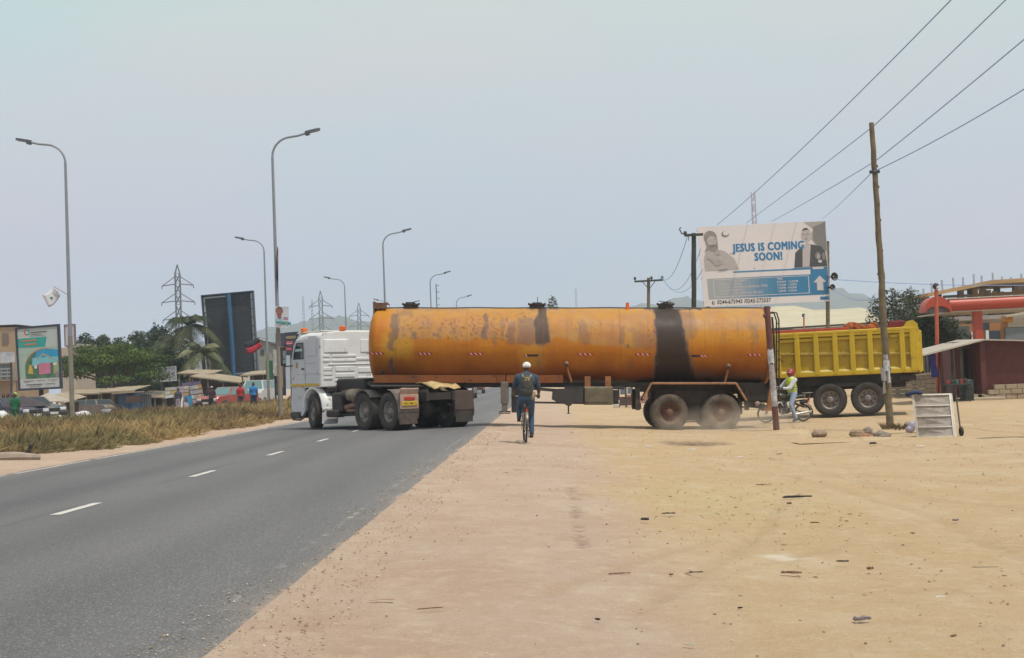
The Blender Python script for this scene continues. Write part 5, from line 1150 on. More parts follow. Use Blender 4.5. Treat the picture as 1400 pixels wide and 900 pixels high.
# bearded long-haired man (generic) at the left
def fig(name, items):
    b = MB()
    for i, (m_, kind_, a) in enumerate(items):
        b.mat(m_); o0 = .006+.0022*i
        if kind_ == 'e': bd.ellipse(b, *a[:4], o0, None, 20, 0, 2*PI, a[4] if len(a) > 4 else 0)
        else: bd.poly(b, a, o0)
    return part(name, b, pan)
HBR = M('print_brown_hair', (.29, .25, .225), .6, 0, .1); CLO = M('print_cloth', (.46, .405, .38), .6, 0, .05)
fig('printed_figure', [
    (CLO, 'p', [(.03, .44), (.30, .44), (.27, .58), (.20, .68), (.12, .72), (.05, .68), (.03, .60)]),
    (HBR, 'e', (.095, .86, .052, .085)), (HBR, 'p', [(.043, .86), (.06, .74), (.04, .68), (.075, .70), (.12, .67), (.15, .72), (.147, .86)]),
    (SKP, 'e', (.105, .815, .036, .062)), (GRM_, 'e', (.110, .755, .030, .020)), (SKP, 'e', (.108, .785, .030, .020)), (GRM_, 'p', [(.087, .83), (.100, .833), (.100, .825), (.087, .822)]), (GRM_, 'p', [(.118, .835), (.132, .838), (.132, .830), (.118, .827)]),
    (GRM_, 'p', [(.112, .79), (.122, .80), (.118, .812), (.114, .80)]), (GRM_, 'p', [(.10, .768), (.12, .772), (.12, .766), (.10, .762)]),
    (GRL, 'p', [(.05, .60), (.08, .58), (.12, .50), (.18, .53), (.165, .56), (.13, .53), (.10, .59), (.06, .615)]), (GRM_, 'p', [(.12, .44), (.16, .455), (.22, .457), (.20, .445), (.15, .436)]), (GRL, 'p', [(.12, .60), (.15, .55), (.18, .57), (.16, .56)]), (GRL, 'p', [(.10, .65), (.16, .64), (.15, .70), (.13, .65)])])
fig('printed_swirl', [(GRM_, 'e', (.215, .895, .032, .040, .3)), (M('billboard_vinyl', (0, 0, 0)), 'e', (.222, .908, .026, .030, .3))])
fig('printed_marks', [(GRL, 'e', (.245, .645, .008, .010)), (GRL, 'e', (.42, .45, .008, .008)), (GRL, 'e', (.26, .66, .006, .006))])
# man in a dark suit at the right
fig('printed_figure', [
    (GRL, 'p', [(.83, .995), (.995, .995), (.995, .62), (.93, .66), (.87, .80), (.90, .90)]), (GRM_, 'p', [(.90, .93), (.995, .985), (.995, .62), (.93, .68), (.895, .78)]),
    (GRD, 'p', [(.735, .435), (.995, .435), (.985, .62), (.955, .685), (.87, .72), (.80, .69), (.75, .62)]), (SKP, 'p', [(.80, .44), (.855, .44), (.875, .72), (.845, .74), (.81, .70)]),
    (SKP, 'e', (.845, .83, .042, .085)), (GRD, 'p', [(.812, .885), (.822, .915), (.85, .925), (.865, .900), (.84, .895)]), (GRM_, 'e', (.825, .845, .009, .008)), (GRM_, 'e', (.855, .848, .009, .008)), (GRM_, 'p', [(.83, .79), (.852, .79), (.852, .782), (.83, .782)]),
    (GRM_, 'p', [(.838, .81), (.848, .81), (.843, .83)]), (GRM_, 'e', (.925, .57, .022, .05)), (GRL, 'e', (.93, .56, .012, .03)), (GRM_, 'e', (.97, .56, .014, .05)), (INKW, 'e', (.94, .50, .016, .02))])
b = MB().mat(M('bleached_edge_strip', (.55, .50, .50), .6)); bd.rect(b, .996, 1.0, 0, 1, .0, .03); part('edge_strip', b, pan)
# ---- loudspeakers on the right hand post
for px, py, r_ in ((1139, 378.5, .27), (1136.5, 393, .20)):
    q = at(px, py, YB-.2)
    t = thing('loudspeaker', 'grey horn loudspeaker at the right edge of the billboard, the %s of the two' % ('larger upper' if r_ > .25 else 'smaller lower'), 'loudspeaker', q, R(20), 'horn loudspeakers beside the billboard')
    b = MB().mat(BLK); b.lathe([(.05, .3), (.08, .1), (r_*.6, -.05), (r_, -.16), (r_*.96, -.16), (r_*.5, -.02), (.04, .1)], (0, 0, 0), 'Y', 20); part('horn', b, t)
    b = MB().mat(M('speaker_centre', (.5, .4, .35), .5)); b.ell((0, -.02, 0), (.06, .08, .06)); part('driver', b, t)
    b = MB().mat(STEEL); b.bar((0, .2, 0), (-.35, .2, 0), .05); part('bracket', b, t)
# ---- electricity poles
def pole(label, base, top, r0, r1, mat_, seg=18, wob=.015, name='utility_pole', group=None):
    base = Vector(base); t = thing(name, label, 'utility pole', base, 0, group); top = Vector(top)-base
    b = MB().mat(mat_); pts, rs = [], []
    for k in range(seg+1):
        f_ = k/seg; pts.append(top*f_+Vector((rnd.uniform(-1, 1), rnd.uniform(-1, 1), 0))*wob); rs.append((r0+(r1-r0)*f_)*rnd.uniform(.94, 1.06))
    pts[0] = pts[0]-Vector((0, 0, .2)); b.tube(pts, rs, 12); part('pole', b, t); return t, top
gp = GP(1217, 586); tp = at(1192, 168, gp.y+.0)
up_, upt = pole('tall leaning rough timber utility pole with torn posters beside the rubble', gp, tp, .10, .065, WOODP, 34, .012)
for k in range(26): 
    f_ = rnd.random(); b = MB().mat(WOODP); c0 = upt*f_; a = rnd.uniform(0, 2*PI); b.ell(c0+Vector((math.cos(a), math.sin(a), 0))*(.095-.03*f_), (.025, .025, .04), None, 7, 5); part('knot', b, up_)
b = MB().mat(BLK); c0 = upt*((587-236)/(587-168)); b.box(c0+Vector((-.02, -.06, 0)), (.26, .06, .08), None, .01); part('insulator_bracket', b, up_)
PP = [M('poster_white', (.52, .51, .52), .7, 0, .3, 12), M('poster_blue', (.25, .40, .52), .7, 0, .3, 12), M('poster_grey', (.36, .33, .32), .7, 0, .3, 12)]
for px, py, w_, h_, k in ((1211, 489, .12, .16, 2), (1212, 500, .15, .26, 0), (1209, 512, .16, .34, 2), (1214, 505, .10, .16, 1), (1215, 516, .08, .30, 0), (1209, 530, .06, .30, 2)):
    c0 = at(px, py, gp.y-.12)-gp; b = MB().mat(PP[k]); m_ = 6
    vs = [(c0.x+w_*(i/m_-.5)+rnd.uniform(-.01, .01), c0.y-.02-.045*math.cos(PI*(i/m_-.5)*1.3)+.01*k, c0.z+sg*h_/2+rnd.uniform(-.02, .02)) for sg in (-1, 1) for i in range(m_+1)]
    b.add(vs, [(i, i+1, i+m_+2, i+m_+1) for i in range(m_)]); part('poster', b, up_)
# dark pole by the left of the billboard, with crossarm
q = gat(948, 80); tpp = at(948.5, 319, 80)
p2_, t2 = pole('dark timber utility pole with crossarm at the left edge of the billboard', q, tpp, .17, .13, WOODD, 12, .01)
b = MB().mat(WOODD); b.bar(t2+Vector((-.55, -.15, -.12)), t2+Vector((.5, -.15, -.10)), .12, .14); part('crossarm', b, p2_)
b = MB().mat(BLK); b.tube([t2+Vector((-.45, -.15, -.1)), t2+Vector((-.7, -.15, 0)), t2+Vector((-.82, -.15, .25)), t2+Vector((-.72, -.15, .34))], .035, 6); b.ell(t2+Vector((-.5, -.15, .02)), (.10, .10, .12)); b.bar(t2+Vector((-.3, -.15, -.1)), t2+Vector((-.33, -.15, -.42)), .04); part('insulator', b, p2_)
# T-shaped pole
q = gat(887, 125); tpp = at(886.5, 380, 125)
p3_, t3 = pole('distant T shaped wooden utility pole above the tanker with three insulators', q, tpp, .17, .14, WOODP, 8, .01)
b = MB().mat(WOODD); b.bar(t3+Vector((-1.25, -.2, -.3)), t3+Vector((1.25, -.2, -.25)), .13, .16); part('crossarm', b, p3_)
b = MB().mat(WOODD); b.bar(t3+Vector((-.55, -.2, -.35)), t3+Vector((0, -.2, -1.0)), .06); part('strut', b, p3_)
b = MB().mat(WOODD); b.bar(t3+Vector((.55, -.2, -.35)), t3+Vector((0, -.2, -1.0)), .06); part('strut', b, p3_)
for x in (-1.2, 0.25, 1.2): b = MB().mat(BLK); b.lathe([(0, .28), (.10, .22), (.12, .05), (.05, 0), (.05, -.1)], t3+Vector((x, -.2, -.15)), 'Z', 10); part('insulator', b, p3_)
# brown steel post in front of the trailer tail
gp2 = GP(1062, 588.5); tp2 = at(1048.5, 419, gp2.y)
t = thing('steel_post', 'leaning maroon painted steel post with torn pasted posters, in front of the trailer tail', 'post', gp2)
b = MB().mat(M('maroon_paint', (.115, .030, .026), .6, 0, .25, 5, .1, 30, .3, (.25, .15, .12))); b.tube([Vector((0, 0, -.2)), tp2-gp2], [.085, .080], 14); part('pole', b, t)
for (y0, y1, k, sh) in ((478, 497, 0, -.01), (498, 522, 2, .0), (520, 536, 2, -.015), (534, 548, 0, -.02), (545, 556, 2, .0), (486, 492, 2, .03)):
    b = MB().mat(PP[k]); f0_, f1_ = (588.5-y0)/169.5, (588.5-y1)/169.5; a_, b_ = (tp2-gp2)*f1_, (tp2-gp2)*f0_; r_ = .089+.002*rnd.random(); m_ = 9; w0, w1 = rnd.uniform(.75, 1.1), rnd.uniform(.6, 1.1)
    vs = [tuple((a_ if sg < 0 else b_)+Vector((r_*math.sin(th_)+sh*0, -r_*math.cos(th_), rnd.uniform(-.03, .03)))) for sg in (-1, 1) for th_ in [(-1.2+2.4*i/m_)*(w0 if sg < 0 else w1)-.25 for i in range(m_+1)]]
    b.add(vs, [(i, i+1, i+m_+2, i+m_+1) for i in range(m_)], True); part('poster', b, t)
b = MB().mat(M('maroon_paint', (0, 0, 0))); b.ell(tp2-gp2+Vector((-.05, 0, -.25)), (.07, .07, .07), None, 8, 6, False); part('lug', b, t)
# ---- overhead wires
WIRE = M('bluish_wire', (.20, .33, .62), .5, 0, 0)
def wire(label, pts, r_, sag=.25, group='overhead wires on the right', m_=None):
    b = MB().mat(m_ or WIRE); out_ = []
    for (p, q) in zip(pts[:-1], pts[1:]):
        for i in range(25):
            f_ = i/24; v_ = p.lerp(q, f_); v_ = v_-Vector((0, 0, 1))*sag*4*f_*(1-f_); out_.append(v_)
    b.tube(out_, r_, 6, True); o_ = part('overhead_wire', b); tag(o_, label, 'wire', group); return o_
wl = ['topmost steep overhead wire, passing above the timber pole', 'overhead wire reaching the very top of the timber pole', 'overhead wire crossing the timber pole below its top', 'lowest overhead wire, tied to the bracket on the timber pole']
W = [((980, 308), None, (1303, 0)), ((1020, 305), (1195, 172), (1378, 0)), ((1055, 303), (1196, 221), (1400, 57)), ((1123, 300), (1192, 236), (1400, 122))]
for k, (a, m_, c2) in enumerate(W):
    pa = at(*a, 112+k); dxx = (c2[0]-(m_ or a)[0]); 
    ext_ = (c2[0]+(c2[0]-(m_ or a)[0])*.25, c2[1]+(c2[1]-(m_ or a)[1])*.25*1.12)
    pc = at(*ext_, 42.0 if k < 3 else 24)
    if m_ and k == 3: pm_ = at(*m_, gp.y+.12); wire(wl[k], [pa, pm_, pc], .012, .08)
    elif m_: pm_ = at(*m_, 62); wire(wl[k], [pa, pm_, pc, pc+(pc-pm_)*3], .022, .05)
    else: wire(wl[k], [pa, pc, pc+(pc-pa)*1.2], .024, .35)
wire('thin slack wire from the crossarm pole down to the T shaped pole', [at(940, 323, 80), at(900, 377, 125)], .02, 1.2)
wire('thin slack wire sagging lower left of the crossarm pole', [at(958, 340, 88), at(905, 378, 125)], .02, 1.8)
wire('lowest slack wire sagging left of the crossarm pole', [at(961, 368, 88), at(905, 379, 125)], .02, 1.4)
wire('near level wire running right from the loudspeaker over the fuel station', [at(1138, 382, 92), at(1420, 390, 92)], .02, .15)
wire('short sagging wire from the lower loudspeaker to the timber pole', [at(1138, 394, 92), at(1207, 406, 60)], .02, .4)
# ---- pale hall roof behind the tipper
CRM = M('cream_roof_sheet', (.50, .43, .29), .6, 0, .10, .4, .1, 3)
q0 = gat(1110, 140); hall = thing('hall', 'long low hall with a cream sheet roof behind the tipper', 'building', q0)
def hp(px, py, Y): return at(px, py, Y)-q0
b = MB().mat(CRM)
top_ = [hp(1030, 425, 150), hp(1060, 419, 150), hp(1085, 418, 150), hp(1100, 421, 150), hp(1112, 424, 150), hp(1150, 422.5, 150), hp(1174, 420.5, 150), hp(1182, 421.5, 150)]
bot_ = [hp(1030, 452, 132), hp(1060, 450, 132), hp(1085, 450, 132), hp(1100, 450, 132), hp(1112, 449.5, 132), hp(1150, 447, 132), hp(1185, 444, 132), hp(1212, 441, 132)]
b.add(top_+bot_, [(i, i+1, i+9, i+8) for i in range(7)]); b.add([p-Vector((0, 0, .12)) for p in top_+bot_], [(i+8, i+9, i+1, i) for i in range(7)]); part('roof', b, hall)
b = MB().mat(M('hall_wall', (.35, .30, .24), .9, 0, .2, .5)); b.add([bot_[0]-Vector((0, 0, .1)), bot_[-1]-Vector((0, 0, .1)), Vector((bot_[-1].x, bot_[-1].y, 0)), Vector((bot_[0].x, bot_[0].y, 0)), Vector((bot_[0].x, bot_[0].y+18, 0)), Vector((bot_[-1].x, bot_[-1].y+18, 0)), bot_[0]+Vector((0, 18, 1)), bot_[-1]+Vector((0, 18, 1))], [(0, 1, 2, 3), (0, 3, 4, 6), (1, 7, 5, 2)]); part('wall', b, hall)
b = MB().mat(STEEL); b.bar(bot_[0]+Vector((0, -.1, .02)), bot_[-1]+Vector((0, -.1, .02)), .12, .18); part('eaves_gutter', b, hall)
# ---- red light posts
def lightpost(label, px, pyb, pyt, Y, mat_, r_=.07):
    q = gat(px, Y); t = thing('street_lamp', label, 'street lamp', q); tp = at(px-1, pyt, Y)-q
    b = MB().mat(mat_); b.tube([Vector((0, 0, -.1)), tp], r_, 8); part('pole', b, t)
    b = MB().mat(BLK); b.ell(tp+Vector((-.02, 0, .15)), (.13, .12, .15), (0, .5, 0)); lh = part('lamp_head', b, t)
    b = MB().mat(INKW); b.ell(tp+Vector((.04, -.09, .08)), (.07, .06, .07)); part('lamp_glass', b, lh); return t
RPO = M('red_orange_paint', (.48, .085, .035), .5, 0, .15, 3, .1, 20, .15)
lightpost('tall thin orange lamp post rising through the red canopy end', 1281, 520, 396, 62, RPO, .085)
lightpost('small reddish lamp post standing behind the tipper body', 1100, 450, 434, 110, RPO, .06)
# ---- fuel station canopy
YC = 66; qc = gat(1338, YC)
st_ = thing('fuel_station_canopy', 'red fuel station canopy with rounded end on a red column', 'canopy', qc)
def cp_(px, py, Y=YC): return at(px, py, Y)-qc
RC = M('canopy_red', (.42, .052, .022), .45, 0, .08, 1.5, .05, 10, .12)
L0, L1 = cp_(1297, 412), cp_(1297, 425)
endx = cp_(1284, 420); x0 = cp_(1297, 420).x; x1 = x0+9.5; zc_ = (cp_(1297, 410).z+cp_(1297, 425).z)/2; hh_ = abs(cp_(1297, 409).z-cp_(1297, 425).z)/2
tilt = .012
b = MB().mat(RC)
fas = []
for i in range(9):
    a = PI/2-PI*i/8; fas.append((-hh_*.9*max(0, math.cos(a))-.0, zc_+hh_*math.sin(a)))
def fp(x, yz, y0): return (x, y0+yz[0], yz[1]+(x-x0)*tilt)
vs = [fp(x0, p, 0) for p in fas]+[fp(x1, p, 0) for p in fas]; b.add(vs, [(i, i+1, i+10, i+9) for i in range(8)], True); part('fascia', b, st_)
b = MB().mat(M('canopy_white_edge', (.50, .45, .38), .5, 0, .1)); b.bar((x0, -.05, zc_+hh_+.02), (x1, -.05, zc_+hh_+.02+9.5*tilt), .16, .05); b.box(((x0+x1)/2, 2.6, zc_-hh_-.04+4.7*tilt), (x1-x0, 5.2, .06), (0, -tilt, 0)); part('canopy_ceiling', b, st_)
b = MB().mat(M('canopy_deck_top', (.4, .36, .32), .7)); b.box(((x0+x1)/2, 2.6, zc_+hh_+.0+4.7*tilt), (x1-x0, 5.2, .04), (0, -tilt, 0)); part('canopy_roof', b, st_)
# arched end
ac = cp_(1283, 425, YC-.6); RO = (cp_(1299, 425).x-cp_(1265, 425).x)/2
b = MB().mat(RC); po = [(ac.x+(RO+.05)*math.cos(a), ac.z-.05+RO*.98*math.sin(a)*1.28) for a in [PI*i/20 for i in range(21)]]; pin = [(ac.x+RO*.98*math.cos(a), ac.z-.08+RO*.52*math.sin(a)) for a in [PI*i/20 for i in range(21)]][::-1]
vs = [(p[0], ac.y, p[1]) for p in po+pin]+[(p[0], ac.y+1.0, p[1]) for p in po+pin]; fs = []
for i in range(20): fs += [(i, i+1, 40-i, 41-i), (i+42, i+43, i+1, i), (41-i, 40-i, 82-i, 83-i)]
b.add(vs, fs); part('end_arch', b, st_)
b = MB().mat(M('canopy_end_grey', (.16, .165, .17), .6, 0, .1)); b.prism(pin[::-1]+[(ac.x-RO*.98, ac.z-.1)], ac.y+.3, ac.y+.4, 'Y'); part('end_infill', b, st_)
b = MB().mat(RC); w2 = cp_(1345, 440).x-cp_(1333.5, 440).x; b.box((cp_(1339, 440).x, .3, zc_/2), (w2, .4, zc_), None, .03); part('column', b, st_)
# station shop
YS = 78; qs = gat(1360, YS); shop = thing('station_shop', 'low orange and grey fuel station shop with dark windows under the canopy', 'building', qs)
def sp2(px, py, Y=YS): return at(px, py, Y)-qs
def shopbox(name, px0, px1, py0, py1, mat_, y=0., dpt=6., par=None):
    a, c2 = sp2(px0, py1), sp2(px1, py0); b = MB().mat(mat_); b.box(((a.x+c2.x)/2, y+dpt/2, (a.z+c2.z)/2), (c2.x-a.x, dpt, c2.z-a.z)); return part(name, b, par or shop)
shopbox('wall', 1309, 1378, 441, 540, M('shop_orange', (.34, .15, .05), .7, 0, .15, 1))
shopbox('fascia', 1372, 1384, 433, 441, M('shop_bright_orange', (.50, .22, .03), .6), -.1, .5)
shopbox('grey_wall', 1310, 1324, 446, 540, M('shop_grey', (.09, .095, .105), .6, 0, .1), -.15, .2)
shopbox('grey_wall', 1378, 1440, 446, 540, M('shop_blue_grey', (.16, .185, .20), .6, 0, .1), -.1, 6)
for a_ in ((1341, 1352, 441, 451), (1352, 1367, 452, 466), (1329, 1337, 455, 466)): 
    w__ = shopbox('window', *a_, GLASS, -.06, .1)
for a_ in ((1327, 1329.5, 454, 468), (1347, 1350, 452, 468)): shopbox('pillar', *a_, WHP, -.2, .2)
shopbox('upper_block', 1384, 1440, 432, 447, M('tan_render', (.36, .28, .20), .8, 0, .1), 1, 5)
b = MB().mat(CRM); a, c2 = sp2(1372, 433), sp2(1440, 422); b.bar(a, c2, .8, .12); part('lean_to_roof', b, shop)
# ---- unfinished building behind
YU = 112; qu = gat(1330, YU); ub = thing('unfinished_building', 'long two storey concrete building under construction with rebar on top', 'building', qu)
def up2(px, py, Y=YU): return at(px, py, Y)-qu
CON = M('raw_concrete', (.30, .27, .25), .9, 0, .2, .6, .2, 4); FORM = M('formwork_tan', (.42, .27, .13), .85, 0, .3, .5, .2, 3)
def beam(name, p0, p1, w_, h_, m_, par=ub): b = MB().mat(m_); b.bar(p0, p1, w_, h_); return part(name, b, par)
beam('roof_slab', up2(1246, 408), up2(1330, 391), 9, .28, FORM); beam('roof_slab', up2(1330, 391), up2(1440, 384.5), 9, .30, FORM)
beam('floor_slab', up2(1246, 441), up2(1440, 432), 9, .3, CON)
b = MB().mat(FORM); a, c2 = up2(1330, 395), up2(1440, 389); a2, c3 = up2(1298, 402), up2(1440, 402)
for k in range(12): px = 1332+k*9; b.box(up2(px, 402+rnd.uniform(-3, 3))+Vector((0, -.2, 0)), (.42, .1, rnd.uniform(.4, .9)))
o_ = part('formwork_props', b, ub); o_['kind'] = 'stuff'
beam('ring_beam', up2(1290, 406), up2(1440, 398), .4, .2, CON)
for k, px in enumerate((1250, 1262, 1274, 1290, 1312, 1334, 1352, 1370, 1388, 1406, 1424)):
    t0 = up2(px, np.interp(px, [1246, 1330, 1440], [409, 393, 386])); b = MB().mat(CON if k % 3 else WHP if k > 5 else CON); b.box((t0.x, -.3+rnd.uniform(0, 2), t0.z/2), (.42, .4, t0.z)); part('column', b, ub)
b = MB().mat(M('block_wall', (.20, .16, .14), .9, 0, .3, .8)); b.box((up2(1345, 420).x, 4.2, up2(1345, 420).z/2), (12.0, .2, up2(1345, 412).z)); part('back_wall', b, ub)
for k in range(12):
    px = 1249+k*13.5+rnd.uniform(-2, 2); z0 = up2(px, np.interp(px, [1246, 1330, 1440], [408, 391, 385])); b = MB().mat(M('rebar_bundle', (.38, .42, .52), .7)); 
    b.bar(z0, z0+Vector((rnd.uniform(-.05, .05), 0, rnd.uniform(.5, 1.0))), .12, .12); part('starter_bars', b, ub)
# ---- trees on the right
TC_ = ((.075, .085, .05), (.055, .07, .038), (.10, .11, .075))
q = gat(1226, 75); tree('thin grey green tree standing just behind the timber pole', q.x, q.y, 0, 5.5, 3.0, cols=TC_, n=34, per=80, size=.16, trunk_h=.15, rad=.09)
q = gat(1200, 76); tree('sparse spindly grey green sapling left of the timber pole, above the tipper', q.x, q.y, 0, 5.0, 1.9, cols=TC_, n=18, per=40, size=.16, trunk_h=.3, rad=.05)
TC3 = ((.05, .068, .032), (.04, .055, .026), (.07, .085, .045))
q = gat(1272, 72); tree('dense grey green tree between the tipper tail and the fuel station', q.x, q.y, 0, 4.3, 3.4, cols=TC3, n=34, per=300, size=.15, trunk_h=.05, rad=.12)
q = gat(1303, 76); tree('dark bushy tree under the fuel station canopy', q.x, q.y, 0, 3.8, 3.0, cols=TC3, n=26, per=280, size=.15, trunk_h=.05)
q = gat(1250, 84); tree('taller greyish tree behind the end of the tipper', q.x, q.y, 0, 5.8, 3.0, cols=TC_, n=26, per=130, size=.17, trunk_h=.2)
q = gat(757, 260); tree('small far dark tree showing over the top of the tank', q.x, q.y, 0, 15.5, 5, cols=TC3, n=14, per=200, size=.5, trunk_h=.3)
# ---- red kiosk
YK = 59; qk = gat(1340, YK); ki = thing('kiosk', 'dark red corrugated kiosk with a flat sheet roof and open doorway', 'kiosk', qk)
def kp(px, py, Y=YK): return at(px, py, Y)-qk
KR = M('kiosk_maroon', (.105, .018, .018), .6, 0, .15, 2, .1, 10, .2, (.2, .1, .08))
rt = kp(1345, 466).z; KX = [kp(p, 500).x for p in (1315, 1324, 1340, 1346, 1440)]
zbk = .12
def corr(mb, x0, x1, z0, z1, y, pitch=.09, amp=.018):
    n_ = max(2, int((x1-x0)/pitch*2)); vs = []
    for i in range(n_+1): x = x0+(x1-x0)*i/n_; yy = y-(amp if i % 2 else 0); vs += [(x, yy, z0), (x, yy, z1)]
    mb.add(vs, [(2*i, 2*i+2, 2*i+3, 2*i+1) for i in range(n_)])
b = MB().mat(KR); corr(b, KX[3], KX[4], .42, rt, 0); part('front_wall', b, ki)
b = MB().mat(KR); b.box(((KX[0]+KX[1])/2, .8, rt/2+.0), (KX[1]-KX[0], .05, rt)); b.box((KX[2]+.08, .3, rt/2), (.2, .9, rt)); b.box(((KX[0]+KX[4])/2, 3.0, rt/2), (KX[4]-KX[0], .05, rt)); b.box((KX[0], 1.9, rt/2), (.05, 2.2, rt)); part('side_wall', b, ki)
b = MB().mat(M('doorway_shade', (.015, .012, .012), .9)); b.box(((KX[1]+KX[2])/2, 2.6, rt/2), (KX[2]-KX[1]+.6, .1, rt)); part('shade_sheet', b, ki)  # near-black sheet stands in for the shade inside the open doorway
b = MB().mat(M('door_frame_brown', (.11, .06, .045), .8)); b.box((KX[1], .75, rt/2), (.07, .10, rt)); b.box((KX[2]-.03, .72, rt/2), (.06, .10, rt)); b.box(((KX[1]+KX[2])/2, .74, rt-.25), (KX[2]-KX[1], .08, .06)); part('door_frame', b, ki)
RS_ = M('roof_sheet_pale', (.42, .37, .31), .6, .1, .15, 1.5, .1, 10, .2)
b = MB().mat(RS_); a0_, a1_, a2_ = kp(1262, 485, 55), kp(1346, 463.5, 58.6), kp(1440, 465.5, 58.6)
for (p, q) in ((a0_, a1_), (a1_, a2_)):
    b.add([p, q, q+Vector((0, 3.6, .06)), p+Vector((0, 3.6, .06)), p-Vector((0, 0, .06)), q-Vector((0, 0, .06)), q+Vector((0, 3.6, .0)), p+Vector((0, 3.6, .0))], [(0, 1, 2, 3), (4, 7, 6, 5), (0, 4, 5, 1), (3, 2, 6, 7), (0, 3, 7, 4), (1, 5, 6, 2)])
part('roof', b, ki)
for px in (1304, 1316): b = MB().mat(WOODD); c0 = kp(px, 540, 57.5); b.bar((c0.x, c0.y, 0), (c0.x, c0.y, kp(px, 476, 57.5).z), .09); part('awning_post', b, ki)
BLO = M('sandcrete_block', (.36, .28, .19), .9, 0, .2, 3, .3, 15)
for i in range(7):
    for j in range(3):
        x = kp(1352, 540, YK-.6).x+i*.46+(j % 2)*.2; 
        if j == 2 and i < 1: continue
        b = MB().mat(BLO); b.box((x, -.55+rnd.uniform(-.02, .02), .10+j*.20), (.44, .2, .185), (0, 0, rnd.uniform(-.03, .03)), .01); part('block', b, ki)
for i in range(3): b = MB().mat(BLO); b.box((kp(1330+i*9, 540).x, -.3, .12+.0*i), (.44, .4, .22), None, .01); part('step_block', b, ki)
b = MB().mat(M('step_concrete', (.42, .34, .24), .9, 0, .15, 2)); b.box((kp(1318, 545).x, -.9, .05), (2.4, 1.2, .12), None, .02); part('concrete_apron', b, ki)
# table and stool in its shade
q = gat(1308, 56.5); t = thing('wooden_table', 'rough dark wooden table in the shade at the kiosk front', 'table', q)
b = MB().mat(WOODD); b.box((0, 0, .70), (1.0, .5, .06), None, .01); part('tabletop', b, t)
for x in (-.42, .42):
    for y in (-.2, .2): b = MB().mat(WOODD); b.bar((x, y, 0), (x, y, .68), .07); part('leg', b, t)
for k in range(5): b = MB().mat([M('red_goods', (.30, .03, .02), .6), BLK, M('green_goods', (.05, .14, .09), .6)][k % 3]); b.box((-.35+.17*k, 0, .73+.07), (.12, .2, .12+.03*k), None, .01); part('goods', b, t)
t = gat(1321, 57.2); t = thing('drum', 'dark blue green drum beside the kiosk doorway', 'drum', t); b = MB().mat(M('drum_dark_teal', (.012, .022, .026), .5, 0, .2, 6)); b.lathe([(0, .85), (.25, .85), (.27, .82), (.27, .58), (.285, .56), (.27, .54), (.27, .30), (.285, .28), (.27, .26), (.27, 0)], (0, 0, 0), 'Z', 20); part('barrel', b, t); b = MB().mat(BLK); b.lathe([(0, .87), (.1, .87), (.1, .84)], (.1, 0, 0), 'Z', 10); part('cap', b, t)
# blue cloth hanging from the roof edge
a = at(1274.5, 484, 57); c2 = at(1278, 516, 57); q = a.copy(); b = MB().mat(M('royal_blue_cloth', (.03, .035, .22), .8, 0, .2, 6)); n_ = 10; vs = []
for i in range(n_+1):
    p = a.lerp(c2, i/n_)-q
    for j in range(4): vs.append((p.x-.14+.09*j+.02*math.sin(i), p.y+.03*math.sin(j*2+i*.7), p.z))
b.add(vs, [(i*4+j, i*4+j+1, i*4+j+5, i*4+j+4) for i in range(n_) for j in range(3)], True); o_ = part('hanging_cloth', b); o_.location = q; o_.modifiers.new('s', 'SOLIDIFY').thickness = .01
tag(o_, 'narrow royal blue cloth hanging from the edge of the kiosk roof', 'cloth')
# ---- low block wall with pickets behind
qw = gat(1250, 66); wl_ = thing('wall', 'low weathered block wall running behind the tipper tail to the kiosk', 'wall', qw)
p0, p1 = at(1205, 519, 70)-qw, at(1308, 508, 63)-qw
BLW = M('stained_block', (.22, .175, .13), .95, 0, .35, 1.5, .4, 10, .2)
Lw = (p1-p0).xy.length; nb = int(Lw/.46); hgt = p0.z
for j in range(5):
    for i in range(nb+1):
        x = (i+.5*(j % 2)) * .46; 
        if x > Lw-.1: continue
        c0 = p0.lerp(p1, x/Lw); b = MB().mat(BLW); hb_ = c0.z/5; b.box((c0.x, c0.y+rnd.uniform(-.01, .01), hb_*(j+.5)), (.44, .2, hb_-.02), (0, 0, math.atan2(p1.y-p0.y, p1.x-p0.x)), .008); part('block', b, wl_)
b = MB().mat(M('wall_coping', (.42, .34, .26), .9, 0, .2, 2)); b.bar(p0+Vector((0, 0, .03)), p1+Vector((0, 0, .03)), .26, .07); part('coping', b, wl_)
qf = gat(1275, 69); fe = thing('metal_fence', 'grey corrugated sheet fence above the low block wall', 'fence', qf)
a_, c_ = at(1262, 487, 69)-qf, at(1312, 480, 68)-qf; n_ = 12
for i in range(n_):
    p, q = a_.lerp(c_, i/n_), a_.lerp(c_, (i+1)/n_); b = MB().mat(M('weathered_zinc_sheet', (.22, .20, .20), .6, .2, .2, 2, .1, 10, .2)); x0_, x1_ = p.x, q.x-.02; corr(b, x0_, x1_, 0, p.z+rnd.uniform(-.05, .05), p.y); part('sheet', b, fe)
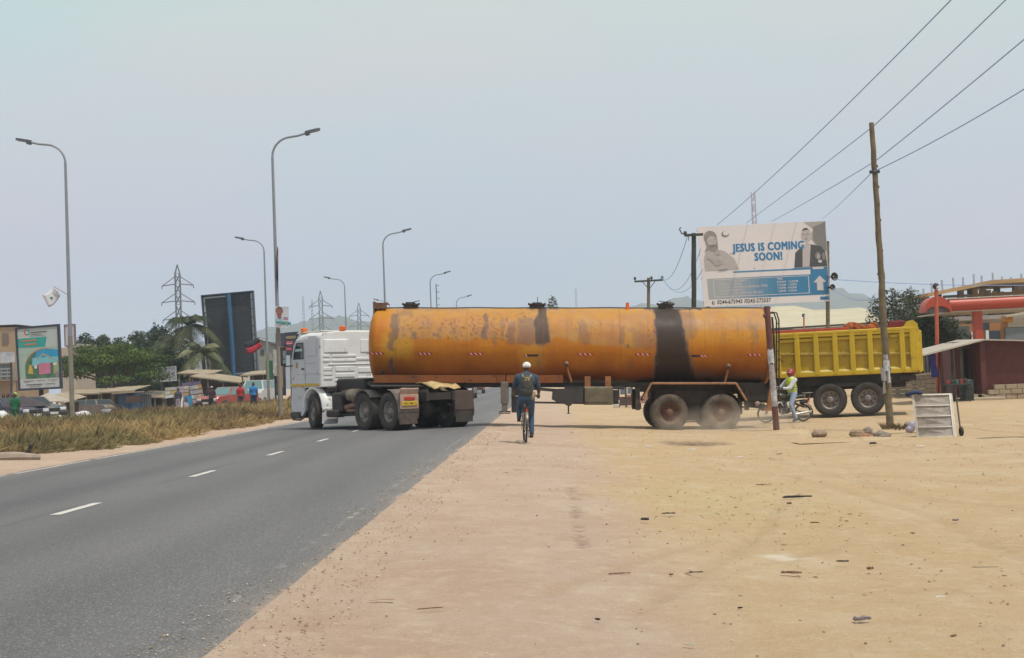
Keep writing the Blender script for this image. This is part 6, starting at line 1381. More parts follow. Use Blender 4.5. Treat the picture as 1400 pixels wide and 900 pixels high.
# ---- handcart stood on end
gA, gB = GP(1254.5, 598), GP(1307.5, 597.5); qh = (gA+gB)/2
hc = thing('handcart', 'flat bed handcart stood on end with white frame and four pale board panels', 'handcart', qh)
bl, br = gA-qh, gB-qh; tl = at(1247.5, 539, qh.y+.42)-qh; tr = at(1301, 538, qh.y+.42)-qh
cb = Board(bl, br, tr, tl); cb.n = -cb.n if cb.n.y > 0 else cb.n
CW_ = M('handcart_white_frame', (.58, .53, .45), .6, 0, .15, 6, .1, 20, .1); CBD = M('handcart_board', (.34, .285, .25), .85, 0, .35, 4, .2, 18)
lev = [0.02, .235, .485, .73, .965]
def rib_(t0, t1, u0, u1, o0, o1, m_, nm): b = MB().mat(m_); cb.rect(b, u0, u1, t0, t1, o0, o1); return part(nm, b, hc)
for k in range(4): rib_(lev[k]+.005, lev[k+1]-.005, .04, .96, -.02, .012, CBD, 'board')
for t_ in lev[:1]+lev[1:4]: rib_(t_-.012, t_+.014, .035, .965, .013, .030, CW_, 'cross_rail')
rib_(.965, 1.0, .0, 1.0, -.03, .05, CW_, 'top_rail'); rib_(.0, 1.0, 0, .045, -.03, .05, CW_, 'side_rail'); rib_(0, .985, .955, 1.0, -.03, .05, CW_, 'side_rail')
for u_, s_ in ((-.05, -1), (1.05, 1)):
    b = MB().mat(STEEL); b.tube([cb.P(u_, .05, -.15), cb.P(u_, .95, -.12)], .018, 8); part('handle_bar', b, hc)
    b = MB().mat(RUB); c0 = cb.P(u_, .13, -.18); b.lathe([(0, -.03), (.09, -.03), (.11, 0), (.09, .03), (0, .03)], c0, 'X', 18); part('castor', b, hc)
b = MB().mat(STEEL); b.tube([cb.P(.1, .1, -.05), cb.P(.1, .5, -.2), cb.P(.1, .9, -.05)], .02, 6); b.tube([cb.P(.9, .1, -.05), cb.P(.9, .5, -.2), cb.P(.9, .9, -.05)], .02, 6); b.bar(cb.P(.1, .5, -.2), cb.P(.9, .5, -.2), .03); part('undercarriage', b, hc)
c0 = qh+cb.P(.08, 1.0, .0)+Vector((-.03, 0, .03)); b = MB(); b.ell((0, 0, 0), (.17, .10, .045), (0, -.1, 0)); b.ell((.10, -.02, -.01), (.09, .08, .04)); b.ell((-.14, 0, -.03), (.06, .07, .06)); o_ = blob('blue_rag', b, None, M('blue_rag_cloth', (.018, .03, .09), .9, 0, .6, 12), .012, 1); o_.location = c0; tag(o_, 'bundled dark blue rag lying on the top rail of the handcart', 'rag')
c0 = GP(1246, 592); b = MB(); b.ell((0, 0, .13), (.10, .09, .14)); b.ell((.05, .0, .20), (.06, .06, .08)); b.ell((-.06, -.03, .08), (.09, .08, .08)); o_ = blob('plastic_bag', b, None, M('grey_lilac_plastic', (.30, .27, .33), .4, 0, .4, 12), .012, 1); o_.location = c0; tag(o_, 'crumpled grey plastic bag at the foot of the handcart', 'bag')
# ---- something off to the right casts the thin shadow on the sand
q = GP(1475, 600); t = thing('timber_post', 'plain timber post just outside the right edge', 'post', q); b = MB().mat(WOODP); b.tube([(0, 0, -.1), (0, 0, 4.2)], .11, 10); part('pole', b, t); b = MB().mat(WOODP); b.bar((-.5, 0, 3.9), (1.5, 0, 3.9), .4, .06); part('board', b, t)
# ---- stools and a stall glimpsed under the tank
q = gat(852, 70); t = thing('stall_table', 'small stall with a blue grey front glimpsed under the tank beside its wheels', 'stall', q); b = MB().mat(M('stall_brown', (.10, .06, .05), .8, 0, .3, 4)); 
for x in (-.25, .1, .40): b.box((x, 0, .55), (.06, .5, 1.1))
b.box((.07, 0, .30), (.75, .45, .42)); part('frame', b, t); b = MB().mat(M('stall_blue_grey', (.13, .15, .22), .7)); b.box((-.07, -.26, .80), (.24, .03, .34)); b.box((.27, -.26, .80), (.2, .03, .3)); part('panel', b, t)
q = gat(874, 72); t = thing('white_post', 'thin white post beside the stall under the tank', 'post', q); b = MB().mat(WHP); b.box((0, 0, .75), (.09, .09, 1.5)); part('pole', b, t); b = MB().mat(M('tan_shelf', (.3, .12, .06), .8)); b.box((-.4, 0, .55), (.7, .3, .07)); part('shelf', b, t)
q = gat(841, 68); t = thing('paint_bucket', 'small pale bucket left of the stall under the tank', 'bucket', q); b = MB().mat(WHP); b.lathe([(0, 0), (.13, 0), (.16, .38), (.15, .38), (.12, .03)], (0, 0, 0), 'Z', 14); part('pail', b, t); b = MB().mat(STEEL); b.tube([(-.15, 0, .36), (0, -.02, .46), (.15, 0, .36)], .008, 5); part('handle', b, t)
q = gat(884, 66); t = thing('goods_crate', 'pinkish crate of goods just left of the trailer wheels', 'crate', q); b = MB().mat(M('pinkish_crate', (.36, .19, .16), .8, 0, .3, 6)); b.box((0, 0, .45), (.9, .5, .35), None, .02); part('box', b, t)
for x in (-.35, .35): b = MB().mat(WOODD); b.box((x, 0, .14), (.07, .4, .28)); part('leg', b, t)
q = gat(1024, 58); t = thing('timber_stack', 'low stack of pale timber lengths between the trailer and the motorcycle', 'timber')
t.location = (q.x, q.y, q.z)
for k in range(4): b = MB().mat(M('pale_timber', (.42, .33, .2), .85, 0, .2, 5)); b.box((0+.05*k, .1*(k % 2), .10+.16*k), (2.2, .14, .07), (0, 0, .02*k), .008); part('plank', b, t)
for x in (-.8, .8): b = MB().mat(WOODD); b.box((x, .05, .3), (.08, .3, .6)); part('bearer', b, t)
# ================================================================ street lamps in two rows
GALV = M('galvanised_pole', (.27, .29, .32), .5, .2, .12, 2, .05, 20)
GALVB = M('weathered_pole_base', (.27, .24, .19), .6, .2, .2, 2)
def lamp(label, u, vv_, arm, lean=0.0):
    q = uv2(u, vv_, float(gz(u))); t = thing('street_lamp', label, 'street lamp', q, 0, 'street lamps along the median')
    t.rotation_euler = (0, lean, math.atan2(RD.y, RD.x)-PI/2)
    H = 10.95; s_ = arm; Rr = .78
    b = MB().mat(GALV); b.tube([(0, 0, 3.6), (0, 0, 7), (0, 0, H-.4)], [.078, .066, .052], 10); pl_ = part('pole', b, t)
    b = MB().mat(GALVB); b.tube([(0, 0, -.3), (0, 0, 3.6)], [.098, .090], 10); b.box((0, 0, .05), (.4, .4, .06)); part('pole_base', b, pl_)
    pts = [(0, 0, H-.5)]+[(s_*Rr*(1-math.cos(a)), 0, H-.4+Rr*1.0*math.sin(a)) for a in [R(9)*k for k in range(0, 10)]]+[(s_*(Rr+.28), 0, H-.4+Rr+.04), (s_*(Rr+.62), 0, H-.4+Rr+.13)]
    b = MB().mat(GALV); b.tube(pts, [.054]+[.045]*(len(pts)-1), 8); part('arm', b, t)
    b = MB().mat(M('luminaire_grey', (.10, .115, .13), .5)); x0_ = Rr+.58; z0_ = H-.4+Rr+.13
    b.T = Matrix.Translation((s_*x0_, 0, z0_)) @ Matrix.Rotation(-s_*R(11), 4, 'Y')
    b.prism([(0, -.08), (s_*.12, -.11), (s_*.45, -.12), (s_*.62, -.07), (s_*.62, .07), (s_*.45, .12), (s_*.12, .11), (0, .08)][::1 if s_ > 0 else -1], -.02, .07, 'Z'); b.box((s_*.08, 0, -.04), (.18, .18, .14), None, .02); b.T = None
    lh = part('luminaire', b, t); b = MB().mat(M('lamp_lens', (.35, .36, .36), .2)); b.T = Matrix.Translation((s_*x0_, 0, z0_)) @ Matrix.Rotation(-s_*R(11), 4, 'Y'); b.box((s_*.36, 0, -.03), (.34, .18, .02)); part('lens', b, lh)
    return t, q
LD = ['nearest', 'second nearest', 'third', 'fourth', 'fifth', 'sixth', 'seventh']
lamps = {}
for k in range(7):
    vv_ = 57+38.6*k
    lamps['R', k] = lamp('%s of the street lamps whose arms reach right over the road' % LD[k], -10.75, vv_, 1)
    lamps['L', k] = lamp('%s of the street lamps whose arms reach left' % LD[k], -19.0, vv_+(1.0 if k else -.5), -1)
def flag(label, lampkey, z0, dirx, m1, m2, L=.95, hgt=.62, up=.55):
    q = lamps[lampkey][1]; t = thing('flag', label, 'flag', q+Vector((0, -.12, z0))); b = MB().mat(BLK if m2 else M('flag_pole_pink', (.35, .16, .18), .6)); e = Vector((dirx*.55, -.05, up)); b.tube([(0, 0, 0), e], .014, 6); part('flag_pole', b, t)
    b = MB(); n_ = 10; vs = []
    for i in range(n_+1):
        for j in range(7):
            f_ = i/n_; g = j/6; vs.append(tuple(e*(.55+.45*g)+Vector((dirx*L*f_*.9, .08*math.sin(f_*5+g), -.22*f_-.16*math.sin(f_*3.2)*f_-(1-g)*.05*f_*3-.08*f_))+Vector((0, 0, (g-1)*hgt*.45))))
    fs = [(i*7+j, i*7+j+1, i*7+j+8, i*7+j+7) for i in range(n_) for j in range(6)]
    b.mat(m1).add(vs, [f__ for k, f__ in enumerate(fs) if k % 6 >= 3 or not m2], True)
    if m2: b.mat(m2).add(vs, [f__ for k, f__ in enumerate(fs) if k % 6 < 3], True)
    o_ = part('cloth', b, t); o_.modifiers.new('s', 'SOLIDIFY').thickness = .008
    if not m2: b = MB().mat(M('flag_green', (.03, .25, .15), .7)); c0 = Vector(vs[7*5+3]); b.ell(c0+Vector((0, -.02, 0)), (.07, .015, .05)); part('emblem', b, t)
    return t
FW, FR, FB = M('flag_white', (.62, .60, .62), .8, 0, .1), M('flag_red', (.40, .02, .03), .8), M('flag_black', (.03, .03, .035), .8)
flag('white party flag drooping from the nearest left hand street lamp', ('L', 0), 5.25, -1, FW, None, .52, .45, .35)
flag('small red flag with a white end, high on the nearest right hand street lamp', ('R', 0), 5.6, .22, FR, FB, .12, 1.6, 1.3)
flag('tilted red and black flag on the street lamp behind the dark board', ('L', 1), 4.55, -1, FB, FR, 1.1, 1.3, .15)
# poster on the nearest right hand lamp
YP_ = lamps['R', 0][1].y-.3; pb = corners(YP_, (375.3, 419), (395, 419.5), (394.5, 449), (375.6, 447.3)); pq = lamps['R', 0][1].copy(); pb.root = pq
t = thing('election_poster', 'white election poster with a portrait and green and red print on the lamp pole', 'poster', pq)
b = MB().mat(M('poster_paper', (.60, .60, .62), .6, 0, .05)); pb.rect(b, 0, 1, 0, 1, -.02, 0); pp_ = part('panel', b, t)
def pfig(bd_, par, name, items, step=.003):
    b = MB()
    for i, (m_, kd, a) in enumerate(items):
        b.mat(m_)
        if kd == 'e': bd_.ellipse(b, *a[:4], .005+step*i)
        elif kd == 'r': bd_.rect(b, *a, .005+step*i)
        else: bd_.poly(b, a, .005+step*i)
    return part(name, b, par)
PSK, PH = M('print_skin_pink', (.34, .13, .10), .6), M('print_hair_brown', (.16, .11, .07), .6); GRN = M('print_green', (.02, .27, .22), .6); RDP = M('print_red', (.50, .09, .11), .6); LBL = M('print_light_blue', (.38, .52, .60), .6)
pfig(pb, pp_, 'portrait', [(LBL, 'p', [(.05, .27), (.60, .27), (.62, .40), (.48, .48), (.20, .48), (.05, .40)]), (PSK, 'p', [(.22, .45), (.36, .39), (.50, .45), (.44, .62), (.24, .62)]), (PH, 'e', (.34, .80, .25, .19)), (PSK, 'e', (.33, .70, .19, .19)), (PH, 'e', (.27, .74, .035, .012)), (PH, 'e', (.41, .74, .035, .012)), (M('print_lips', (.22, .05, .06), .6), 'e', (.34, .62, .06, .015))])
pfig(pb, pp_, 'printed_bars', [(M('print_blue_dark', (.10, .14, .30), .6), 'r', (.62, .95, .47, .50)), (RDP, 'r', (.62, .97, .40, .44)), (RDP, 'r', (.22, .50, .085, .105)), (RDP, 'r', (.02, .4, .068, .075)), (GRM_, 'r', (.55, .97, .945, .955))])
text('WONPCIM', pp_, 'lettering', GRN, lambda x, z: pb.P(.09+x/pb.w, .15+z/pb.h, .012), .17, .008, .72)['kind'] = 'stuff'
# ================================================================ lattice pylons
PYL = M('pylon_steel', (.12, .135, .15), .6, .3, .05)
def pylon(label, px, pytop, Y, sc_=1.0):
    q = gat(px, Y); H = at(px-6, pytop, Y).z-q.z; t = thing('power_pylon', label, 'pylon', q, R(8), 'power pylons behind the town'); tp = H
    w0, w1 = H*.085, H*.018; zz = [0, .18, .34, .48, .60, .70, .78, .86, .93]
    wd = lambda f: w0+(w1-w0)*min(1, f/.55) if f < .55 else w1
    th_ = H*.0042
    b = MB().mat(PYL)
    for sx_ in (-1, 1):
        for sy in (-1, 1):
            b.tube([(sx_*wd(f)/1, sy*wd(f)/1, f*H) for f in zz]+[(0, 0, H)], th_, 4, True, False)
    part('mast_leg', b, t)['kind'] = 'stuff'
    b = MB().mat(PYL)
    for a, c2 in zip(zz[:-1], zz[1:]):
        for sy in (-1, 1): b.bar((-wd(a), sy*wd(a), a*H), (wd(c2), sy*wd(c2), c2*H), th_*1.2); b.bar((wd(a), sy*wd(a), a*H), (-wd(c2), sy*wd(c2), c2*H), th_*1.2)
        for sx_ in (-1, 1): b.bar((sx_*wd(a), -wd(a), a*H), (sx_*wd(c2), wd(c2), c2*H), th_*1.2)
        b.bar((-wd(c2), -wd(c2), c2*H), (wd(c2), -wd(c2), c2*H), th_)
    part('lattice', b, t)['kind'] = 'stuff'
    for f, L in ((.60, .115), (.73, .120), (.855, .115)):
        for s_ in (-1, 1):
            b = MB().mat(PYL)
            b.bar((s_*w1*.8, 0, f*H), (s_*L*H, 0, (f-.012)*H), th_*1.7); b.bar((s_*w1*.8, 0, (f+.058)*H), (s_*L*H, 0, (f-.012)*H), th_*1.4); b.bar((s_*L*H, 0, (f-.012)*H), (s_*L*H, 0, (f-.035)*H), th_*1.5)
            part('cross_arm', b, t)
    return t
pylon('largest nearest lattice pylon rising above the palms', 247, 362, 330)
pylon('middle lattice pylon rising behind the white cab', 442, 398, 480)
pylon('faint lattice pylon just left of the tank front', 494, 414, 620)
for px, pt, Y, lb_ in ((418, 404, 900, 'faint thin mast left of the middle pylon, the taller of the pair'), (430, 409, 900, 'faint thin mast touching the middle pylon on its left, the shorter of the pair'), (792, 394, 1100, 'faint far mast over the middle of the tank')):
    q = gat(px, Y); b = MB().mat(PYL); H = at(px, pt, Y).z; w_ = .55
    for s_ in (-1, 1): b.tube([(s_*w_, 0, 0), (s_*w_*.8, 0, H)], .14, 4)
    for k in range(int(H/2.2)): b.bar((-w_, 0, k*2.2), (w_, 0, k*2.2+2.2), .16)
    t = thing('radio_mast', lb_, 'mast', q); part('lattice', b, t)
q = gat(1041, 600); H = at(1039, 262, 600).z; t = thing('radio_mast', 'pale pinkish lattice radio mast behind the large billboard', 'mast', q); b = MB().mat(M('mast_pink', (.38, .30, .40), .6)); w_ = .9
for s_ in (-1, 1): b.tube([(s_*w_*1.5, 0, 0), (s_*w_*.8, 0, H)], .22, 4)
for k in range(int(H/2.4)): b.bar((-w_, 0, k*2.4), (w_, 0, k*2.4+2.4), .22); b.bar((w_, 0, k*2.4), (-w_, 0, k*2.4+2.4), .22)
part('lattice', b, t); 
for k in range(5): b = MB().mat(M('mast_pink', (0, 0, 0))); b.box((rnd.uniform(-.8, .8), -.6, H-2-5*k), (.7, .5, 2.2)); part('antenna', b, t)
# little ladder-like mast beside the second right lamp
q = gat(601, 330); H = at(599.5, 390, 330).z; t = thing('radio_mast', 'short antenna with rungs beside the third right hand street lamp', 'mast', q); b = MB().mat(PYL); b.tube([(0, 0, 0), (0, 0, H)], .14, 6); part('pole', b, t)
for k in range(6): b = MB().mat(PYL); b.bar((-.1, 0, H-.4-1.5*k), (.75, 0, H-.4-1.5*k), .13); part('rung', b, t)
# ================================================================ left hand boards
def simple_board(name, label, cat, Y, tl, tr, br, bl, face, frame, fw=.04, posts=(), dY=0, thick=.18):
    bd_ = corners(Y, tl, tr, br, bl, dY); q = gat((bl[0]+br[0])/2, Y); bd_.root = q; t = thing(name, label, cat, q)
    b = MB().mat(face); bd_.rect(b, 0, 1, 0, 1, -thick*.6, 0); pn_ = part('panel', b, t)
    if frame:
        k = bd_.w/bd_.h*1.0
        for (u0, u1, t0, t1) in ((0, 1, 1-fw*k, 1), (0, 1, 0, fw*k), (0, fw, fw*k, 1-fw*k), (1-fw, 1, fw*k, 1-fw*k)):
            b = MB().mat(frame); bd_.rect(b, u0, u1, t0, t1, -thick, .05); part('frame_bar', b, t)
    for (px, m_, r_) in posts:
        g = gat(px, Y+.2)-q; pt = at(px, (bl[1]+br[1])/2-6, Y+.2)-q; b = MB().mat(m_); b.tube([g, pt], r_, 10); part('post', b, t)
    return t, bd_, pn_
FRD = M('frame_dark_blue', (.03, .035, .06), .5, 0, .1)
t, b1, pn = simple_board('advert_board', 'upright framed advertisement board with teal banner and round picture at the left', 'billboard', 82, (20.5, 448), (81, 443), (85, 531.5), (25.5, 534.5), M('advert_face', (.40, .43, .41), .5, 0, .05), FRD, .045, ((56, STEEL, .13),))
TEAL = M('print_teal', (.02, .30, .27), .5); ORP = M('print_orange', (.42, .17, .08), .5); SKY_ = M('print_sky_blue', (.02, .26, .46), .5); PAQ = M('print_aqua', (.17, .42, .48), .5); PGN = M('print_leaf_green', (.06, .15, .08), .5, 0, .5, 3); PPK = M('print_pink', (.48, .16, .24), .5); PGR = M('print_pale_green', (.30, .40, .33), .5)
pfig(b1, pn, 'logo', [(RDP, 'e', (.255, .905, .06, .045)), (TEAL, 'p', [(.255, .95), (.31, .94), (.325, .90), (.31, .865), (.26, .86)]), (M('advert_face', (0,)*3), 'e', (.262, .905, .035, .026))])
pfig(b1, pn, 'banner', [(PGR, 'r', (.045, .955, .17, .66)), (M('advert_lower', (.46, .46, .45), .5), 'r', (.045, .955, .03, .175)), (TEAL, 'p', [(.05, .675), (.66, .665), (.70, .82), (.05, .815)])])
def Pb1(u, t_): return lambda x, z: b1.P(u+x/b1.w, t_+z/b1.h, .03)
for (u0, u1, t0, t1) in ((.12, .48, .765, .79), (.18, .48, .705, .73)): b = MB().mat(ORP); b1.rect(b, u0, u1, t0, t1, .022); part('printed_line', b, pn)
b = MB().mat(M('print_ink', (.06, .07, .07), .6))
for (u0, u1, t0, t1) in ((.34, .71, .893, .908), (.34, .58, .862, .870), (.34, .66, .842, .848), (.12, .36, .142, .150), (.14, .28, .123, .129), (.42, .62, .142, .148), (.68, .90, .142, .148), (.76, .84, .123, .128), (.18, .56, .080, .092), (.62, .84, .083, .090), (.25, .52, .055, .062)): b1.rect(b, u0, u1, t0, t1, .022)
part('fine_print', b, pn)['kind'] = 'stuff'
def arcd(items, name): return pfig(b1, pn, name, items, .0015)
circ = lambda r_: [(.64+max(-.46, min(.315, r_*1.0*math.cos(a))), .30+min(.34, max(-.12, r_*.70*math.sin(a)))) for a in [PI*i/24 for i in range(-5, 30)]]
b = MB().mat(ORP); b1.poly(b, circ(.49), .012); b.mat(PGN); b1.poly(b, circ(.47), .014); b.mat(SKY_); b1.poly(b, [(.40, .50), (.955, .50), (.955, .60), (.80, .625), (.62, .632), (.46, .60)], .016)
b.mat(PAQ); b1.poly(b, [(.34, .38), (.955, .42), (.955, .50), (.36, .50)], .0165); b.mat(M('print_wood', (.30, .30, .22), .5)); b1.poly(b, [(.45, .48), (.60, .57), (.86, .47), (.84, .45), (.60, .54), (.47, .46)], .018)
b.mat(M('print_yellow', (.50, .33, .05), .5)); b1.poly(b, [(.24, .26), (.36, .25), (.34, .38), (.28, .40)], .018); b.mat(M('print_khaki', (.28, .32, .16), .5)); b1.poly(b, [(.82, .24), (.95, .24), (.95, .44), (.84, .42)], .018); b.mat(INKW); b1.ellipse(b, .42, .36, .035, .03, .019); b1.ellipse(b, .86, .39, .05, .02, .019); b.mat(IK); b1.rect(b, .76, .80, .38, .40, .019); b.mat(GRM_); b1.rect(b, .87, .955, .18, .27, .019)
b.mat(PPK); b1.poly(b, [(.49, .235), (.76, .245), (.76, .415), (.49, .41)], .021); part('picture', b, pn)
# blank dark board seen from behind
t, b2, pn = simple_board('dark_billboard', 'tall dark billboard seen from behind on a blue post, with a light scaffold edge', 'billboard', 130, (275.5, 404), (347, 397.5), (353.5, 511), (285.5, 518), M('board_back_dark', (.020, .023, .030), .6, 0, .15, .2), None, 0, (), 0, .3)
GF = M('frame_pale_grey', (.42, .43, .45), .5, .2, .1); BLP = M('post_blue', (.025, .10, .22), .5)
for (u0, u1, t0, t1) in ((0, 1, .988, 1.0), (0, 1, .0, .012), (.0, .018, 0, 1), (.975, 1.0, 0, 1)): b = MB().mat(M('frame_dark_edge', (.05, .07, .10), .5)); b2.rect(b, u0, u1, t0, t1, .02, .35); part('frame_bar', b, t)
for (u0, u1, t0, t1) in ((.03, .06, .02, .97), (.935, .965, .02, .97), (.03, .46, .955, .972), (.03, .96, .018, .030)): b = MB().mat(GF); b2.rect(b, u0, u1, t0, t1, .02, .12); part('scaffold_edge', b, t)
for k in range(9):
    for u0 in (0, .94): b = MB().mat(STEEL); b2.rect(b, u0, u0+.06, .05+.105*k, .058+.105*k, .1, .2); part('clamp', b, t)
b = MB().mat(M('brace_grey', (.07, .075, .085), .6))
for k in range(1, 9): b2.rect(b, .06, .935, .11*k, .11*k+.003, .005, .02)
b2.poly(b, [(.12, .955), (.48, .86), (.48, .855), (.12, .945)], .01, .05); b2.poly(b, [(.72, .90), (.86, .975), (.86, .965), (.72, .89)], .01, .05); b2.poly(b, [(.6, .16), (.75, .06), (.75, .055), (.6, .15)], .01, .05)
part('back_brace', b, t)
g = gat(323, 129.4)-b2.root; b = MB().mat(BLP); b.tube([g, at(320, 518, 129.4)-b2.root, at(318, 480, 129.4)-b2.root, at(312.5, 402, 129.4)-b2.root], [.17, .17, .20, .20], 10); part('post', b, t)
# white panel by the nearest left lamp, grey board, green sign, purple boards
simple_board('white_sign', 'narrow pale sign panel with brown edges behind the nearest left hand lamp', 'sign', 100, (87.5, 444), (102.5, 443), (103.5, 473), (88.5, 474), M('sign_white', (.45, .43, .48), .5), M('sign_brown', (.16, .09, .07), .6), .07, ((96, STEEL, .1),))
simple_board('grey_billboard', 'plain light grey board on the far side left of the palms', 'billboard', 120, (205, 504), (240.5, 500.5), (241.5, 521), (206, 523), M('sign_grey', (.27, .27, .30), .5, 0, .05), M('sign_edge_pale', (.42, .43, .43), .5), .03, ((222, STEEL, .15),))
simple_board('green_sign', 'narrow green sign beside the second left hand street lamp', 'sign', 104, (363, 493.5), (372.5, 493), (373.5, 518), (364, 518.5), M('sign_green', (.012, .10, .045), .5), None, 0, ((369, STEEL, .08),))
simple_board('purple_banner', 'tall purple and orange banner board behind the lamp with the poster', 'banner', 99, (376.5, 456), (389, 455.5), (391, 541), (378, 541), M('banner_purple', (.075, .06, .13), .6, 0, .5, .8), None, 0, ((384, STEEL, .1),))
t, b3, pn = simple_board('shop_board', 'dark blue shop board with pink and white print just left of the cab', 'sign', 98, (389, 455), (408, 453.5), (408, 486), (389.5, 486), M('shopboard_navy', (.035, .035, .06), .6, 0, .2, 1), None, 0, ((399, STEEL, .12),))
pfig(b3, pn, 'printed_bars', [(M('print_tan', (.28, .24, .12), .6), 'r', (.1, .8, .72, .84)), (RDP, 'r', (.1, .6, .42, .62)), (INKW, 'r', (.15, .5, .47, .52)), (RDP, 'r', (.0, .5, .22, .34))])
t, b3, pn = simple_board('yellow_banner', 'narrow white and yellow hanging banner between the two lamp poles', 'banner', 97, (373.5, 478), (379, 478), (380.5, 514), (374.5, 514), M('banner_white', (.45, .42, .38), .6, 0, .4, 3), None, 0, ((376, STEEL, .06),))
t, b3, pn = simple_board('orange_banner', 'slanting orange banner beside the lamp base left of the cab', 'banner', 96, (381, 495), (386, 495), (387, 530), (383, 528), M('banner_orange', (.42, .22, .05), .6, 0, .4, 3), None, 0, ((385, STEEL, .06),))
# ================================================================ vegetation at the left
UC = ((.075, .115, .020), (.095, .145, .028), (.055, .085, .018), (.11, .155, .035))
q = gat(152, 105); tree('broad umbrella shaped green tree behind the dry verge', q.x, q.y, .3, 5.5, 8.8, cols=UC, n=60, per=330, size=.17, style='umbrella', trunk_h=.4, d=8, rad=.22)
DC = ((.035, .055, .022), (.045, .07, .026), (.03, .045, .02), (.055, .08, .03))
treelab = ['dark rounded tree far behind the white sign panel', 'dark tree behind the left half of the umbrella tree', 'dark tree with a dip to its right behind the umbrella tree', 'tall dark tree behind the right half of the umbrella tree', 'dark broad tree left of the tall palm', 'dark high tree under the thin spire', 'dark bushy tree between the umbrella tree and the palms', 'low dark tree behind the grey board', 'dark low tree behind the red roofed stalls', 'dark green tree right behind the dark billboard']
for lab, (px, pt, w_, Y) in zip(treelab, ((118, 459, 4.5, 150), (140, 462, 4, 158), (163, 465, 5, 165), (186, 456, 5.5, 160), (216, 447, 4.5, 150), (205, 462, 5.5, 145), (228, 478, 5, 132), (236, 490, 5, 128), (300, 500, 6, 150), (362, 474, 3.6, 190))):
    q = gat(px, Y); h_ = at(px, pt, Y).z-.3; tree(lab, q.x, q.y, .3, h_, w_, cols=DC, n=22, per=200, size=.32, trunk_h=.12, group=None)
q = gat(213, 200); tree('thin dark conifer spire poking above the far trees', q.x, q.y, .3, at(213, 441, 200).z-.3, 1.5, name='conifer', cols=((.03, .045, .03),), n=10, per=120, size=.25, style='column', trunk_h=.1)
def palm(label, px, ptop, Y, nf=17, L=4.2, droop=1.0, cols=((.040, .055, .022), (.065, .08, .032), (.11, .115, .05))):
    q = gat(px, Y); H = at(px, ptop, Y).z-.3; t = thing('palm_tree', label, 'palm tree', (q.x, q.y, .3)); b = MB().mat(BARK); b.tube([(0, 0, -.1), (.15, 0, H*.5), (0, 0, H)], [.24, .17, .15], 9); part('trunk', b, t)
    for k in range(nf):
        a = 2*PI*k/nf*1.618*3; el = rnd.uniform(-.25, 1.15); l_ = L*rnd.uniform(.8, 1.1); pts = []
        for i in range(8): f_ = i/7; pts.append(Vector((math.cos(a)*l_*(f_*math.cos(el)*(1-.15*f_)), math.sin(a)*l_*f_*math.cos(el), H+l_*(f_*math.sin(el)-droop*.62*f_*f_))))
        P_, C_ = [], []; col = np.array(cols[k % len(cols)]); 
        for i in range(7):
            d0 = (pts[i+1]-pts[i]); dn_ = d0.normalized(); lat_ = dn_.cross(UP_).normalized()
            for m_ in range(3):
                b0 = pts[i]+d0*m_/3; ll = .75*math.sin(PI*min(1, (i+m_/3)/7*.9+.12))+.12
                for s_ in (-1, 1):
                    tp_ = b0+lat_*s_*ll*.75+dn_*ll*.45-UP_*ll*.40; w__ = dn_*.07
                    P_ += [b0-w__, b0+w__, tp_+w__*.3, tp_-w__*.3]; C_ += [col*rnd.uniform(.7, 1.35)]*4
        for i in range(7): lat_ = Vector((.03, 0, 0)); P_ += [pts[i]-UP_*.03, pts[i]+UP_*.03, pts[i+1]+UP_*.02, pts[i+1]-UP_*.02]; C_ += [col*1.3]*4
        P_ = np.array([tuple(p) for p in P_]); link('frond', nmesh('frond', P_, np.arange(len(P_)).reshape(-1, 4), LEAFM, {'lc': np.array(C_)}), t)
    return t
palm('tall coconut palm with drooping fronds left of the dark billboard', 262, 446, 128, 26, 4.2, 1.35)
palm('second coconut palm with pale lower fronds touching the dark billboard', 278, 482, 122, 20, 3.4, 1.1, ((.10, .12, .05), (.20, .20, .10), (.07, .09, .035)))
palm('bushy dark palm just left of the tall palm and the pylon', 238, 468, 134, 20, 3.8, 1.3)
# ================================================================ buildings at the left
TANB = M('tan_facade', (.36, .25, .15), .85, 0, .12, .5, .1, 4)
Yb = 150; qb = gat(0, Yb); t = thing('apartment_building', 'tan flat roofed two storey building with a balcony at the far left edge', 'building', qb)
def boxpx(par, name, px0, px1, py0, py1, mat_, Y, root, dpt=4., off=0., bev=0):
    a, c2 = at(px0, py1, Y+off)-root, at(px1, py0, Y+off)-root; b = MB().mat(mat_); b.box(((a.x+c2.x)/2, a.y+dpt/2, (a.z+c2.z)/2), (abs(c2.x-a.x), dpt, abs(c2.z-a.z)), None, bev); return part(name, b, par)
boxpx(t, 'wall', -60, 22, 447, 567, TANB, Yb, qb, 10); boxpx(t, 'parapet', -62, 23, 443.5, 447.5, M('parapet_dark', (.20, .15, .11), .8), Yb, qb, 10.4, -.2)
boxpx(t, 'window', 3, 11, 455, 471, M('louvre_brown', (.17, .12, .09), .7), Yb, qb, .2, -.08); boxpx(t, 'window', -22, -12, 455, 471, M('louvre_brown', (0, 0, 0)), Yb, qb, .2, -.08)
boxpx(t, 'veranda_shade', -60, 17, 497, 520, M('shade_grey', (.07, .08, .08), .7), Yb, qb, .2, -.06)  # dark panel on the wall face, veranda shade put into its colour
bl_ = boxpx(t, 'balcony_slab', -60, 20, 519.5, 523, M('slab_pale', (.38, .34, .28), .8), Yb, qb, 1.8, -1.8)
for k in range(9): boxpx(t, 'balcony_post', -50+k*8.5, -49.2+k*8.5, 505, 519.5, M('rail_grey', (.24, .25, .25), .5), Yb, qb, .08, -1.7)
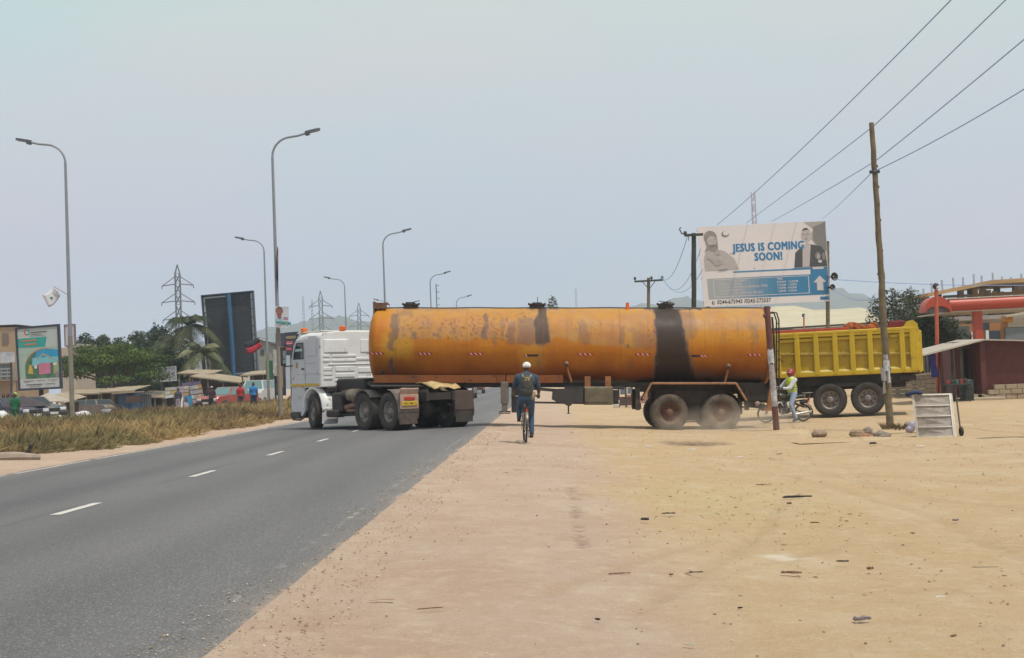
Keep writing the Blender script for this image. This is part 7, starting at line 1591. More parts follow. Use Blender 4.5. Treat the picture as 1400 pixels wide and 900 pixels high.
for y_ in (505, 510, 515): boxpx(t, 'balcony_rail', -60, 20, y_, y_+.8, M('rail_grey', (0, 0, 0)), Yb, qb, .06, -1.72)
boxpx(t, 'column', 16, 19, 490, 567, TANB, Yb, qb, .4, -1.6)
simple_board('shop_sign', 'long faded white and blue shop sign across the tan building', 'sign', 140, (-30, 483), (19.5, 481), (20, 495.5), (-30, 497), M('faded_sign', (.42, .45, .48), .6, 0, .35, 1.2), None, 0, ((15, STEEL, .1), (-20, STEEL, .1)))
Yc2 = 135; qc2 = gat(96, Yc2); t = thing('small_building', 'pale stepped building wall showing behind the white sign panel', 'building', qc2); boxpx(t, 'wall', 84, 104, 475, 569, M('pale_render', (.40, .34, .27), .85, 0, .1), Yc2, qc2, 6); boxpx(t, 'parapet', 98, 111, 470, 476, M('pale_render2', (.45, .42, .37), .85), Yc2, qc2, 5, -.3)
Yg = 170; qg = gat(360, Yg); t = thing('house', 'grey gabled house behind the dark billboard', 'house', qg)
b = MB().mat(M('grey_render', (.24, .25, .22), .85, 0, .1)); a, c2 = at(345, 470, Yg)-qg, at(371, 470, Yg)-qg; hz0 = at(352, 462, Yg).z-qg.z; b.prism([(a.x, 0), (c2.x, 0), (c2.x, (at(371, 470, Yg)-qg).z), (a.x+.6, hz0), (a.x, hz0)], 0, 7, 'Y'); part('wall', b, t)
b = MB().mat(M('roof_dark_grey', (.09, .09, .08), .8)); b.bar((a.x-.5, 3.5, hz0+.15), (c2.x+.5, 3.5, (at(373, 471, Yg)-qg).z), 7.6, .14); part('roof', b, t)
boxpx(t, 'window', 356, 361, 478, 486, M('win_dark', (.05, .05, .05), .5), Yg, qg, .1, -.06)
# ================================================================ market stalls
SRF = M('stall_roof_tan', (.31, .245, .165), .8, .0, .3, 1.2, .1, 6, .2); SW = M('stall_wall_maroon', (.075, .042, .045), .8, 0, .3, 1); SWB = M('stall_wall_brown', (.11, .075, .055), .85, 0, .3, 1)
def stall(label, Y, px0, px1, pyr0, pyr1, wallm, roofm=SRF, dpt=4, over=.5, open_=True, cat='stall', rz=0):
    q = gat((px0+px1)/2, Y); t = thing('market_stall', label, cat, q); a, c2 = at(px0, pyr0, Y)-q, at(px1, pyr1, Y)-q
    b = MB().mat(roofm); n_ = max(4, int((c2.x-a.x)/.45)); vs = []
    for i in range(n_+1):
        f_ = i/n_; x = a.x+(c2.x-a.x)*f_; z = a.z+(c2.z-a.z)*f_; dz_ = .012*(i % 2)
        for (yy, zz_) in ((-over, -.12), (dpt, .20)): vs.append((x, yy, z+zz_+dz_))
    b.add(vs, [(2*i, 2*i+2, 2*i+3, 2*i+1) for i in range(n_)]); b.bar((a.x, -over, a.z-.16), (c2.x, -over, c2.z-.16), .06, .10); part('roof', b, t)
    b = MB().mat(wallm); h_ = min(a.z, c2.z)-.1; b.box(((a.x+c2.x)/2, dpt*.7, h_/2), (c2.x-a.x-.3, .1, h_)); part('wall', b, t)
    for k in range(4 if open_ else 2):
        f_ = k/(3 if open_ else 1); x = a.x+.15+(c2.x-a.x-.3)*f_; b = MB().mat(WOODP); b.bar((x, -over+.1, 0), (x, -over+.1, a.z+(c2.z-a.z)*f_-.2), .10); part('post', b, t)
    if open_:
        b = MB().mat(wallm); b.box(((a.x+c2.x)/2, .2, .45), ((c2.x-a.x)*.8, .5, .8)); part('counter', b, t)
    return t, q
stall('open market stall with pale tan roof directly behind the nearest left lamp', 98, 84, 140, 536, 535, SWB)
stall('stall with a rounded tan roof below the umbrella tree trunk', 96, 138, 187, 534, 531, SWB)
stall('small stall with a drooping tan sheet roof left of the nearest lamp', 88, 62, 92, 541, 548, SWB)
stall('long maroon stall with a sloping tan roof below the dark billboard', 112, 262, 330, 512, 521, SW, SRF, 5)
stall('stall with a light tan roof band behind the palm trunks', 116, 244, 292, 508, 509, SW)
stall('tan roofed stall behind the white van', 110, 330, 378, 511, 508, SWB)
stall('dark brown stall at the right of the blue kiosk', 104, 188, 228, 538, 541, M('stall_wall_dark', (.05, .045, .04), .9))
t = thing('blue_kiosk', 'blue wooden kiosk with a brown awning flap under the umbrella tree', 'kiosk', gat(180, 94)); qk2 = Vector(t.location)
BLK2 = M('kiosk_blue', (.035, .085, .16), .7, 0, .2, 1.5)
boxpx(t, 'wall', 163, 187, 538, 576, BLK2, 94, qk2, 2.2); boxpx(t, 'awning_flap', 172, 193, 541, 551, M('flap_brown', (.085, .045, .035), .8), 94, qk2, .06, -.35)
b = MB().mat(SRF); b.bar(at(161, 538, 95)-qk2, at(190, 536, 95)-qk2, 2.8, .08); part('roof', b, t)
t = thing('zinc_shed', 'grey corrugated zinc shed beside the blue kiosk', 'shed', gat(198, 95)); qz = Vector(t.location)
b = MB().mat(M('zinc_grey', (.20, .21, .21), .5, .3, .2, 2)); a, c2 = at(187, 540, 95)-qz, at(207, 540, 95)-qz; corr(b, a.x, c2.x, 0, a.z, 0, .14, .03); part('wall', b, t)
b = MB().mat(M('zinc_roof', (.16, .17, .16), .6)); b.box(((a.x+c2.x)/2, 1, a.z+.05), (c2.x-a.x+.3, 2.6, .06)); part('roof', b, t)
# notice boards by the stalls
NB = [M('notice_%d' % i, c_, .7, 0, .35, 4) for i, c_ in enumerate(((.50, .38, .12), (.40, .33, .40), (.50, .45, .38), (.52, .30, .16), (.58, .56, .54), (.35, .40, .42), (.45, .35, .25)))]
def notice(label, Y, tl, tr, br, bl, rows_, cols_, posts):
    t, bdn, pn_ = simple_board('notice_board', label, 'notice board', Y, tl, tr, br, bl, WOODP, None, 0, posts, 0, .1)
    for i in range(rows_):
        u = 0
        while u < .98:
            w__ = min(rnd.uniform(.10, .34), 1-u); b = MB().mat(NB[rnd.randrange(7)]); bdn.rect(b, u+.005, u+w__-.005, i/rows_+.03, (i+1)/rows_-.02, .003, .02); part('notice', b, t); u += w__
    return t
notice('wide notice board covered in faded yellow and white sheets left of the slanting board', 90, (226, 530), (258, 527.5), (258.5, 541), (225.5, 545.5), 3, 3, ((226, WOODP, .05), (256, WOODP, .05)))
notice('tall slanting notice board covered in faded sheets below the palms', 89, (258, 528), (275, 525), (280.5, 551), (264, 552.5), 4, 3, ((266, WOODP, .05), (277, WOODP, .05)))
simple_board('purple_awning', 'faded purple cloth strip above the slanting notice board', 'awning', 91, (248, 524), (274, 521), (273, 526), (249, 528.5), M('purple_cloth', (.16, .13, .22), .8, 0, .4, 4), None, 0, ((273, WOODP, .05),), 0, .05)
t, b4, pn = simple_board('blue_poster', 'bright blue poster with a figure standing in front of the notice boards', 'poster', 86, (250.5, 541.5), (262, 541), (262.3, 557), (250.8, 557.5), M('poster_bright_blue', (.03, .25, .42), .6), None, 0, ((256, WOODP, .05),), 0, .05)
pfig(b4, pn, 'printed_figure', [(M('print_pale_pink', (.50, .40, .48), .6), 'p', [(.05, .0), (.7, .0), (.6, .35), (.3, .45), (.05, .5)]), (M('print_maroon', (.22, .05, .05), .6), 'e', (.35, .65, .16, .22))])
def small_person(label, px, pyfeet, pytop, Y, top, trouser, face=(0, -1, 0), skin=SKIN, hatm=None):
    q = gat(px, Y); H = at(px, pytop, Y).z-q.z; H = max(1.5, min(1.9, H)); k = H/1.75; f_ = Vector(face)
    t = thing('person', label, 'person', q, rnd.uniform(-.3, .3)); a = rnd.uniform(-.05, .08)
    J = dict(pelvis=v(0, 0, .93)*k, neck=v(0, 0, 1.45)*k, head=v(0, 0, 1.60)*k, face=f_, shL=v(.18, 0, 1.38)*k, shR=v(-.18, 0, 1.38)*k, elL=v(.25, .02, 1.10)*k, elR=v(-.25, -.05, 1.12)*k, wrL=v(.24, -.1, .88)*k, wrR=v(-.20, -.22, .98)*k,
             hipL=v(.09, 0, .90)*k, hipR=v(-.09, 0, .90)*k, knL=v(.11, -.03+a, .48)*k, knR=v(-.11, -.02-a, .48)*k, anL=v(.11, .02+a, .08)*k, anR=v(-.11, .03-a, .08)*k, toeL=v(.12, -.12+a, .04)*k, toeR=v(-.12, -.11-a, .04)*k)
    _, RH, hd, f, *_r = human(t, J, skin, top, trouser, SHOE, HAIR if hatm is None else hatm, .6, vox=.03, hands=False); return t
CL = lambda n, c: M('cloth_'+n, c, .9, 0, .15, 6)
small_person('person in a red shirt standing between the red car and the white van', 328, 548, 533, 82, CL('red', (.42, .02, .025)), CL('charcoal', (.05, .05, .06)))
small_person('person in a bright blue shirt standing in front of the white van', 346, 548, 534, 78, CL('bright_blue', (.03, .20, .48)), CL('navy', (.03, .04, .08)))
small_person('person in a white head covering and dark dress left of the red car', 289, 555, 534, 86, CL('dark_maroon', (.06, .025, .035)), CL('black', (.02, .02, .025)), hatm=CL('white', (.62, .62, .65)))
small_person('person in a black top beside the one in white head covering', 285, 556, 538, 88, CL('black', (.02, .02, .025)), CL('black', (.02, .02, .025)))
small_person('person in dark patterned clothes in front of the yellow notice board', 243, 562, 541, 86, CL('slate', (.07, .07, .10)), CL('pale_lilac', (.35, .3, .36)))
small_person('person in a green robe by the verge at the far left', 20, 576, 556, 60, CL('green', (.02, .16, .07)), CL('deep_green', (.012, .11, .05)), hatm=CL('lime', (.30, .55, .08)))
small_person('person in a pale shirt behind the green robed one', 10, 574, 551, 64, CL('pale', (.48, .42, .38)), CL('navy', (.03, .04, .08)))
small_person('person in a blue cap standing in the market left of the advertisement board', 16, 570, 546, 68, CL('navy', (.03, .04, .08)), CL('charcoal', (.05, .05, .06)), hatm=CL('cobalt', (.04, .05, .28)))
small_person('person in a white shirt seated level with the market cars at the far left', 4, 575, 552, 66, CL('white', (.62, .62, .65)), CL('charcoal', (.05, .05, .06)))
small_person('person in a red top under the tan stall roof', 131, 562, 548, 108, CL('crimson', (.34, .03, .05)), CL('charcoal', (.05, .05, .06)))
# ================================================================ cars
def car(name, label, cat, px, Y, rz, col, L=4.3, W=1.7, H=1.42, kind_='saloon', dirt=.2, glass=GLASST, group=None):
    q = gat(px, Y); t = thing(name, label, cat, q, rz, group)
    pm_ = M('car_'+name+str(round(col[0]*100)), col, .3, .1, .05, 2, 0, 10, dirt)
    if kind_ == 'saloon': low = [(-L/2, .35), (-L/2+.02, .72), (-L/2+.15, .84), (-L*.20, .92), (L*.30, .94), (L/2-.08, .90), (L/2, .70), (L/2, .35)]; top_ = [(-L*.20, .90), (-L*.06, H), (L*.20, H), (L*.34, .92)]
    elif kind_ == 'suv': low = [(-L/2, .38), (-L/2, .85), (-L/2+.15, 1.0), (-L*.22, 1.06), (L*.47, 1.10), (L/2, 1.0), (L/2, .38)]; top_ = [(-L*.22, 1.04), (-L*.12, H), (L*.42, H), (L*.47, 1.06)]
    else: low = [(-L/2, .35), (-L/2, .95), (-L/2+.10, 1.08), (-L/2+.75, 1.22), (L/2-.02, 1.25), (L/2, .35)]; top_ = [(-L/2+.65, 1.20), (-L/2+1.05, H), (L/2-.05, H), (L/2-.02, 1.22)]
    def loft(mb, prof_, ws, mat_):
        mb.mat(mat_); n_ = len(prof_); vs = []; 
        for (yy, sh) in ws: vs += [(p[0]*sh, yy, p[1]) for p in prof_]
        fs = [(j*n_+i, j*n_+(i+1) % n_, (j+1)*n_+(i+1) % n_, (j+1)*n_+i) for j in range(len(ws)-1) for i in range(n_)]+[tuple(range(n_))[::-1], tuple(range((len(ws)-1)*n_, len(ws)*n_))]; mb.add(vs, fs)
    b = MB(); loft(b, low, ((-W/2, .97), (-W/2+.06, 1), (W/2-.06, 1), (W/2, .97)), pm_); bo = part('body', b, t)
    b = MB(); xc = sum(p[0] for p in top_)/4; tp_ = top_; wt = W/2-.06
    vs = []
    for (yy, yt) in ((-wt, -wt+.18), (wt, wt-.18)): vs += [(tp_[0][0], yy, tp_[0][1]), (tp_[1][0], yt, tp_[1][1]), (tp_[2][0], yt, tp_[2][1]), (tp_[3][0], yy, tp_[3][1])]
    b.mat(pm_).add(vs, [(0, 1, 2, 3), (7, 6, 5, 4), (0, 4, 5, 1), (1, 5, 6, 2), (2, 6, 7, 3)]); rf_ = part('roof', b, t)
    def gl(pts, nm): b = MB().mat(glass); b.add(pts, [(0, 1, 2, 3)]); part(nm, b, t)
    def lerpq(q4, m_, n_off):
        c0 = sum((Vector(p) for p in q4), Vector())/4; return [Vector(p).lerp(c0, m_)+Vector(n_off) for p in q4]
    gl(lerpq([vs[0], vs[4], vs[5], vs[1]], .12, (-.012, 0, .012)), 'windscreen'); gl(lerpq([vs[2], vs[6], vs[7], vs[3]], .12, (.012, 0, .012)), 'rear_window')
    for (a0, sg) in ((0, -1), (4, 1)):
        A_, B_, C_, D_ = [Vector(x) for x in vs[a0:a0+4]]; m0, m1 = A_.lerp(D_, .5), B_.lerp(C_, .5)
        gl(lerpq([A_, B_, m1, m0], .12, (0, sg*.02, .0)), 'side_window'); gl(lerpq([m0, m1, C_, D_], .12, (0, sg*.02, .0)), 'side_window')
    for x in (-L*.31, L*.31):
        for y in (-W/2+.08, W/2-.08):
            b = MB().mat(RUB); b.lathe([(.18, -.09), (.30, -.10), (.32, -.07), (.32, .07), (.30, .10), (.18, .09)], (0, 0, 0), 'Y', 20); w_ = part('wheel', b, t); w_.location = (x, y, .32); b = MB().mat(RIMG); b.lathe([(.18, -.085), (.1, -.06), (0, -.07)], (0, 0, 0), 'Y', 14); b.lathe([(.18, .085), (.1, .06), (0, .07)], (0, 0, 0), 'Y', 14); part('rim', b, w_)
    for y in (-W/2+.25, W/2-.25):
        b = MB().mat(M('lamp_clear', (.7, .7, .7), .2)); b.box((-L/2+.02, y, .68), (.06, .32, .14), None, .02); part('headlight', b, t); b = MB().mat(REDL); b.box((L/2-.01, y, .78), (.05, .25, .16), None, .02); part('tail_light', b, t)
    b = MB().mat(BLK); b.box((-L/2-.02, 0, .48), (.12, W*.96, .18), None, .04); b.box((-L/2, 0, .66), (.04, W*.45, .12)); part('front_bumper', b, t)
    b = MB().mat(M('plate_white', (.6, .6, .55), .5)); b.box((-L/2-.085, 0, .48), (.02, .45, .11)); part('number_plate', b, t)
    return t
CRED = (.40, .055, .055)
car('parked_car', 'red car with a faded bonnet parked beside the person in the red shirt', 'car', 311, 88, R(62), CRED, 4.1, 1.65, 1.42, 'saloon', .35)
vn = car('parked_van', 'white van with a flat front parked behind the person in the bright blue shirt', 'van', 353, 103, R(82), (.60, .60, .60), 4.0, 1.75, 1.85, 'van', .15)
car('parked_car', 'dark grey estate car parked under the tan stall roofs', 'car', 134, 95, R(142), (.10, .095, .09), 3.7, 1.6, 1.4, 'suv', .5, GLASS)
car('parked_car', 'dark blue car at the far left edge behind the dry grass', 'car', 6, 64, R(150), (.03, .04, .09), 4.0, 1.6, 1.3, 'saloon', .2, GLASS)
car('parked_car', 'bluish grey car right of the person in green at the far left', 'car', 42, 70, R(140), (.07, .09, .11), 3.8, 1.6, 1.3, 'saloon', .3, GLASS)
rx = lambda px, Y, z=.274: at(px, 520, Y)
def roadcar(name, label, cat, px, Y, col, **kw):
    o_ = car(name, label, cat, px, Y, PI/2-R(1.4), col, **kw); o_.location.z = .275; return o_
roadcar('pickup_truck', 'dark pickup seen head on coming up the road beneath the tank', 'pickup', 631, 104, (.025, .03, .035), L=5.0, W=1.95, H=2.0, kind_='suv', dirt=.1, glass=GLASS)
roadcar('small_bus', 'small red vehicle following the dark pickup beneath the tank', 'car', 649, 140, (.38, .03, .035), L=4.2, W=1.8, H=1.75, kind_='van')
roadcar('distant_car', 'distant white car on the road just left of the landing legs', 'car', 656, 235, (.62, .62, .62), L=4.2, W=1.8, H=1.5)
roadcar('distant_car', 'distant white van following right of the other white car', 'car', 667, 240, (.60, .60, .58), L=4.6, W=1.9, H=1.6, kind_='van')
# market clutter at the far left
for (lab, px, py, Y, c_, r_) in (('tilted dark market umbrella at the far left behind the green robed person', 30, 541, 64, (.05, .04, .045), 1.3), ('olive market umbrella below the advertisement board', 47, 546, 72, (.17, .145, .09), 1.3), ('pale tattered market umbrella under the left part of the advertisement board', 66, 537, 80, (.38, .33, .27), 1.2)):
    q = gat(px, Y); t = thing('market_umbrella', lab, 'umbrella', q); h_ = at(px, py, Y).z-q.z; b = MB().mat(WOODP); b.cyl((0, 0, 0), (0, 0, h_), .03, None, 8); part('pole', b, t)
    b = MB().mat(M('brolly%d' % px, c_, .8, 0, .2, 2)); b.lathe([(0, h_), (r_*.5, h_-.22), (r_, h_-.50)], (0, 0, 0), 'Z', 10, False); b.lathe([(r_*.98, h_-.51), (r_*.5, h_-.24), (0, h_-.03)], (0, 0, 0), 'Z', 10, False); part('canopy', b, t)
MCL = ['cream sack', 'blue tarpaulin bundle', 'white cooler', 'yellow sack', 'black tub', 'brown basket', 'pale sack', 'orange crate', 'white bundle', 'grey tub']
mcols = ((.48, .40, .28), (.04, .07, .28), (.6, .6, .58), (.60, .55, .08), (.02, .02, .02), (.16, .10, .05), (.44, .40, .34), (.5, .2, .05), (.6, .58, .6), (.2, .2, .2))
wherel = ('left of the green robed person', 'behind the blue capped person', 'at the extreme left edge', 'at the edge of the dry grass below the advertisement board', 'below the advertisement board post', 'just right of the advertisement board post', 'left of the nearest left hand lamp', 'beside the bluish grey car', 'right of the nearest left hand lamp', 'under the stall roof by the umbrella tree')
for k, (lab, c_, wh, px, py, Y) in enumerate(zip(MCL, mcols, wherel, (6, 22, 2, 52, 60, 72, 82, 36, 112, 148), (566, 548, 560, 574, 562, 560, 568, 560, 562, 560), (58, 70, 60, 55, 74, 78, 66, 72, 80, 90))):
    q = gat(px, Y); z_ = max(.25, at(px, py, Y).z-q.z); b = MB(); 
    for i in range(4): b.ell((rnd.uniform(-.3, .3), rnd.uniform(-.2, .2), z_*rnd.uniform(.4, .8)), (rnd.uniform(.2, .35), .25, z_*.35))
    b.ell((0, 0, z_*.3), (.45, .3, z_*.35)); o_ = blob('goods_sack' if 'sack' in lab else 'market_goods', b, None, M('goods%d' % k, c_, .8, 0, .3, 5), .05, 2); o_.location = q; tag(o_, lab+' '+wh, 'goods')
# ================================================================ dry grass on the median (one mass)
gmat, n, l, bs = node_mat('dry_grass'); a = n.new('ShaderNodeAttribute'); a.attribute_name = 'lc'; l.new(a.outputs['Color'], bs.inputs['Base Color']); bs.inputs['Roughness'].default_value = .8; bs.inputs['Specular IOR Level'].default_value = .15
tr = n.new('ShaderNodeBsdfTranslucent'); l.new(a.outputs['Color'], tr.inputs[0]); mxx = n.new('ShaderNodeMixShader'); mxx.inputs[0].default_value = .3; l.new(bs.outputs[0], mxx.inputs[1]); l.new(tr.outputs[0], mxx.inputs[2]); l.new(mxx.outputs[0], n['Material Output'].inputs[0])
def grass(name, nclump, region, blades, hmul=1.0, hbase=.42):
    u = rng.uniform(region[0], region[1], nclump); t = rng.random(nclump); v0, v1 = region[2], region[3]
    vv_ = v0*(v1/v0)**t
    edge = -9.95-.9*(fbm(vv_*.5, vv_*0, 3, 6)-.2)-.35*rng.random(nclump)-np.where(vv_ < 33, 2.3*ss(33, 28, vv_)*0+np.clip((33-vv_)*.35, 0, 2.6), 0)
    keep = (u < edge) & (rng.random(nclump) < .35+.9*fbm(u*.9, vv_*.5, 3, 12)); u, vv_, edge = u[keep], vv_[keep], edge[keep]; n_ = len(u)
    hN = fbm(u*.6, vv_*.35, 3, 41); ramp_ = ss(0, 1.3, edge-u); ch = hbase*(.30+1.5*hN)*(.50+.50*ramp_)*(.6+.9*rng.random(n_))*hmul; sp_ = .20+.22*rng.random(n_)
    tone = fbm(u*.5, vv_*.25, 4, 77)+.18*(rng.random(n_)-.5); olive = ss(.50, .62, fbm(u*.35+8, vv_*.18, 3, 55))
    cA = np.array([.48, .345, .165]); cB = np.array([.25, .165, .09]); cO = np.array([.20, .19, .095])
    B = blades; idx = np.repeat(np.arange(n_), B); m = len(idx)
    ang = rng.random(m)*2*PI; rad = np.sqrt(rng.random(m))*sp_[idx]*.6; lean = .25+rng.random(m)*1.35; hh = ch[idx]*(.35+.9*rng.random(m)**1.3)
    bu = u[idx]+rad*np.cos(ang); bv = vv_[idx]+rad*np.sin(ang); an2 = ang+rng.normal(size=m)*.6
    tu = bu+np.cos(an2)*lean*hh*.9; tv = bv+np.sin(an2)*lean*hh*.9; bz = gz(bu)-.03; tz_ = bz+hh*(1.12-.60*lean)
    w_ = (.0045+.007*rng.random(m))*(1+vv_[idx]/70); pa = rng.random(m)*PI
    def W3(a, b_, z): return np.stack([a*RN.x+b_*RD.x, a*RN.y+b_*RD.y, z], -1)
    mu_, mv_, mz_ = bu*.5+tu*.5-np.cos(an2)*hh*.12, bv*.5+tv*.5-np.sin(an2)*hh*.12, bz*.42+tz_*.58+.02
    P_ = np.stack([W3(bu-w_*np.cos(pa), bv-w_*np.sin(pa), bz), W3(bu+w_*np.cos(pa), bv+w_*np.sin(pa), bz), W3(mu_+w_*.8*np.cos(pa), mv_, mz_), W3(tu, tv, tz_)], 1).reshape(-1, 3)
    tn = np.clip((tone[idx]-.35)*3.2+.25*rng.normal(size=m), 0, 1)[:, None]; c = cA*(tn)+cB*(1-tn); o_ = (olive[idx]*.6)[:, None]; c = c*(1-o_)+cO*o_; c = c*(.7+.6*rng.random((m, 1)))
    o = link(name, nmesh(name, P_, np.arange(len(P_)).reshape(-1, 4), gmat, {'lc': np.repeat(c, 4, 0)})); o['kind'] = 'stuff'; return o
grass('dry_grass', 11500, (-19.6, -10.0, 24, 125), 68, .76)
grass('dry_grass', 2600, (-19.6, -10.2, 125, 330), 24, .9)
# dirt and straw litter beneath the grass
# ================================================================ stones and rubbish lying about
def stone_mesh(name, mat_, k=1.0, seed=0):
    b = MB().mat(mat_); rr = random.Random(seed); b.ell((0, 0, 0), 1, None, 8, 6, False); b.v = [tuple(c*(1+.32*(rr.random()-.5)) for c in p) for p in b.v]; return b
STM = M('stone_brown', (.30, .21, .14), .9, 0, .35, 12, .4, 30); STG = M('stone_grey', (.24, .19, .15), .9, 0, .35, 12, .4, 30); STR = M('stone_rust', (.33, .16, .08), .9, 0, .35, 12, .4, 30)
ROCKS = [('single rounded brown rock right of the maroon post', 1120, 597, .30, .18, STM), ('largest rock of the rubble heap below the tipper, with a dark hollow', 1172, 598, .30, .20, STM), ('rust coloured broken block at the left of the rubble heap', 1183, 600, .22, .13, STR),
         ('pale lump leaning on the top right of the rubble heap', 1186, 594, .20, .18, STG), ('dark rough lump of rubble left of the timber pole foot', 1203, 598, .26, .15, STG), ('second dark lump against the timber pole foot', 1211, 599, .24, .13, STG), ('flat low stone between the single rock and the rubble heap', 1147, 602, .22, .06, STM), ('small flat stone left of the rubble heap', 1159, 602, .15, .07, STM)]
for k, (lab, px, py, w_, h_, m_) in enumerate(ROCKS):
    q = GP(px, py); b = stone_mesh('rock', m_, 1, k); b.v = [(p[0]*w_*.62, p[1]*w_*.6, p[2]*h_*.62+h_*.35) for p in b.v]; o_ = part('rock', b); o_.location = q; o_.rotation_euler = (0, 0, rnd.uniform(0, 6)); tag(o_, lab, 'rock', 'rubble between the maroon post and the timber pole')
def mound(label, px, py, w_, d_, h_, name='soil_mound', col=None):
    q = GP(px, py); n_ = 15; vs = []; 
    for i in range(n_):
        for j in range(n_):
            x, y = (i/(n_-1)-.5)*2, (j/(n_-1)-.5)*2; r_ = math.hypot(x, y); z = h_*max(0, 1-r_*r_)*(.7+.6*float(fbm(np.array(x*3+px), np.array(y*3), 3, 2)))-.012*(r_ > .97); vs.append((x*w_, y*d_, z-.004))
    b = MB().mat(gm if col is None else col); b.add(vs, [(i*n_+j, i*n_+j+1, (i+1)*n_+j+1, (i+1)*n_+j) for i in range(n_-1) for j in range(n_-1)], True); o_ = part(name, b); o_.location = q; tag(o_, label, 'mound'); return o_
mound('low crumbly soil mound at the foot of the maroon post', 1078, 592, .9, .45, .09); mound('low sandy ridge under the rubble heap', 1180, 601, 1.5, .5, .06); mound('small earth mound round the timber pole foot', 1222, 590, .8, .5, .10)
# tuft of dry weed at the pole foot
q = GP(1230, 590); P_, C_ = [], []
for k in range(420):
    a = rnd.uniform(0, 6.3); L_b = rnd.uniform(.10, .34); r_ = rnd.uniform(0, .22); b0 = Vector((r_*math.cos(a)*1.6, r_*math.sin(a), 0)); t1 = b0+Vector((math.cos(a)*L_b*.7, math.sin(a)*L_b*.5, L_b*.75)); P_ += [b0-Vector((.006, 0, 0)), b0+Vector((.006, 0, 0)), b0.lerp(t1, .6)+Vector((.004, 0, .02)), t1]; c_ = np.array([.22, .17, .09])*rnd.uniform(.5, 1.4); C_ += [c_]*4
o_ = link('dry_weed', nmesh('dry_weed', np.array([tuple(p) for p in P_]), np.arange(len(P_)).reshape(-1, 4), gmat, {'lc': np.array(C_)})); o_.location = q; tag(o_, 'tuft of dry brown weed at the foot of the timber pole', 'weed')
# rubbish picked out one by one
DKB = M('rubber_scrap_black', (.03, .026, .026), .8, 0, .3, 20); BRL = M('dead_leaf_brown', (.20, .11, .07), .9, 0, .4, 20); WHS = M('paper_scrap', (.62, .60, .58), .8, 0, .1, 20); PUR = M('grey_purple_scrap', (.20, .16, .17), .8, 0, .3, 20); GRS = M('greenish_scrap', (.32, .33, .2), .8, 0, .3, 20)
SCR = [('long twisted black rubber strip lying on the sand right of centre', 1090, 682, .36, .045, .035, DKB), ('crumpled brown dead leaves below the chalky white patch', 1082, 786, .15, .06, .02, BRL), ('short black scrap right of the chalky white patch', 1152, 770, .10, .03, .012, DKB), ('dark clod right of the short black scrap', 1190, 781, .05, .04, .03, BRL),
       ('curved grey purple scrap near the bottom right', 1179, 851, .11, .05, .03, PUR), ('tiny dark pebble left of the curved scrap', 1012, 835, .03, .02, .018, DKB), ('white scrap of paper at the lower right', 1286, 819, .07, .03, .01, WHS), ('bent dark twig at the lower right edge', 1365, 877, .12, .015, .012, BRL), ('pale twig right of the clod', 1347, 778, .20, .012, .010, STG),
       ('dark lump on the sand below the handcart', 1307, 714, .07, .04, .03, PUR), ('reddish brown flat patch scrap left of the cyclist track', 715, 643, .30, .06, .008, STR), ('dark stick lying in the middle foreground', 847, 787, .17, .02, .012, BRL), ('black scrap below the middle of the tank', 914, 704, .15, .05, .015, DKB), ('small black stone near the greenish patch', 882, 713, .08, .05, .03, DKB),
       ('dark pebble in the lower middle foreground', 817, 851, .03, .025, .02, DKB), ('pale flat stone near the rubble heap', 1257, 611, .20, .08, .02, WHS), ('black scrap on the sand between rubble and handcart', 1194, 608, .16, .10, .04, DKB), ('thin brown stick at the lower left of the dirt', 588, 835, .16, .015, .010, BRL), ('flat reddish stain of leaves on the shoulder', 522, 823, .16, .05, .006, STR),
       ('white scrap just beyond the dark stain', 887, 611, .16, .05, .02, WHS), ('second white scrap nearer than the dark stain', 945, 616, .18, .05, .02, WHS), ('bluish white scrap right of the dark stain', 1011, 626, .14, .05, .015, WHS), ('black flattened scrap right of the bluish one', 1065, 622, .12, .04, .015, DKB), ('dark stick right of the green tinged patch', 1044, 664, .22, .03, .012, BRL), ('brown clod under the black rubber strip', 1079, 691, .06, .04, .03, BRL), ('dark chip of bark beside the tyre ruts', 1114, 717, .09, .03, .015, BRL),
       ('pale green scrap on the foreground sand', 942, 885, .07, .03, .008, GRS), ('black stick at the centre of the foreground', 952, 785, .10, .02, .012, DKB), ('small clod left of the centre foreground stick', 918, 789, .03, .03, .022, BRL)]
for k, (lab, px, py, L_b, d_, h_, m_) in enumerate(SCR):
    q = GP(px, py); b = MB().mat(m_); rr = random.Random(k+50); n_ = 9; pts = [(L_b*(i/n_-.5), d_*.35*math.sin(i*.5+k)+rr.uniform(-.1, .1)*d_, h_*.4+abs(rr.uniform(-.2, .3))*h_*.4) for i in range(n_+1)]
    rs_ = [max(.004, d_*.32*rr.uniform(.5, 1.2)) for _ in pts]; rs_[0] *= .4; rs_[-1] *= .5; b.tube(pts, rs_, 6, True, False); b.v = [(p[0], p[1], max(.0, p[2]*min(1, h_/max(d_*.5, .001)*1.1)-.002)) for p in b.v]
    o_ = part('debris', b); o_.location = q+Vector((0, 0, .012)); o_.rotation_euler = (0, 0, rr.uniform(-.15, .15)); tag(o_, lab, 'debris')
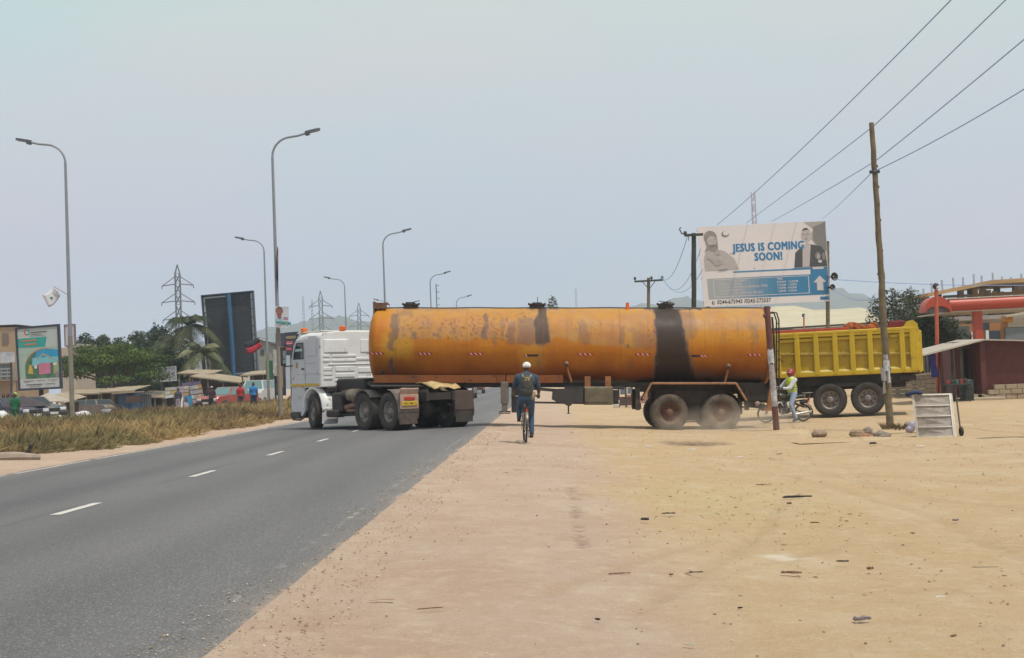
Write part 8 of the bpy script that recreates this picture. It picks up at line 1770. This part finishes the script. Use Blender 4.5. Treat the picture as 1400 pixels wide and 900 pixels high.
# gravel and leaf litter nobody could count
def scatter(name, n_, mat_, cols, smin, smax, flat, reg, dens=None, asp=1.0, seed=0, vlo=7.0, vhi=42.0, zoff=0.0):
    t = rng.random(n_); vv_ = vlo*(vhi/vlo)**t; u = rng.uniform(reg[0], reg[1], n_)
    if dens is not None: k = rng.random(n_) < dens(u, vv_); u, vv_ = u[k], vv_[k]; n_ = len(u)
    base = np.array([(0, 0, 1), (1, 0, .1), (.3, .95, -.1), (-.8, .6, .1), (-.8, -.6, 0), (.3, -.95, .1), (0, 0, -.6)]); fs = [(0, 1, 2), (0, 2, 3), (0, 3, 4), (0, 4, 5), (0, 5, 1), (6, 2, 1), (6, 3, 2), (6, 4, 3), (6, 5, 4), (6, 1, 5)]
    s_ = smin*(smax/smin)**(rng.random(n_)**1.6)*(1+vv_/40); a = rng.random(n_)*6.28; V_ = base[None]*(1+.5*(rng.random((n_, 7, 3))-.5)); V_ = V_*np.array([1, asp, flat])*s_[:, None, None]
    x = V_[..., 0]*np.cos(a)[:, None]-V_[..., 1]*np.sin(a)[:, None]; y = V_[..., 0]*np.sin(a)[:, None]+V_[..., 1]*np.cos(a)[:, None]
    cx_ = u*RN.x+vv_*RD.x; cy_ = u*RN.y+vv_*RD.y; cz_ = gz(u)+zoff+(fbm(u*.35, vv_*.35, 3, 5)-.5)*.10+(fbm(u*1.7, vv_*1.7, 3, 9)-.5)*.022
    P_ = np.stack([x+cx_[:, None], y+cy_[:, None], V_[..., 2]+cz_[:, None]], -1).reshape(-1, 3); F_ = (np.array(fs)[None]+7*np.arange(n_)[:, None, None]).reshape(-1, 3)
    ci = rng.integers(0, len(cols), n_); C_ = np.repeat(np.array(cols)[ci]*(.7+.6*rng.random((n_, 1))), 7, 0); o = link(name, nmesh(name, P_, F_, mat_, {'lc': C_})); o['kind'] = 'stuff'; return o
pebm, n, l, bs = node_mat('pebbles'); a = n.new('ShaderNodeAttribute'); a.attribute_name = 'lc'; l.new(a.outputs['Color'], bs.inputs['Base Color']); bs.inputs['Roughness'].default_value = .9
PC = ((.40, .30, .20), (.30, .20, .12), (.22, .14, .09), (.55, .48, .38), (.36, .25, .15))
scatter('gravel', 15000, pebm, PC, .0022, .011, .5, (-1.6, 14), lambda u, v_: .08+1.6*np.clip(fbm(u*.7, v_*.4, 3, 91)-.36, 0, 1))
scatter('gravel', 3000, pebm, PC, .0025, .010, .6, (-2.2, -1.2), None, 1, 0, 5.5, 40, .006)
scatter('dry_leaf_litter', 1300, pebm, ((.13, .08, .05), (.09, .06, .045), (.20, .12, .06), (.60, .55, .48), (.32, .30, .12)), .006, .030, .16, (.5, 14), lambda u, v_: .10+1.2*np.clip(fbm(u*.5, v_*.25, 3, 93)-.42, 0, 1)*3, .4)
scatter('dry_leaf_litter', 900, pebm, ((.30, .30, .07), (.38, .33, .10), (.20, .13, .06), (.5, .45, .2)), .006, .022, .2, (gu-1.6, gu+1.6), lambda u, v_: np.exp(-((u-gu)/1.0)**2-((v_-gv)/3.2)**2), .5, 0, max(8, gv-6), gv+6)
# kerb end and black scrap by the grass at the left
q = GP(18, 629); b = MB().mat(M('kerb_concrete', (.34, .27, .21), .9, 0, .25, 4, .3, 20)); b.tube([(-2.2, -.35, .03), (-1.0, -.1, .05), (0, .12, .05), (.45, .3, .02)], [.12, .12, .11, .06], 8, True, False); o_ = part('kerb_end', b); o_.location = q; tag(o_, 'low dusty concrete kerb end at the far left by the dry grass', 'kerb')
q = GP(38, 626); b = MB(); b.ell((0, 0, .10), (.05, .05, .16), (0, .5, 0)); b.ell((.06, 0, .24), (.05, .04, .05)); b.ell((-.04, 0, .03), (.08, .05, .04)); o_ = blob('rubber_scrap', b, None, DKB, .012, 1); o_.location = q; tag(o_, 'curled black rubber scrap standing up by the dry grass at the far left', 'scrap')
# ================================================================ air
hz = bpy.data.materials.new('haze'); hz.use_nodes = True; n = hz.node_tree.nodes; l = hz.node_tree.links; n.remove(n['Principled BSDF'])
pv_ = n.new('ShaderNodeVolumePrincipled'); pv_.inputs['Color'].default_value = (.74, .87, 1.0, 1); pv_.inputs['Density'].default_value = .00045; pv_.inputs['Anisotropy'].default_value = .2
l.new(pv_.outputs[0], n['Material Output'].inputs['Volume'])
b = MB().mat(hz); b.box((0, 1150, 68), (3700, 2750, 144)); hzo = part('haze', b); hzo['kind'] = 'stuff'

dm_ = bpy.data.materials.new('wheel_dust'); dm_.use_nodes = True; n = dm_.node_tree.nodes; l = dm_.node_tree.links; n.remove(n['Principled BSDF'])
pv2 = n.new('ShaderNodeVolumePrincipled'); pv2.inputs['Color'].default_value = (.95, .84, .70, 1); tcd = n.new('ShaderNodeTexCoord'); nzd = n.new('ShaderNodeTexNoise'); nzd.inputs['Scale'].default_value = 2.4; nzd.inputs['Detail'].default_value = 4; l.new(tcd.outputs['Object'], nzd.inputs[0])
vl = n.new('ShaderNodeVectorMath'); vl.operation = 'MULTIPLY'; vl.inputs[1].default_value = (1/2.7, 1/1.5, 1/.75); l.new(tcd.outputs['Object'], vl.inputs[0]); ln_ = n.new('ShaderNodeVectorMath'); ln_.operation = 'LENGTH'; l.new(vl.outputs[0], ln_.inputs[0])
m1_ = n.new('ShaderNodeMapRange'); m1_.inputs[1].default_value = .15; m1_.inputs[2].default_value = .95; m1_.inputs[3].default_value = 1; m1_.inputs[4].default_value = 0; l.new(ln_.outputs['Value'], m1_.inputs[0])
m2_ = n.new('ShaderNodeMapRange'); m2_.inputs[1].default_value = .35; m2_.inputs[2].default_value = .65; m2_.inputs[3].default_value = .05; m2_.inputs[4].default_value = .55; l.new(nzd.outputs[0], m2_.inputs[0])
mm_ = n.new('ShaderNodeMath'); mm_.operation = 'MULTIPLY'; l.new(m1_.outputs[0], mm_.inputs[0]); l.new(m2_.outputs[0], mm_.inputs[1]); l.new(mm_.outputs[0], pv2.inputs['Density']); l.new(pv2.outputs[0], n['Material Output'].inputs['Volume'])
b = MB().mat(dm_); b.ell((0, 0, 0), (2.68, 1.48, .74), None, 20, 12); o_ = part('dust_cloud', b); q = GP(1000, 588); o_.location = (q.x, q.y-.55, q.z+.10); o_['kind'] = 'stuff'
